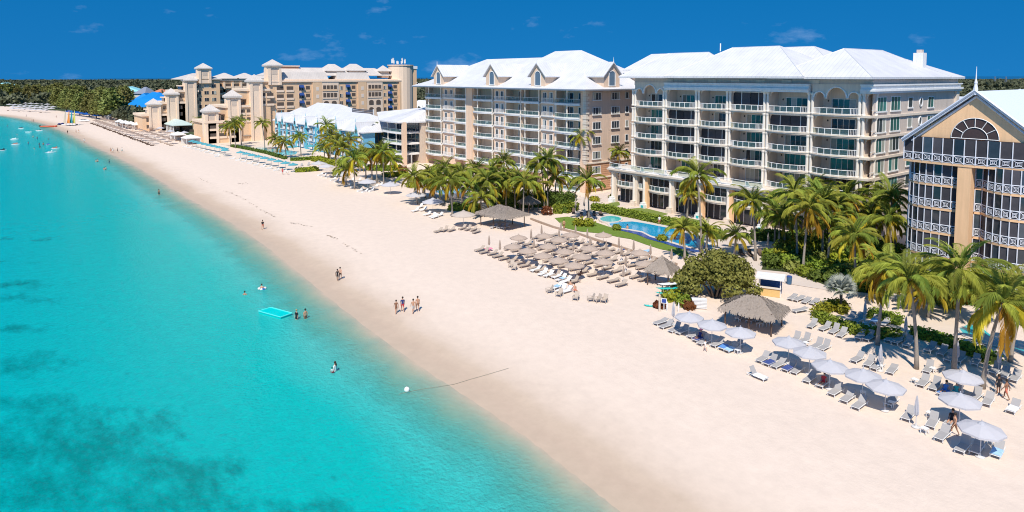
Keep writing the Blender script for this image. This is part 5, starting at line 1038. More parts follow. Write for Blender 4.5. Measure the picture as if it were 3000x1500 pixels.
# ---- far woods: one mass nobody could count
rg = np.random.default_rng(21); C = []; S = []
def scatter(n, px0, px1, d0, d1, h0, h1, r0=3.0):
    for _ in range(n):
        px = rg.uniform(px0, px1); d = d0 * (d1 / d0) ** rg.random(); x, y = far_at(px, d)
        if y < 118 + .02 * max(0, d - 500) and x > -330: continue
        if -205 < x < -40 and y < 165: continue
        if -425 < x < -280 and 60 < y < 190: continue
        if x < -1300 and y < 40 - (x + 1300) * .0: continue
        if float(shore_dist([(x, y)])[0]) < 35: continue
        h = rg.uniform(h0, h1); r = r0 * rg.uniform(.8, 1.5); k = 42 if d < 900 else 20; c_, _n = blob(k, (x, y, h * .62), (r, r, h * .42), rg, .5); C.append(c_); S.append(np.full(k, .5 * r if d < 900 else .9 * r))
scatter(1500, -100, 560, 620, 3800, 5, 11, 4.5); scatter(700, 330, 480, 420, 800, 5, 9); scatter(500, 1200, 1300, 240, 1200, 4, 9); scatter(900, 1180, 1300, 330, 1100, 5, 9, 3.5); scatter(2600, 2740, 3140, 190, 1500, 4, 8.5, 3.2); scatter(500, 560, 1260, 700, 1800, 5, 10, 5); scatter(260, 340, 460, 330, 480, 4, 8, 2.6); scatter(500, 1180, 1320, 240, 330, 5, 9, 3)
scatter(1500, 2740, 3140, 1300, 3400, 6, 11, 9); scatter(500, 1180, 1310, 1100, 3300, 6, 11, 9)
C = np.concatenate(C); S = np.concatenate(S); V, F = leaves(C, S, aspect=1.4, seed=9)
tag(put('far_woods', np_mesh('far_woods', V, F, M_far)), 'dark woods spreading to the lagoon and horizon behind the hotels', 'woods', kind='stuff')
# ================================================================ beach furniture
def fab(name, c, var=.06): return mat(name, c, .85, var, 4, trans=.3 if 'canvas' in name else 0)
M_sling = fab('grey_sling', (.36, .345, .34)); M_slingt = fab('tan_sling', (.44, .36, .29)); M_slingb = fab('brown_sling', (.13, .09, .07)); M_slingw = fab('white_sling', (.75, .74, .72))
M_canw = fab('white_canvas', (.60, .60, .64)); M_cant = fab('tan_canvas', (.54, .435, .36)); M_canteal = fab('teal_canvas', (.10, .40, .48)); M_canblue = fab('blue_canvas', (.01, .10, .42)); M_canc = fab('cream_canvas', (.62, .54, .47))
M_pole = mat('painted_pole', (.62, .60, .58), .5); M_woodp = mat('dark_wood_pole', (.12, .08, .06), .8)
def lounger_parts(m, fm):
    d = {}
    d['frame'] = MB().box(-.34, -.29, -.98, .98, .26, .31).box(.29, .34, -.98, .98, .26, .31).box(-.29, .29, -.98, -.93, .26, .31).box(-.29, .29, .3, .35, .26, .31).mesh('frame', fm)
    d['leg'] = MB().box(-.025, .025, -.03, .03, 0, .27).mesh('leg', fm)
    d['seat'] = MB().box(-.30, .30, -.97, .33, .30, .345).mesh('seat', m)
    d['backs'] = []
    for a in (12, 38, 58):
        c, s = math.cos(math.radians(a)), math.sin(math.radians(a)); L = .72; t = .045
        d['backs'].append(MB().add([(-.30, .33, .30), (.30, .33, .30), (.30, .33 + L * c, .30 + L * s), (-.30, .33 + L * c, .30 + L * s), (-.30, .33 - t * s, .30 + t * c), (.30, .33 - t * s, .30 + t * c), (.30, .33 + L * c - t * s, .30 + L * s + t * c), (-.30, .33 + L * c - t * s, .30 + L * s + t * c)],
                                   [(0, 3, 2, 1), (4, 5, 6, 7), (0, 1, 5, 4), (1, 2, 6, 5), (2, 3, 7, 6), (3, 0, 4, 7)]).mesh('backrest', m))
    d['base'] = MB().box(-.28, .28, -.9, .5, 0, .31).mesh('base', fm); d['leg_frame'] = MB().add([(x, y, z) for y in (-.03, .03) for x, z in ((-.34, 0), (-.28, 0), (-.28, .22), (.28, .22), (.28, 0), (.34, 0), (.34, .28), (-.34, .28))], [tuple(range(8)), tuple(range(8, 16))[::-1]] + [(i, (i + 1) % 8, 8 + (i + 1) % 8, 8 + i) for i in range(8)]).mesh('leg_frame', fm)
    return d
LP = {'grey': lounger_parts(M_sling, M_white), 'tan': lounger_parts(M_slingt, mat('tan_frame', (.36, .28, .22), .7)), 'brown': lounger_parts(M_slingb, M_woodp), 'white': lounger_parts(M_slingw, M_white)}
def lounger(g, col, label, group, rz=0.0, back=1, parts=True, far=False):
    P_ = LP[col]; t = thing('sun_lounger', label, 'sun lounger', g, rz, group)
    put('seat', P_['seat'], t); put('backrest', P_['backs'][back], t); 
    if not far: put('frame', P_['frame'], t)
    if parts:
        for sx in (-.3, .3):
            for sy in (-.85, .8): put('leg', P_['leg'], t, (sx, sy, 0))
    elif far: put('base', P_['base'], t)
    else:
        for sy in (-.85, .8): put('leg_frame', P_['leg_frame'], t, (0, sy, 0))
    return t
def towel(g, rz, m, label, L=1.2, dz=.355, fold=False):
    mb = MB(); n = 8; vs = []
    for i in range(n + 1):
        y = -.95 + L * i / n
        for j, x in enumerate((-.36, -.31, 0, .31, .36)): vs.append((x, y, -.12 - .02 * math.sin(i * 2) if j in (0, 4) else .012 * math.sin(i * 1.7 + j)))
    fs = [(i * 5 + j, i * 5 + j + 1, (i + 1) * 5 + j + 1, (i + 1) * 5 + j) for i in range(n) for j in range(4)]
    o = put('beach_towel', mb.add(vs, fs).mesh('beach_towel', m), None, (g[0], g[1], g[2] + dz), (0, 0, rz)); o.modifiers.new('thickness', 'SOLIDIFY').thickness = .02; return tag(o, label, 'towel', 'beach towels')
UM = {}
def umb_parts(m, r, h, n=8):
    d = {}; mb = MB(); zt, ze = h, h - r * .33; top = (0, 0, zt); ring1 = []; V = [top]
    for k in range(n):
        a = 2 * math.pi * k / n; V.append((r * .5 * math.cos(a), r * .5 * math.sin(a), zt - (zt - ze) * .44))
    for k in range(n):
        a = 2 * math.pi * k / n; V.append((r * math.cos(a), r * math.sin(a), ze))
    for k in range(n):
        a = 2 * math.pi * k / n; V.append((r * 1.0 * math.cos(a), r * 1.0 * math.sin(a), ze - .14))
    F = []
    for k in range(n): q = (k + 1) % n; F += [(0, 1 + k, 1 + q), (1 + k, n + 1 + k, n + 1 + q, 1 + q), (n + 1 + k, 2 * n + 1 + k, 2 * n + 1 + q, n + 1 + q)]
    d['canopy'] = MB().add(V, F).mesh('canopy', m)
    d['cap'] = MB().lathe(0, 0, [(r * .2, zt - .1), (r * .13, zt + .02), (.03, zt + .1), (.04, zt + .2), (.01, zt + .25)], 8).mesh('cap', m)
    mb = MB()
    for k in range(n): a = 2 * math.pi * k / n; mb.tube([(0, 0, zt - .12), (r * .97 * math.cos(a), r * .97 * math.sin(a), ze - .02)], .018, 4)
    d['ribs'] = mb.mesh('ribs', M_pole); d['pole'] = MB().tube([(0, 0, 0), (0, 0, zt)], .035, 6).mesh('pole', M_pole); d['base'] = MB().lathe(0, 0, [(.33, 0), (.33, .05), (.08, .1), (.06, .3)], 12).mesh('base', M_pole)
    f = [(.05, h * .36), (.17, h * .40), (.20, h * .5), (.15, h * .75), (.08, h * .93), (.03, h * 1.0)]; d['furled'] = MB().lathe(0, 0, f, 16, fold=.3).mesh('furled_canopy', m)
    return d
def umbrella(kind, g, label, group, m=None, r=1.55, h=2.6, opened=True, rz=0.0, detail=True):
    k = (m.name, r, h)
    if k not in UM: UM[k] = umb_parts(m, r, h)
    d = UM[k]; t = thing(kind, label, 'umbrella', g, rz, group); put('pole', d['pole'], t); put('base', d['base'], t)
    if opened:
        put('canopy', d['canopy'], t); put('cap', d['cap'], t)
        if detail: put('ribs', d['ribs'], t)
    else: put('furled_canopy', d['furled'], t)
    return t
J = lambda s=.12: random.uniform(-s, s)
# ---- the near white umbrellas and grey loungers
GL = 'grey loungers on the near sand'; GU = 'white umbrellas on the near sand'
near_u = [((2871, 1338), 'large white umbrella nearest the camera with its shadow on a pair of loungers'), ((2809, 1246), 'white umbrella next behind the nearest one, over a bending bather'), ((2817, 1172), 'white umbrella under the drooping palms with teal towels beneath'), ((2592, 1203), 'end umbrella of the line of white ones, nearest the camera'), ((2526, 1168), 'white umbrella next to the near end of the long line'),
          ((2429, 1139), 'white umbrella in the long line over a bather in red'), ((2370, 1096), 'white umbrella in the middle of the long line'), ((2309, 1064), 'white umbrella at the far end of the long line, by upright loungers'), ((2168, 1033), 'white umbrella over blue towels below the thatched shelter'), ((2085, 1009), 'white umbrella over the bather with a pink hat'), ((2018, 985), 'white umbrella nearest the turquoise kayaks')]
for i, (p, l) in enumerate(near_u): umbrella('beach_umbrella', GS(*p), l, GU, M_canw, rz=.2 + i * .37)
for i, (p, l) in enumerate([((1972, 951), 'closed white umbrella beside the first grey lounger near the kayaks'), ((2533, 945), 'closed white umbrella standing inside the hedge crescent'), ((2578, 1086), 'closed white umbrella between the loungers behind the long line'), ((2683, 1251), 'closed white umbrella over a single lounger on open sand'), ((2652, 997), 'closed white umbrella at the low hedge near the curved palm'), ((2803, 1075), 'closed white umbrella in the shade of the straight palm'), ((2925, 1092), 'closed white umbrella under the drooping palm'), ((2600, 925), 'closed white umbrella by the path behind the crescent')]):
    umbrella('closed_umbrella', GS(*p), l, 'closed white umbrellas', M_canw, opened=False)
def row(pts, text, group, col='grey', rz=.05, backs=(1, 2, 1), **k):
    out = []
    for i, p in enumerate(pts): g = GS(*p); r = rz + J(.1); lounger(g, col, text.format(o=ORD[i]), group, r, backs[i % len(backs)], **k); out.append((g, r))
    return out
A1 = row(K4([(675, 835), (855, 890), (1000, 880), (930, 985), (1085, 1075), (1190, 1085), (1345, 1108)]), '{o} grey lounger of the nearest group, counting towards the edge', GL)
A2 = row(K4([(785, 585), (875, 612), (950, 655), (1030, 668), (1180, 690), (1275, 725), (1465, 780)]), '{o} grey lounger in the row by the umbrella with teal towels', GL)
A3 = row(K3([(1420, 1165), (1505, 1200), (1590, 1230), (1700, 1262), (1790, 1290)]) + K4([(-70, 555), (30, 590), (125, 652), (215, 702), (305, 752), (545, 728)]), '{o} grey lounger under the long line of white umbrellas, from the far end', GL)
A4 = row(K4([(290, 405), (380, 435), (440, 462), (550, 490)]), '{o} grey lounger around the closed umbrella behind the long line', GL, backs=(1, 1, 2, 0))
A5 = row(K3([(1950, 800)]) + K4([(45, 170), (115, 192), (172, 216), (310, 232), (376, 244), (540, 252), (595, 268), (670, 288), (840, 328), (930, 352), (990, 398), (1060, 405), (1180, 425), (1330, 492), (1400, 522), (1480, 548), (825, 482)]), '{o} grey lounger along the low hedge, counting from the thatched shelter', GL, backs=(1, 1, 2))
A6 = row(K4([(240, 92), (296, 108), (420, 112), (497, 132)]), '{o} grey lounger inside the hedge crescent', GL)
A7 = row(K3([(315, 768), (378, 808), (470, 848), (548, 868), (680, 908), (735, 945), (785, 980), (930, 1002), (1010, 1030), (1080, 1058), (1150, 1015)]), '{o} grey lounger of the row below the thatched shelter, from the kayaks', GL, backs=(0, 1, 2, 1))
A8 = row(K3([(1735, 502), (1805, 518), (1885, 538), (1970, 552)]), '{o} flat grey lounger of the four by the beach bar', GL, backs=(0,))
lounger(GS(*K3([(1815, 640)])[0]), 'grey', 'single flat grey lounger beside the thatched shelter', GL, -.3, 0)
A9 = row(K3([(1770, 955), (1870, 968), (2005, 1022), (2082, 1042)]), '{o} grey lounger with raised back behind the first umbrella of the long line', GL, backs=(2,))
g = GS(2219, 1107); lounger(g, 'grey', 'lone lounger out on the open sand with a white cover', 'lone loungers', 1.5, 2)
TW = {n: fab('towel_' + n, c, .12) for n, c in dict(white=(.78, .79, .82), blue=(.10, .26, .60), teal=(.03, .42, .48), navy=(.05, .08, .25), red=(.55, .06, .07), sky=(.35, .55, .78), pink=(.7, .25, .35)).items()}
towel(g, 1.5, TW['white'], 'white towel covering the lone lounger on open sand')
for (lst, i, c, l) in ((A1, 6, 'sky', 'pale blue towel on the lounger nearest the picture edge'), (A2, 2, 'blue', 'blue towel under the palm beside the teal one'), (A2, 3, 'teal', 'teal towel with a bather under the palm umbrella'), (A3, 1, 'navy', 'navy towel at the far end of the long umbrella line'), (A3, 3, 'navy', 'dark towel under the middle umbrella of the long line'), (A7, 8, 'blue', 'bright blue towel below the thatched shelter'), (A7, 9, 'sky', 'light blue towel next to the bright blue one'), (A7, 5, 'navy', 'navy towel beside the bather with a pink hat'), (A2, 6, 'white', 'white towel folded on the lounger at the edge of the palms'), (A6, 2, 'sky', 'pale blue towel inside the hedge crescent')):
    towel(lst[i][0], lst[i][1], TW[c], l)
# small white side tables
st_top = MB().box(-.24, .24, -.24, .24, .40, .44).mesh('table_top', M_white); st_leg = MB().box(-.025, .025, -.025, .025, 0, .40).mesh('leg', M_white)
for i, p in enumerate(K4([(330, 672), (545, 750), (795, 950), (835, 830), (855, 490), (1300, 1040), (720, 575), (460, 470)]) + K3([(1145, 1090), (1140, 735), (1380, 800), (1455, 790), (1520, 775), (1880, 1010)])):
    t = thing('side_table', f'{ORD[i]} small white side table among the grey loungers, counting from the nearest group' if i < 8 else f'{ORD[i - 8]} small white table by the thatched shelter', 'table', GS(*p), J(.4), 'white side tables'); put('table_top', st_top, t); [put('leg', st_leg, t, (a, b, 0)) for a in (-.2, .2) for b in (-.2, .2)]
# ---- the tan field
TG, TU = 'tan loungers of the dense field', 'tan umbrellas of the dense field'
rows_t = [(63.2, -86.5, -66.5, 'front'), (67.4, -84.0, -61.5, 'second'), (71.4, -86.0, -61.0, 'third'), (75.4, -87.0, -61.5, 'fourth'), (79.2, -86.5, -63.0, 'rear')]
for y, x0, x1, nm in rows_t:
    n = int((x1 - x0) / 3.3); k = 0
    for i in range(n + 1):
        x = x0 + (x1 - x0) * i / n; op = {'front': i not in (0, 1), 'second': i % 5 != 1, 'third': i % 3 != 0, 'fourth': i % 4 == 2, 'rear': i % 5 == 3}[nm]
        umbrella('tan_umbrella', (x + J(.3), y + 1.1 + J(.3), 0), f'{ORD[i]} {"open" if op else "closed"} tan umbrella from the thatched shelter, {nm} row of the tan field', TU, M_cant, 1.45, 2.5, op, J(1), detail=False)
        for s in (-.85, .85):
            lounger((x + s + J(.12), y + J(.25), 0), 'tan', f'{ORD[k]} tan lounger in the {nm} row of the dense tan field', TG, J(.15), random.choice((0, 1, 1, 2)), parts=False); k += 1
row(K2([(810, 865), (890, 905), (950, 920), (1040, 935), (1090, 965), (1140, 985), (1040, 1050), (1090, 1080), (1140, 1095)]), '{o} lounger pulled out before the tan field with bathers and towels', 'loungers before the tan field', 'white', .1, parts=False)
for i, (p, c) in enumerate(zip(K2([(905, 890), (970, 915), (1120, 955), (1060, 1040), (320, 640), (1740, 650), (2030, 660)]), ('white', 'white', 'sky', 'sky', 'pink', 'navy', 'sky'))): towel(GS(*p), J(.3), TW[c], f'{ORD[i]} bright towel among the tan loungers, counting from the front row', dz=.42)
def chair_parts(m):
    return dict(seat=MB().box(-.3, .3, -.3, .3, .30, .35).mesh('seat', m), back=MB().add([(-.3, .28, .32), (.3, .28, .32), (.3, .55, .95), (-.3, .55, .95), (-.3, .33, .32), (.3, .33, .32), (.3, .6, .95), (-.3, .6, .95)], [(0, 1, 2, 3), (4, 7, 6, 5), (3, 2, 6, 7), (0, 3, 7, 4), (1, 5, 6, 2)]).mesh('backrest', m), arm=MB().box(-.06, .06, -.35, .4, .52, .56).mesh('armrest', m), leg=MB().box(-.03, .03, -.03, .03, 0, .54).mesh('leg', m))
CP = chair_parts(fab('weathered_teak', (.48, .40, .33), .15)); CPW = chair_parts(M_slingw)
def chair(g, label, group, rz=0, P_=None):
    P_ = P_ or CP; t = thing('beach_chair', label, 'chair', g, rz, group); put('seat', P_['seat'], t); put('backrest', P_['back'], t); [put('armrest', P_['arm'], t, (s * .33, 0, 0)) for s in (-1, 1)]; [put('leg', P_['leg'], t, (a, b, 0)) for a in (-.33, .33) for b in (-.3, .3)]; return t
for i, p in enumerate(K2([(545, 820), (575, 850), (950, 1095), (1060, 1135), (1240, 1175), (1395, 1185), (1468, 1195), (1545, 1200)])): chair(GS(*p), f'{ORD[i]} wooden armchair out on the sand before the tan field', 'wooden armchairs', J(.6))
# ---- dark loungers at the spa
row(K2([(1300, 275), (1375, 270), (1440, 262), (1510, 258), (1215, 235)]), '{o} dark brown lounger beside the round spa', 'dark spa loungers', 'brown', .9, parts=False)
for i, p in enumerate(K2([(1237, 225), (1330, 215)])): umbrella('closed_umbrella', G(*p), ('nearer' if i else 'farther') + ' closed cream umbrella by the dark spa loungers', 'closed cream umbrellas', M_canc, 1.4, 2.9, False)
for i, p in enumerate(K5([(1715, 1165), (1825, 1150)])): umbrella('closed_umbrella', G(*p), ('left' if i == 0 else 'right') + ' closed cream umbrella before the hedge by the cream condominium lawn', 'closed cream umbrellas', M_canc, 1.4, 3.2, False)
row(K5([(1450, 1190), (1540, 1200), (1640, 1190), (1760, 1200), (1850, 1190)]), '{o} dark lounger on the terrace behind the sea grape bush', 'dark terrace loungers', 'brown', .8, parts=False)
# ---- thatched shelters
M_thatch = mat('palm_thatch', (.30, .25, .21), .95, .35, 5, .6, 18, rnd=.05)
def palapa(g, label, w, d, he, ha, rz=0.0, posts=4, sit=True, seed=0):
    t = thing('thatched_shelter', label, 'shelter', g, rz, 'thatched shelters'); rg = np.random.default_rng(seed)
    ridge = max(0, (w - d) / 2); put('roof_core', MB().hip(-w / 2, w / 2, -d / 2, d / 2, he, (-ridge, 0), (ridge, 0), ha - .12, th=.05).mesh('roof_core', M_thatch), t)
    C = []; V = []; F = []; n = int(w * d * 60)
    for k in range(n):     # hanging straw, thickest at the eaves
        sx, sy = rg.uniform(-1, 1), rg.uniform(-1, 1)
        if rg.random() < .3:
            if rg.random() < .5: sx = np.sign(sx) * rg.uniform(.93, 1)
            else: sy = np.sign(sy) * rg.uniform(.93, 1)
        x, y = sx * w / 2, sy * d / 2; dx = max(0, abs(x) - ridge) / (w / 2 - ridge); f = max(dx, abs(sy)); z = ha - (ha - he) * f
        if dx > abs(sy): u = np.array([np.sign(x), 0.0, -(ha - he) / (w / 2 - ridge)])
        else: u = np.array([0.0, np.sign(y), -(ha - he) / (d / 2)])
        u /= np.linalg.norm(u); s = np.cross(u, [0, 0, 1]); s /= np.linalg.norm(s); L = rg.uniform(.25, .5); wd = rg.uniform(.03, .08); dr = rg.uniform(.0, .10) + (.15 if f > .92 else 0)
        p = np.array([x, y, z + rg.uniform(0, .07)]); q = p + u * L + np.array([0, 0, -dr]) + s * rg.uniform(-.08, .08); k0 = len(V); V += [p - s * wd, p + s * wd, q + s * wd * .5, q - s * wd * .5]; F.append((k0, k0 + 1, k0 + 2, k0 + 3))
    put('thatch', np_mesh('thatch', np.array(V), np.array(F), M_thatch), t)
    for sx in (-1, 1):
        for sy in (-1, 1): put('post', MB().tube([(sx * w * .4, sy * d * .4, -.1), (sx * w * .4, sy * d * .4, he + .3)], .09, 7).mesh('post', M_woodp), t)
    if posts > 4: [put('post', MB().tube([(sx * w * .02, sy * d * .4, -.1), (sx * w * .02, sy * d * .4, he + .3)], .09, 7).mesh('post', M_woodp), t) for sx in (1,) for sy in (-1, 1)]
    return t
palapa(G(2207, 955), 'large thatched shelter with white stools beneath, beside the sea grape bush', 6.3, 4.9, 2.15, 3.6, .25, 6, seed=1)
palapa(G(1472, 662), 'wide thatched shelter at the sea end of the tan field, before the palms', 8.2, 6.2, 2.5, 4.0, .1, 6, seed=2)
palapa(G(1938, 832), 'small thatched shelter half hidden by the sea grape bush', 3.6, 3.4, 2.2, 3.9, .3, seed=3)
palapa(G(1550, 622), 'small grey thatched hut under the tall dark hedge', 3.4, 3.2, 2.3, 3.6, 0, seed=4)
palapa(G(675, 415), 'tan thatched sunshade on the terrace near the tan resort', 6, 6, 2.6, 4.4, 0, seed=5); palapa(G(727, 412), 'second tan thatched sunshade, closer to the blue hotel pool', 6, 6, 2.6, 4.4, 0, seed=6)
row(K3([(1180, 715), (1300, 740), (1400, 735), (1490, 740)]), '{o} lounger in the shade of the large thatched shelter', 'loungers under the shelter', 'grey', .2, parts=False)
row(K2([(430, 395), (480, 400), (360, 395)]), '{o} lounger in the shade of the wide thatched shelter', 'loungers under the wide shelter', 'grey', .2, parts=False)
# ---- beach bar, kayaks, cabinet and sign
t = thing('beach_bar', 'small beach bar with white flat roof, blue interior and yellow counter', 'kiosk', G(2256, 862), .45); t.scale = (.82, .82, .9)
put('counter', MB().box(-1.5, 1.5, -1.2, -.7, 0, 1.15).mesh('counter', mat('yellow_render', (.66, .44, .18), .8)), t); put('counter_top', MB().box(-1.65, 1.65, -1.35, -.55, 1.15, 1.25).mesh('counter_top', M_coping), t)
put('back_wall', MB().box(-1.6, 1.6, 1.2, 1.4, 0, 2.5).mesh('back_wall', mat('blue_interior', (.03, .10, .32), .7)), t); [put('corner_post', MB().box(sx - .07, sx + .07, sy - .07, sy + .07, 0, 2.5).mesh('corner_post', M_white), t) for sx in (-1.55, 1.55) for sy in (-1.0, 1.3)]
put('roof', MB().box(-2.1, 2.1, -1.7, 1.8, 2.5, 2.68).mesh('roof', M_white), t); [put('bottle_crate', MB().box(a, a + .35, .3, .7, 0, .6).mesh('bottle_crate', TW['navy']), t) for a in (-1.2, -.6, .1)]
M_kay = mat('turquoise_hull', (.02, .42, .40), .35, .05); 
def kayak_mesh(L, m, w=.36, h=.3, nm='kayak'):
    mb = MB(); n = 12; V = []; F = []; k = 8
    for i in range(n + 1):
        f = i / n; s = max(.04, math.sin(math.pi * f) ** .6); x = -L / 2 + L * f
        for j in range(k): a = 2 * math.pi * j / k; V.append((x, w * s * math.cos(a), h * .5 + h * .5 * s * math.sin(a) + .18 * (2 * f - 1) ** 4))
    for i in range(n):
        for j in range(k): F.append((i * k + j, i * k + (j + 1) % k, (i + 1) * k + (j + 1) % k, (i + 1) * k + j))
    F += [tuple(range(k)), tuple(range(n * k, n * k + k))]; return mb.add(V, F).mesh(nm, m, True)
km = kayak_mesh(4.2, M_kay); kw = kayak_mesh(4.0, mat('white_hull', (.75, .76, .76), .3, .03)); gk = G(1965, 868)
M_rack = mat('rack_timber', (.5, .45, .4), .8); rk = thing('kayak_rack', 'timber rack holding the turquoise kayaks beside the sea grape bush', 'rack', gk, 0)
for sx in (-1.1, 1.1):
    u = Vector((RIGHT[0] * sx, RIGHT[1] * sx, 0)); put('upright', MB().box(u.x - .06, u.x + .06, u.y - .06, u.y + .06, 0, 1.75).mesh('upright', M_rack), rk)
    for zz in (.3, .95, 1.55): put('arm', MB().tube([(u.x - HEAD[0] * .6, u.y - HEAD[1] * .6, zz), (u.x + HEAD[0] * .3, u.y + HEAD[1] * .3, zz)], .04, 5).mesh('arm', M_rack), rk)
ang = math.atan2(RIGHT[1], RIGHT[0])
for i, (zz, me, l) in enumerate(((.36, km, 'lowest turquoise kayak on the rack'), (1.01, km, 'middle turquoise kayak on the rack, above the lowest'), (1.61, kw, 'white kayak on top of the rack of turquoise ones'))):
    o = put('kayak', None, None, (gk.x - HEAD[0] * .35, gk.y - HEAD[1] * .35, zz), (0, 0, ang + .12 * i)); tag(o, l, 'kayak', 'kayaks'); put('hull', me, o); put('cockpit', MB().lathe(0, 0, [(.22, .26), (.26, .31), (.2, .31)], 12).mesh('cockpit', M_dark), o)
g = G(1906, 897); o = thing('paddle_board', 'small turquoise board lying on the sand near the kayaks', 'paddle board', g, .8); put('deck', kayak_mesh(1.7, mat('aqua_board', (.02, .55, .5), .4), .3, .14, 'deck'), o); put('grip', MB().box(-.2, .2, -.1, .1, .14, .15).mesh('grip', M_white), o)
t = thing('slatted_cabinet', 'white slatted timber cabinet on the sand beside the sea grape bush', 'cabinet', G(2048, 902), .75)
for k in range(6): put('slat', MB().box(-.85, .85, -.42, -.38, .08 + k * .17, .20 + k * .17).mesh('slat', M_white), t); put('slat', MB().box(.81, .85, -.38, .42, .08 + k * .17, .20 + k * .17).mesh('slat', M_white), t)
put('body', MB().box(-.8, .8, -.36, .4, .03, 1.02).mesh('body', mat('cabinet_grey', (.42, .4, .42), .7)), t); put('top', MB().box(-.88, .88, -.45, .45, 1.07, 1.12).mesh('top', M_white), t)
t = thing('beach_sign', 'small blue sign board on a white post by the kayaks', 'sign', G(1945, 910), .6); put('post', MB().box(-.04, .04, -.04, .04, 0, .9).mesh('post', M_white), t); put('board', MB().box(-.32, .32, -.05, -.01, .9, 1.5).mesh('board', M_white), t); put('panel', MB().box(-.25, .25, -.06, -.05, .97, 1.43).mesh('panel', mat('sign_blue', (.03, .07, .30), .5)), t)
t = thing('timber_post', 'thick pale timber post standing before the kayaks', 'post', G(1932, 912), 0); put('shaft', MB().lathe(0, 0, [(.13, 0), (.12, 1.9), (.14, 1.95), (.05, 2.05)], 10).mesh('shaft', mat('pale_timber', (.62, .52, .42), .8)), t)
for i, p in enumerate(((1954, 911), (1988, 914), (1975, 915))): t = thing('surfboard_rack_post', ('left', 'right', 'middle')[i] + ' short white post in the shrubs by the beach sign', 'post', G(*p), 0); put('shaft', MB().lathe(0, 0, [(.06, 0), (.09, .5), (.07, .9), (.02, 1.15)], 8).mesh('shaft', M_white), t)
t = thing('litter_bin', 'blue litter bin behind the beach bar', 'bin', G(2312, 832), 0); put('body', MB().lathe(0, 0, [(.3, 0), (.36, .9), (.36, 1.0)], 12).mesh('body', mat('bin_blue', (.05, .12, .22), .5)), t); put('lid', MB().lathe(0, 0, [(.38, 1.0), (.3, 1.12), (.05, 1.18)], 12).mesh('lid', M_awn), t)
# ---- white umbrellas and loungers below the peach block and the curved wing
for i, (p, l, m) in enumerate([(K1([(620, 815)])[0], 'wide white umbrella on the sand below the peach block pool', M_canw), (K1([(950, 965)])[0], 'tan umbrella between the thatched shelter and the white umbrella', M_canc), (K1([(440, 735)])[0], 'white umbrella at the foot of the first palm by the peach block', M_canw), (K6([(1220, 430)])[0], 'white umbrella on the hedge corner of the blue hotel garden', M_canw), (K6([(1320, 470)])[0], 'white umbrella next to the hedge corner, towards the palms', M_canw), (K6([(1370, 515)])[0], 'cream umbrella seaward of the palm grove', M_canc), (K6([(1510, 580)])[0], 'white umbrella over a blue towel under the palm grove', M_canw), (K6([(1830, 680)])[0], 'white umbrella farthest out on the sand below the curved wing', M_canw), (K6([(2120, 720)])[0], 'white flat umbrella on open sand between the grove and the peach block', M_canw)]):
    umbrella('beach_umbrella', GS(*p), l, 'white umbrellas in the middle distance', m, 2.3, 2.9, True, i, False)
row(K1([(560, 850), (620, 870), (690, 860), (520, 800), (480, 770), (430, 810), (640, 880)]), '{o} pale lounger around the wide umbrella below the peach block', 'pale loungers below the peach block', 'white', .3, parts=False)
row(K1([(940, 1000), (1000, 1010), (1060, 1015), (680, 1030), (750, 1020), (820, 1020), (1090, 1040)]), '{o} lounger at the tan umbrella before the thatched shelter', 'loungers at the tan umbrella', 'tan', .3, parts=False)
row(K6([(1240, 490), (1290, 505), (1340, 520), (1400, 550), (1450, 570), (1510, 590), (1600, 620), (1660, 640), (1740, 690), (1800, 700), (1880, 690), (1930, 640), (1990, 620), (1640, 560), (1720, 560), (1580, 530)]), '{o} pale lounger under the palm grove below the curved wing', 'pale loungers under the grove', 'white', .3, parts=False, far=True)
row(K6([(1000, 370), (1090, 360)]), '{o} dark lounger with a bather near the hedge corner', 'dark loungers near the hedge', 'grey', 1.0, parts=False)
# ---- long row of teal umbrellas before the blue hotel
for i in range(19):
    x = -290 + i * 5.3; y = 69.5 + (x + 290) * .045 - (1.5 if 7 < i < 10 else 0)
    if i == 9: continue
    umbrella('teal_umbrella', (x, y, 0), f'{ORD[i]} teal umbrella from the tan resort, row before the blue hotel', 'teal umbrellas', M_canteal, 1.5, 2.6, True, i, False)
    lounger((x - .4, y - 2.6, 0), 'white', f'{ORD[i]} pale lounger from the tan resort, before the teal umbrella row', 'loungers of the teal row', .1 + J(.2), 1, parts=False, far=True)
for i, p in enumerate(K6([(1110, 190), (400, 40), (880, 200)])): umbrella('teal_umbrella', G(*p), f'{ORD[i]} teal umbrella on the blue hotel pool terrace', 'terrace umbrellas', M_canteal, 2.0, 2.7, True, 0, False)
# ---- rows of brown loungers on the tan resort beach
for r_, (y, x0, x1, nm) in enumerate(((57.5, -470, -303, 'row nearest the sea'), (64.0, -490, -298, 'middle row'), (70.5, -505, -300, 'row nearest the hotel'))):
    for i in range(34):
        x = x0 + (x1 - x0) * i / 33; lounger((x, y + J(.3), 0), 'tan' if r_ else 'brown', f'{ORD[i]} brown lounger in the {nm} before the tan resort', 'brown loungers before the tan resort', J(.2), 1, parts=False, far=True)
    for i in range(17):
        x = x0 + 2.5 + (x1 - x0) * i / 17; umbrella('brown_umbrella', (x, y + 1.8, 0), f'{ORD[i]} sand-brown sunshade in the {nm} before the tan resort', 'brown sunshades', fab('sand_brown_canvas', (.40, .31, .26)), 1.7, 2.2, True, i, False)
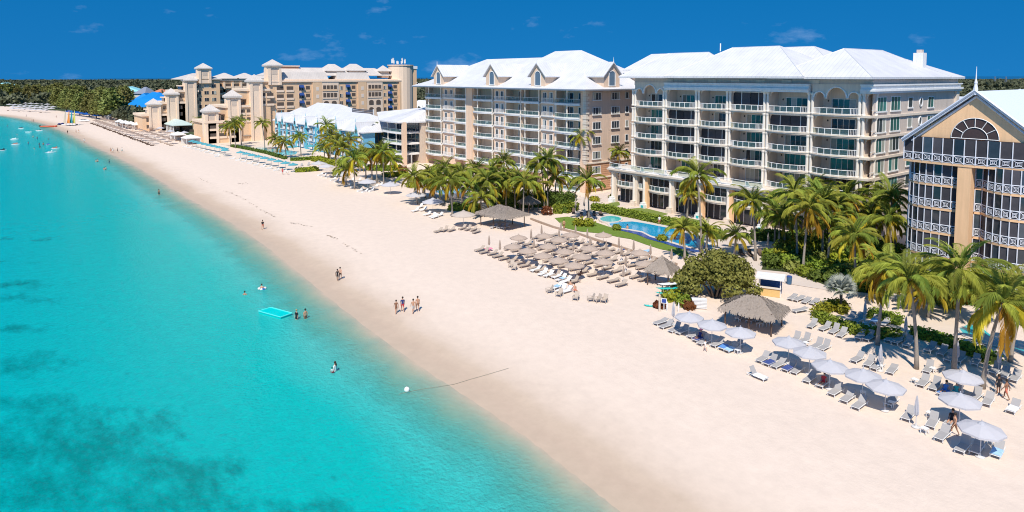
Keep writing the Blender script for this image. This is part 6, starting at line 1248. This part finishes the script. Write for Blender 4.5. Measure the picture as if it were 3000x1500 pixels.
# white cabanas and marquees
def cabana(g, label, w, d, h, ph, rz=0):
    t = thing('white_cabana', label, 'tent', g, rz, 'white cabanas'); [put('post', MB().box(sx * w / 2 - .08, sx * w / 2 + .08, sy * d / 2 - .08, sy * d / 2 + .08, 0, h).mesh('post', M_white), t) for sx in (-1, 1) for sy in (-1, 1)]
    put('roof', MB().pyramid(-w / 2 - .2, w / 2 + .2, -d / 2 - .2, d / 2 + .2, h, h + ph, .35).mesh('roof', M_slingw), t); put('side_curtain', MB().box(-w / 2, w / 2, d / 2 - .05, d / 2, 0, h).mesh('side_curtain', M_slingw), t); put('side_curtain', MB().box(-w / 2, -w / 2 + .05, -d / 2, d / 2, 0, h).mesh('side_curtain', M_slingw), t); return t
for i, (p, s) in enumerate((((352, 370), 4), ((368, 374), 4.5), ((384, 377), 4.5), ((402, 380), 4), ((522, 412), 5), ((560, 422), 6), ((325, 352), 4))): cabana(G(*p), f'{ORD[i]} white cabana on the tan resort beach, counting from the pines', s, s * .9, 2.8, 1.2, .1)
t = thing('beach_restaurant', 'low beach restaurant with pale green roof and white umbrellas below the tan resort', 'building', G(524, 384), 0); put('roof', MB().hip(-10, 10, -5, 5, 3.6, (-8, 0), (8, 0), 6.0).mesh('roof', mat('pale_green_roof', (.5, .6, .56), .6)), t); [put('post', MB().box(x - .15, x + .15, -4.6, -4.3, 0, 3.6).mesh('post', M_white), t) for x in range(-9, 10, 3)]; put('back_wall', MB().box(-9, 9, 3, 4.5, 0, 3.5).mesh('back_wall', M_dark), t)
for i, p in enumerate(((470, 388), (500, 398), (540, 402))): umbrella('beach_umbrella', G(*p), f'{ORD[i]} white umbrella before the beach restaurant', 'restaurant umbrellas', M_canw, 2.0, 2.8, True, 0, False)
# ---- far beach: white umbrella field, blue row, sails
k = 0
for j, (ya, n) in enumerate(((312, 9), (318, 8), (324, 7), (306, 8))):
    for i in range(n):
        px = 28 + i * 16 + j * 5 + (6 if j == 1 else 0); g = G(px, ya + i * .9); umbrella('beach_umbrella', g, f'{ORD[i]} white umbrella in the {("second", "third", "seaward", "landward")[j]} row on the far beach', 'far white umbrellas', M_canw, 2.6, 2.6, True, i, False); k += 1
        if (i + j) % 2 == 0: lounger((g.x, g.y - 3, 0), 'brown', f'{ORD[i]} dark lounger in the {("second", "third", "seaward", "landward")[j]} row on the far beach', 'far dark loungers', J(.4), 1, parts=False, far=True)
for i in range(13):
    f = i / 12; umbrella('blue_umbrella', G(203 + 86 * f, 335 + 13 * f), f'{ORD[i]} bright blue umbrella along the edge of the pine wood', 'blue umbrellas at the pines', M_canblue, 2.6, 3.0, True, i, False)
for i, (x0, c, n_) in enumerate(((193, (.62, .52, .40), 'beige'), (204, (.75, .28, .06), 'orange'), (212, (.03, .30, .36), 'dark teal'), (220, (.62, .58, .12), 'yellow'))):
    g = G(x0, 366); t = thing('sailing_catamaran', f'beached sailing catamaran with {n_} sail', 'sailboat', g, .5); [put('hull', kayak_mesh(5, M_white, .3, .5, 'hull'), t, (0, s * 1.1, 0)) for s in (-1, 1)]; put('trampoline', MB().box(-1.2, 1.2, -1.0, 1.0, .45, .5).mesh('trampoline', M_dark), t); put('mast', MB().tube([(.3, 0, .4), (.3, 0, 8.6)], .06, 5).mesh('mast', M_metal), t)
    sm = fab('sail_' + n_.replace(' ', '_'), c); put('sail', MB().add([(.25, .02, 1.0), (-2.3, .1, 1.1), (-1.6, .3, 4.0), (-.2, .1, 8.2), (.25, .02, 8.3), (.25, -.02, 1.0), (-2.3, .06, 1.1), (-1.6, .26, 4.0), (-.2, .06, 8.2), (.25, -.02, 8.3)], [(0, 1, 2, 3, 4), (9, 8, 7, 6, 5), (0, 5, 6, 1), (1, 6, 7, 2), (2, 7, 8, 3)]).mesh('sail', sm), t)

# chairs left out on the balconies
CPD = chair_parts(fab('dark_rattan', (.10, .08, .07), .2))
for k, x in enumerate(BX[:6]):
    for j, z in enumerate(FZ):
        if (k * 3 + j * 2) % 5 in (0, 3): chair((x + 2.2 + (j % 3) * 1.1, 116.6, z + .03), f'armchair on the {("top", "second", "third", "fourth", "fifth")[j]} balcony from above, {ORD[k]} bay of the cream condominium', 'condominium balcony chairs', j + k, CPD if (j + k) % 2 else CPW)
for k, (t_, x0, x1) in enumerate([q for q in BAYS if q[0] == 'b']):
    for j, z in enumerate(L2[:6]):
        if (k * 2 + j) % 3 == 0: chair((x0 + (x1 - x0) * (.35 + .1 * (j % 3)), 115.9, z + .03), f'armchair on the {("top", "second", "third", "fourth", "fifth", "sixth")[j]} balcony from above, {ORD[k]} bay of the peach block', 'peach block balcony chairs', j + k, CPD if j % 2 else CPW)
# ---- people
M_skin = mat('skin_tan', (.50, .27, .17), .6, .08, 8); M_skin2 = mat('skin_brown', (.30, .15, .09), .6, .08, 8); M_skin3 = mat('skin_fair', (.62, .38, .27), .6, .08, 8); M_hair = mat('dark_hair', (.03, .02, .015), .6, .2, 10); M_hairb = mat('blond_hair', (.38, .26, .12), .6, .2, 10)
CL = {n: fab('cloth_' + n, c) for n, c in dict(navy=(.03, .04, .16), red=(.5, .04, .05), black=(.02, .02, .025), grey=(.45, .44, .43), brown=(.25, .12, .07), white=(.75, .74, .72), teal=(.03, .35, .38), coral=(.62, .18, .12), blue=(.05, .18, .5)).items()}
def body_mesh(pose):
    "one continuous figure grown from a jointed skeleton"
    J_ = {}; E_ = []; R_ = {}
    def j(n, p, r, par=None):
        J_[n] = p; R_[n] = r
        if par: E_.append((par, n))
    sit = pose == 'sit'; hz = .42 if sit else .93
    j('pelvis', (0, 0, hz), (.15, .11)); j('waist', (0, .0 + (.05 if sit else 0), hz + .17), (.125, .095), 'pelvis'); j('chest', (0, .12 if sit else -.01, hz + .37), (.155, .11), 'waist'); j('neck', (0, .19 if sit else 0, hz + .55), (.055, .055), 'chest'); j('head0', (0, .2 if sit else -.01, hz + .64), (.07, .08), 'neck'); j('head1', (0, .2 if sit else -.01, hz + .73), (.088, .1), 'head0'); j('head2', (0, .2 if sit else -.01, hz + .81), (.06, .075), 'head1')
    st = {'stand': (.02, .02), 'walk': (.24, -.22), 'walk2': (-.18, .20), 'wade': (.05, -.05)}.get(pose, (0, 0))
    for s, f in ((-1, st[0]), (1, st[1])):
        n = 'L' if s < 0 else 'R'; sh = J_['chest']
        j('hip' + n, (s * .095, J_['pelvis'][1], hz - .06), (.095, .095), 'pelvis')
        if sit: j('knee' + n, (s * .11, -.42, .50), (.065, .065), 'hip' + n); j('ankle' + n, (s * .11, -.82, .40), (.042, .042), 'knee' + n); j('toe' + n, (s * .11, -.86, .5), (.035, .025), 'ankle' + n)
        else: j('knee' + n, (s * .10, -f * .6 - .02, .50), (.062, .065), 'hip' + n); j('calf' + n, (s * .10, -f * .8 + .03, .33), (.052, .056), 'knee' + n); j('ankle' + n, (s * .10, -f + .02 + (.06 if f < 0 else 0), .09), (.038, .04), 'calf' + n); j('toe' + n, (s * .115, -f - .14, .035), (.04, .028), 'ankle' + n)
        j('sho' + n, (s * .19, sh[1], sh[2] + .10), (.062, .062), 'chest')
        if pose == 'bend' : pass
        j('elb' + n, (s * .25, sh[1] + .03 + f * .5, sh[2] - .18), (.042, .042), 'sho' + n); j('wri' + n, (s * .25, sh[1] - .05 + f * .9, sh[2] - .42), (.028, .03), 'elb' + n); j('hand' + n, (s * .245, sh[1] - .07 + f, sh[2] - .50), (.034, .022), 'wri' + n)
        for q in range(4): j(f'f{q}{n}', (s * (.238 + .004 * q), sh[1] - .105 + f + .024 * q, sh[2] - .575 + .012 * abs(q - 1.2)), (.0095, .0095), 'hand' + n)
        j('th' + n, (s * .225, sh[1] - .12 + f, sh[2] - .50), (.0105, .0105), 'hand' + n)
    names = list(J_); me = bpy.data.meshes.new('body'); me.from_pydata([J_[n] for n in names], [(names.index(a), names.index(b)) for a, b in E_], [])
    o = bpy.data.objects.new('body', me); COL.objects.link(o); sk = o.modifiers.new('skin', 'SKIN')
    for i, n in enumerate(names): me.skin_vertices[0].data[i].radius = R_[n]; me.skin_vertices[0].data[i].use_root = n == 'pelvis'
    sk.use_smooth_shade = True; ss = o.modifiers.new('sub', 'SUBSURF'); ss.levels = ss.render_levels = 1
    dg = bpy.context.evaluated_depsgraph_get(); out = bpy.data.meshes.new_from_object(o.evaluated_get(dg)); bpy.data.objects.remove(o); return out, J_, hz
POSES = {p: body_mesh(p) for p in ('stand', 'walk', 'walk2', 'sit')}
BODY = {}
def person(g, pose, label, rz=0, skin=None, bottom=None, top=None, hair=None, cover=(0, 0), group=None, hat=None, long_hair=False, sc=1.0, dz=0.0):
    skin = skin or M_skin; key = (pose, skin.name, bottom, top)
    base, J_, hz = POSES[pose]
    if key not in BODY:
        me = base.copy(); me.materials.clear(); [me.materials.append(m) for m in (skin, CL.get(bottom, skin), CL.get(top, skin))]; mi = []
        for p in me.polygons:
            x, y, z = p.center; k = 0
            if pose == 'sit': 
                if y > -.3 and z < hz + .12: k = 1
                elif hz + .12 <= z < hz + .52 and abs(x) < .22: k = 2
            else:
                arm = abs(x) > .20
                if (.60 if bottom not in ('bikini',) else .8) < z < .99 and not (arm and z < 1.3): k = 1
                elif .99 <= z < 1.43 and not (abs(x) > .235 and z < 1.18): k = 2
            mi.append(k)
        me.polygons.foreach_set('material_index', mi); me.name = 'body'; BODY[key] = me
    t = thing('person', label, 'person', (g[0], g[1], g[2] + dz), rz, group); t.scale = (sc, sc, sc); put('body', BODY[key], t)
    hx, hy, hzz = J_['head1']; mb = MB(); prof = [(.105, hzz - .02), (.112, hzz + .05), (.09, hzz + .12), (.03, hzz + .155)]
    mb.lathe(hx, hy + .02, prof, 10)
    if long_hair: mb.tube([(hx, hy + .06, hzz), (hx, hy + .13, hzz - .16), (hx, hy + .12, hzz - .34)], [.08, .09, .04], 7)
    put('hair', mb.mesh('hair', hair or M_hair, True), t)
    if hat: put('hat', MB().lathe(hx, hy, [(.22, hzz + .06), (.21, hzz + .075), (.12, hzz + .1), (.1, hzz + .19), (.02, hzz + .2)], 14).mesh('hat', hat), t)
    return t
AW = math.atan2(-HEAD[0], HEAD[1]) + math.pi          # facing away from the camera, along the beach (figures face -y)
W = WATER_Z
person(GS(1161, 919), 'walk', 'woman in brown swimsuit walking at the water end of the group of four', AW + .3, M_skin, 'brown', 'brown', group='group of four walking away', sc=.95)
person(GS(1180, 913), 'walk2', 'person in navy shirt and red shorts in the walking group of four', AW + .3, M_skin, 'red', 'navy', group='group of four walking away', sc=1.04)
person(GS(1211, 918), 'walk', 'shirtless person in pale grey shorts in the walking group of four', AW + .3, M_skin, 'grey', None, group='group of four walking away')
person(GS(1224, 911), 'walk2', 'shirtless person in brown shorts walking at the landward end of the group of four', AW + .3, M_skin, 'brown', None, group='group of four walking away', sc=1.03)
person(GS(997, 819), 'walk', 'person in black shorts walking on the wet sand, nearer the dry side of the pair', AW, M_skin3, 'black', None, group='pair on the wet sand'); person(GS(989, 823), 'walk2', 'person in dark clothes walking close to the waterline beside another', AW, M_skin2, 'black', 'black', group='pair on the wet sand', sc=.95)
person(G(869, 936, W), 'stand', 'wader in black swimsuit beside the turquoise float', AW + 2.6, M_skin3, 'black', 'black', dz=-.55, group='waders', hair=M_hairb); person(G(895, 934, W), 'stand', 'shirtless wader looking away from the turquoise float', AW + .8, M_skin, 'brown', None, dz=-.55, group='waders')
person(G(982, 1089, W), 'stand', 'dark-haired wader carrying a child in the shallows', AW + 1.2, M_skin, 'white', 'white', dz=-.75, group='waders', long_hair=True); person(G(974, 1094, W), 'sit', 'small child held by the wader in the shallows', AW, M_skin, 'red', 'white', dz=-.1, sc=.6, group='waders')
person(G(717, 864, W), 'stand', 'swimmer with only head and shoulders above water', AW, M_skin, 'black', None, dz=-1.25, group='swimmers'); person(G(767, 846, W), 'stand', 'swimmer resting in a white and blue ring', AW, M_skin3, 'navy', None, dz=-1.1, group='swimmers')
t = thing('swim_ring', 'white and blue swim ring round the swimmer', 'swim ring', G(768, 846, W), 0); mb = MB(); mb.tube([(.45 * math.cos(a * .393), .45 * math.sin(a * .393), .06) for a in range(17)], .13, 7, False); put('ring', mb.mesh('ring', CL['white'], True), t); put('stripe', MB().box(.42, .62, -.14, .14, .0, .2).mesh('stripe', CL['blue']), t)
person(GS(770, 672), 'walk', 'person in dark red standing on the wet sand with a bag', AW, M_skin, 'coral', 'black', group='strollers'); person(GS(828, 511), 'stand', 'person in bright red on the dry sand near the teal umbrellas', AW, M_skin, 'red', 'red', group='strollers', sc=1.05); person(GS(843, 512), 'stand', 'small pale figure beside the person in red', AW, M_skin3, 'white', 'white', group='strollers', sc=.8)
person(G(466, 571, W), 'stand', 'lone wader far from the others off the wet sand', AW, M_skin2, 'black', None, dz=-.35, group='waders')
for i, (x, y, b, tp, l) in enumerate(((325, 447, 'coral', None, 'first of the four strollers on the far wet sand'), (331, 447, 'white', 'white', 'second of the four strollers on the far wet sand'), (345, 447, 'black', 'black', 'third of the four strollers on the far wet sand'), (358, 446, 'teal', 'white', 'last of the four strollers on the far wet sand'), (198, 392, 'black', 'black', 'dark figure standing on the beach before the sails'), (223, 390, 'brown', None, 'taller of two bathers walking up the beach before the sails'), (231, 390, 'white', None, 'shorter of two bathers walking up the beach before the sails'), (99, 358, 'grey', None, 'nearer of the couple at the far waterline'), (94, 357, 'brown', None, 'farther of the couple at the far waterline'), (77, 343, 'navy', 'navy', 'single figure farthest along the waterline'), (247, 418, 'white', 'white', 'pale figure sitting by the far waterline'), (165, 346, 'black', None, 'figure on the far beach behind the sails'))):
    person(GS(x, y), 'walk' if i % 2 else 'walk2', l, AW + i, (M_skin, M_skin2, M_skin3)[i % 3], b, tp, group='far strollers')
for i, (x, y) in enumerate(((50, 396), (97, 402), (109, 408), (143, 410), (127, 424), (115, 426), (100, 437), (117, 433), (83, 423), (281, 474), (286, 474), (320, 478), (305, 497), (310, 497), (22, 372))):
    person(G(x, y, W), 'stand', f'{ORD[i]} swimmer off the far beach, counting along the boats', i * 1.1, (M_skin, M_skin3, M_skin2)[i % 3], ('coral', 'black', 'blue')[i % 3], ('coral', None, None, 'black')[i % 4], dz=-1.05 + .25 * (i % 3), group='far swimmers')
# sunbathers
seat = lambda q, dz=-.08: (q[0].x, q[0].y, q[0].z + dz)
person(seat(A7[5]), 'sit', 'sunbather with a pink hat sitting under the umbrella below the shelter', A7[5][1], M_skin2, 'navy', 'navy', hat=TW['pink'], group='sunbathers'); person(seat(A2[3]), 'sit', 'sunbather in teal lying under the palm umbrella', A2[3][1], M_skin, 'teal', 'teal', group='sunbathers'); person(seat(A3[6]), 'sit', 'sunbather in red under the long umbrella line', A3[6][1], M_skin, 'red', 'red', group='sunbathers'); person(seat(A2[2]), 'sit', 'sunbather in blue beside the one in teal', A2[2][1], M_skin, 'blue', 'blue', group='sunbathers')
person(seat(A1[2]), 'sit', 'sunbather in dark swimwear under the second umbrella', A1[2][1], M_skin, 'black', 'black', group='sunbathers')
person(GS(*K4([(1020, 965)])[0]), 'walk', 'tanned bather stepping between loungers under the second umbrella', AW + 1.5, M_skin, 'brown', None, group='standing bathers'); person(GS(*K4([(1352, 655)])[0]), 'stand', 'bather in dark swimwear standing below the drooping palm, farther left', AW, M_skin2, 'black', 'black', group='standing bathers'); person(GS(*K4([(1410, 695)])[0]), 'walk', 'tanned bather standing below the drooping palm, nearest the edge', AW + .6, M_skin2, 'coral', None, group='standing bathers')
person(GS(*K3([(795, 1062)])[0]), 'walk2', 'small child in white walking before the umbrellas', AW + .5, M_skin3, 'white', 'white', sc=.68, group='standing bathers'); person(G(*K2([(1112, 408)])[0]), 'stand', 'bather with tan skin standing at the end of the lawn strip', AW, M_skin, 'brown', None, group='standing bathers')
person(G(*K2([(1795, 408)])[0]), 'stand', 'bather in red at the infinity edge of the long pool', AW, M_skin, 'red', None, dz=-.9, group='pool bathers'); person(G(*K2([(2140, 362)])[0]), 'stand', 'bather in coral standing on the far side of the long pool', AW, M_skin, 'coral', 'white', group='pool bathers')
for i, p in enumerate(K2([(1290, 930), (1180, 1060), (1230, 1095)])): person(GS(*p), 'sit', f'{ORD[i]} bather sitting in front of the tan field', .6 * i, M_skin2 if i == 0 else M_skin, ('brown', 'blue', 'coral')[i], None, dz=-.05, group='bathers before the tan field')
# ---- things in the water
t = thing('swim_float', 'flat turquoise square float moored in the shallows beside two waders', 'float', G(807, 924, W), 0); q = [G(x, y, W) for x, y in ((757, 918), (793, 907), (856, 924), (822, 936))]; o_ = G(807, 924, W)
put('deck', MB().prism([((p - o_).x, (p - o_).y) for p in q], -.1, .28).mesh('deck', mat('turquoise_float', (.0, .58, .55), .35, .04)), t); mb = MB(); [mb.tube([q[i] - o_ + Vector((0, 0, .28)), q[(i + 1) % 4] - o_ + Vector((0, 0, .28))], .07, 6) for i in range(4)]; put('rim', mb.mesh('rim', mat('aqua_rim', (.1, .7, .66), .35)), t)
t = thing('mooring_buoy', 'round white buoy floating at the end of the rope', 'buoy', G(1192, 1144, W), 0); put('ball', MB().lathe(0, 0, [(.02, -.2), (.2, -.1), (.27, .08), (.2, .26), (.03, .36)], 14).mesh('ball', M_white, True), t); put('eye', MB().tube([(.06 * math.cos(a * .785), 0, .38 + .06 * math.sin(a * .785)) for a in range(9)], .015, 5).mesh('eye', M_metal), t)
rp = []
for x, y in ((1168, 1156), (1182, 1152), (1225, 1143), (1270, 1136), (1330, 1127)): p = G(x, y, W); rp.append((p.x, p.y, W + .04))
for x, y in ((1380, 1112), (1430, 1098), (1490, 1080)): p = GS(x, y); rp.append((p.x, p.y, max(p.z, W) + .06))
tag(put('mooring_rope', MB().tube(rp, .015, 5).mesh('mooring_rope', mat('wet_rope', (.25, .24, .18), .8))), 'thin dark rope running from the buoy up the wet sand', 'rope')
M_boat = mat('white_gelcoat', (.72, .73, .74), .25, .03)
for i, (x, y, c, l) in enumerate(((62, 376, 'black', 'dark jet ski farthest out off the far beach'), (83, 387, 'teal', 'white and teal jet ski in the middle of the moored craft'), (115, 383, 'black', 'long dark-seated jet ski nearest the orange inflatable'), (42, 408, 'white', 'plain white board lowest on the outer side of the swimmers'), (46, 423, 'coral', 'board with a red stripe outside the swimmers'), (162, 435, 'coral', 'white board with a red bather aboard, nearest the shore'), (148, 447, 'white', 'long plain white board nearest the camera off the far beach'), (8, 441, 'black', 'white boat with dark stern at the picture edge'), (140, 425, 'blue', 'small white craft with blue seat among the swimmers'))):
    t = thing('jet_ski' if c in ('black', 'teal') else 'paddle_board', l, 'jet ski' if c in ('black', 'teal') else 'paddle board', G(x, y, W), ang + .2 * i, 'craft off the far beach'); put('hull', kayak_mesh(3.4 if i != 6 else 4.6, M_boat, .5, .5, 'hull'), t, (0, 0, -.25)); put('seat', MB().box(-.9, .4, -.2, .2, .2, .5).box(.4, .6, -.25, .25, .2, .8).mesh('seat', CL[c]), t)
t = thing('inflatable_boat', 'orange inflatable boat pulled to the far waterline', 'boat', GS(140, 373), ang + .15); put('tube', MB().tube([(3.5, -.9, .45), (-3.2, -1.0, .45), (-3.6, 0, .45), (-3.2, 1.0, .45), (3.5, .9, .45), (4.6, 0, .7), (3.5, -.9, .45)], .48, 8).mesh('tube', mat('orange_rubber', (.62, .12, .06), .5), True), t); put('floor', MB().box(-3.3, 3.4, -.9, .9, .2, .3).mesh('floor', M_dark), t); put('motor', MB().box(-4.3, -3.8, -.3, .3, .3, 1.3).mesh('motor', M_dark), t)
for i, p in enumerate(((174, 366), (183, 365))): t = thing('beach_trolley', ('larger' if i == 0 else 'smaller') + ' blue-black hobby craft parked between inflatable and sails', 'trolley', GS(*p), 0); put('body', kayak_mesh(3.5 - i, CL['navy'], .9, 1.1, 'body'), t); [put('wheel', MB().lathe(0, 0, [(.3, -.1), (.3, .1)], 10).mesh('wheel', M_dark), t, (0, s, .3), (math.pi / 2, 0, 0)) for s in (-.9, .9)]
t = thing('motor_boat', 'white and dark motor boat drawn up on the far sand', 'boat', GS(247, 357), ang - .1); put('hull', kayak_mesh(8, M_boat, 1.2, 1.6, 'hull'), t); put('cockpit', MB().box(-1.8, 1.2, -.7, .7, 1.1, 1.7).mesh('cockpit', CL['black']), t)
# dry seaweed wrack line: nobody could count it
rg = np.random.default_rng(5); C = []
for a_, b_ in (((660, 560), (700, 575)), ((700, 575), (760, 610)), ((760, 612), (805, 635)), ((850, 652), (915, 665)), ((960, 690), (985, 698)), ((696, 538), (728, 537)), ((560, 510), (660, 560)), ((985, 698), (1060, 745))):
    for _ in range(26):
        f = rg.random(); g = GS(a_[0] + (b_[0] - a_[0]) * f + rg.normal() * 2, a_[1] + (b_[1] - a_[1]) * f + rg.normal() * 1.0)
        if rg.random() < .6: C.append((g.x, g.y, g.z + .02))
V, F = leaves(np.array(C), .22, np.tile([0, 0, 3.0], (len(C), 1)), 2.5, seed=4); tag(put('seaweed_wrack', np_mesh('seaweed_wrack', V, F, mat('dry_seaweed', (.40, .32, .25), .95))), kind='stuff')
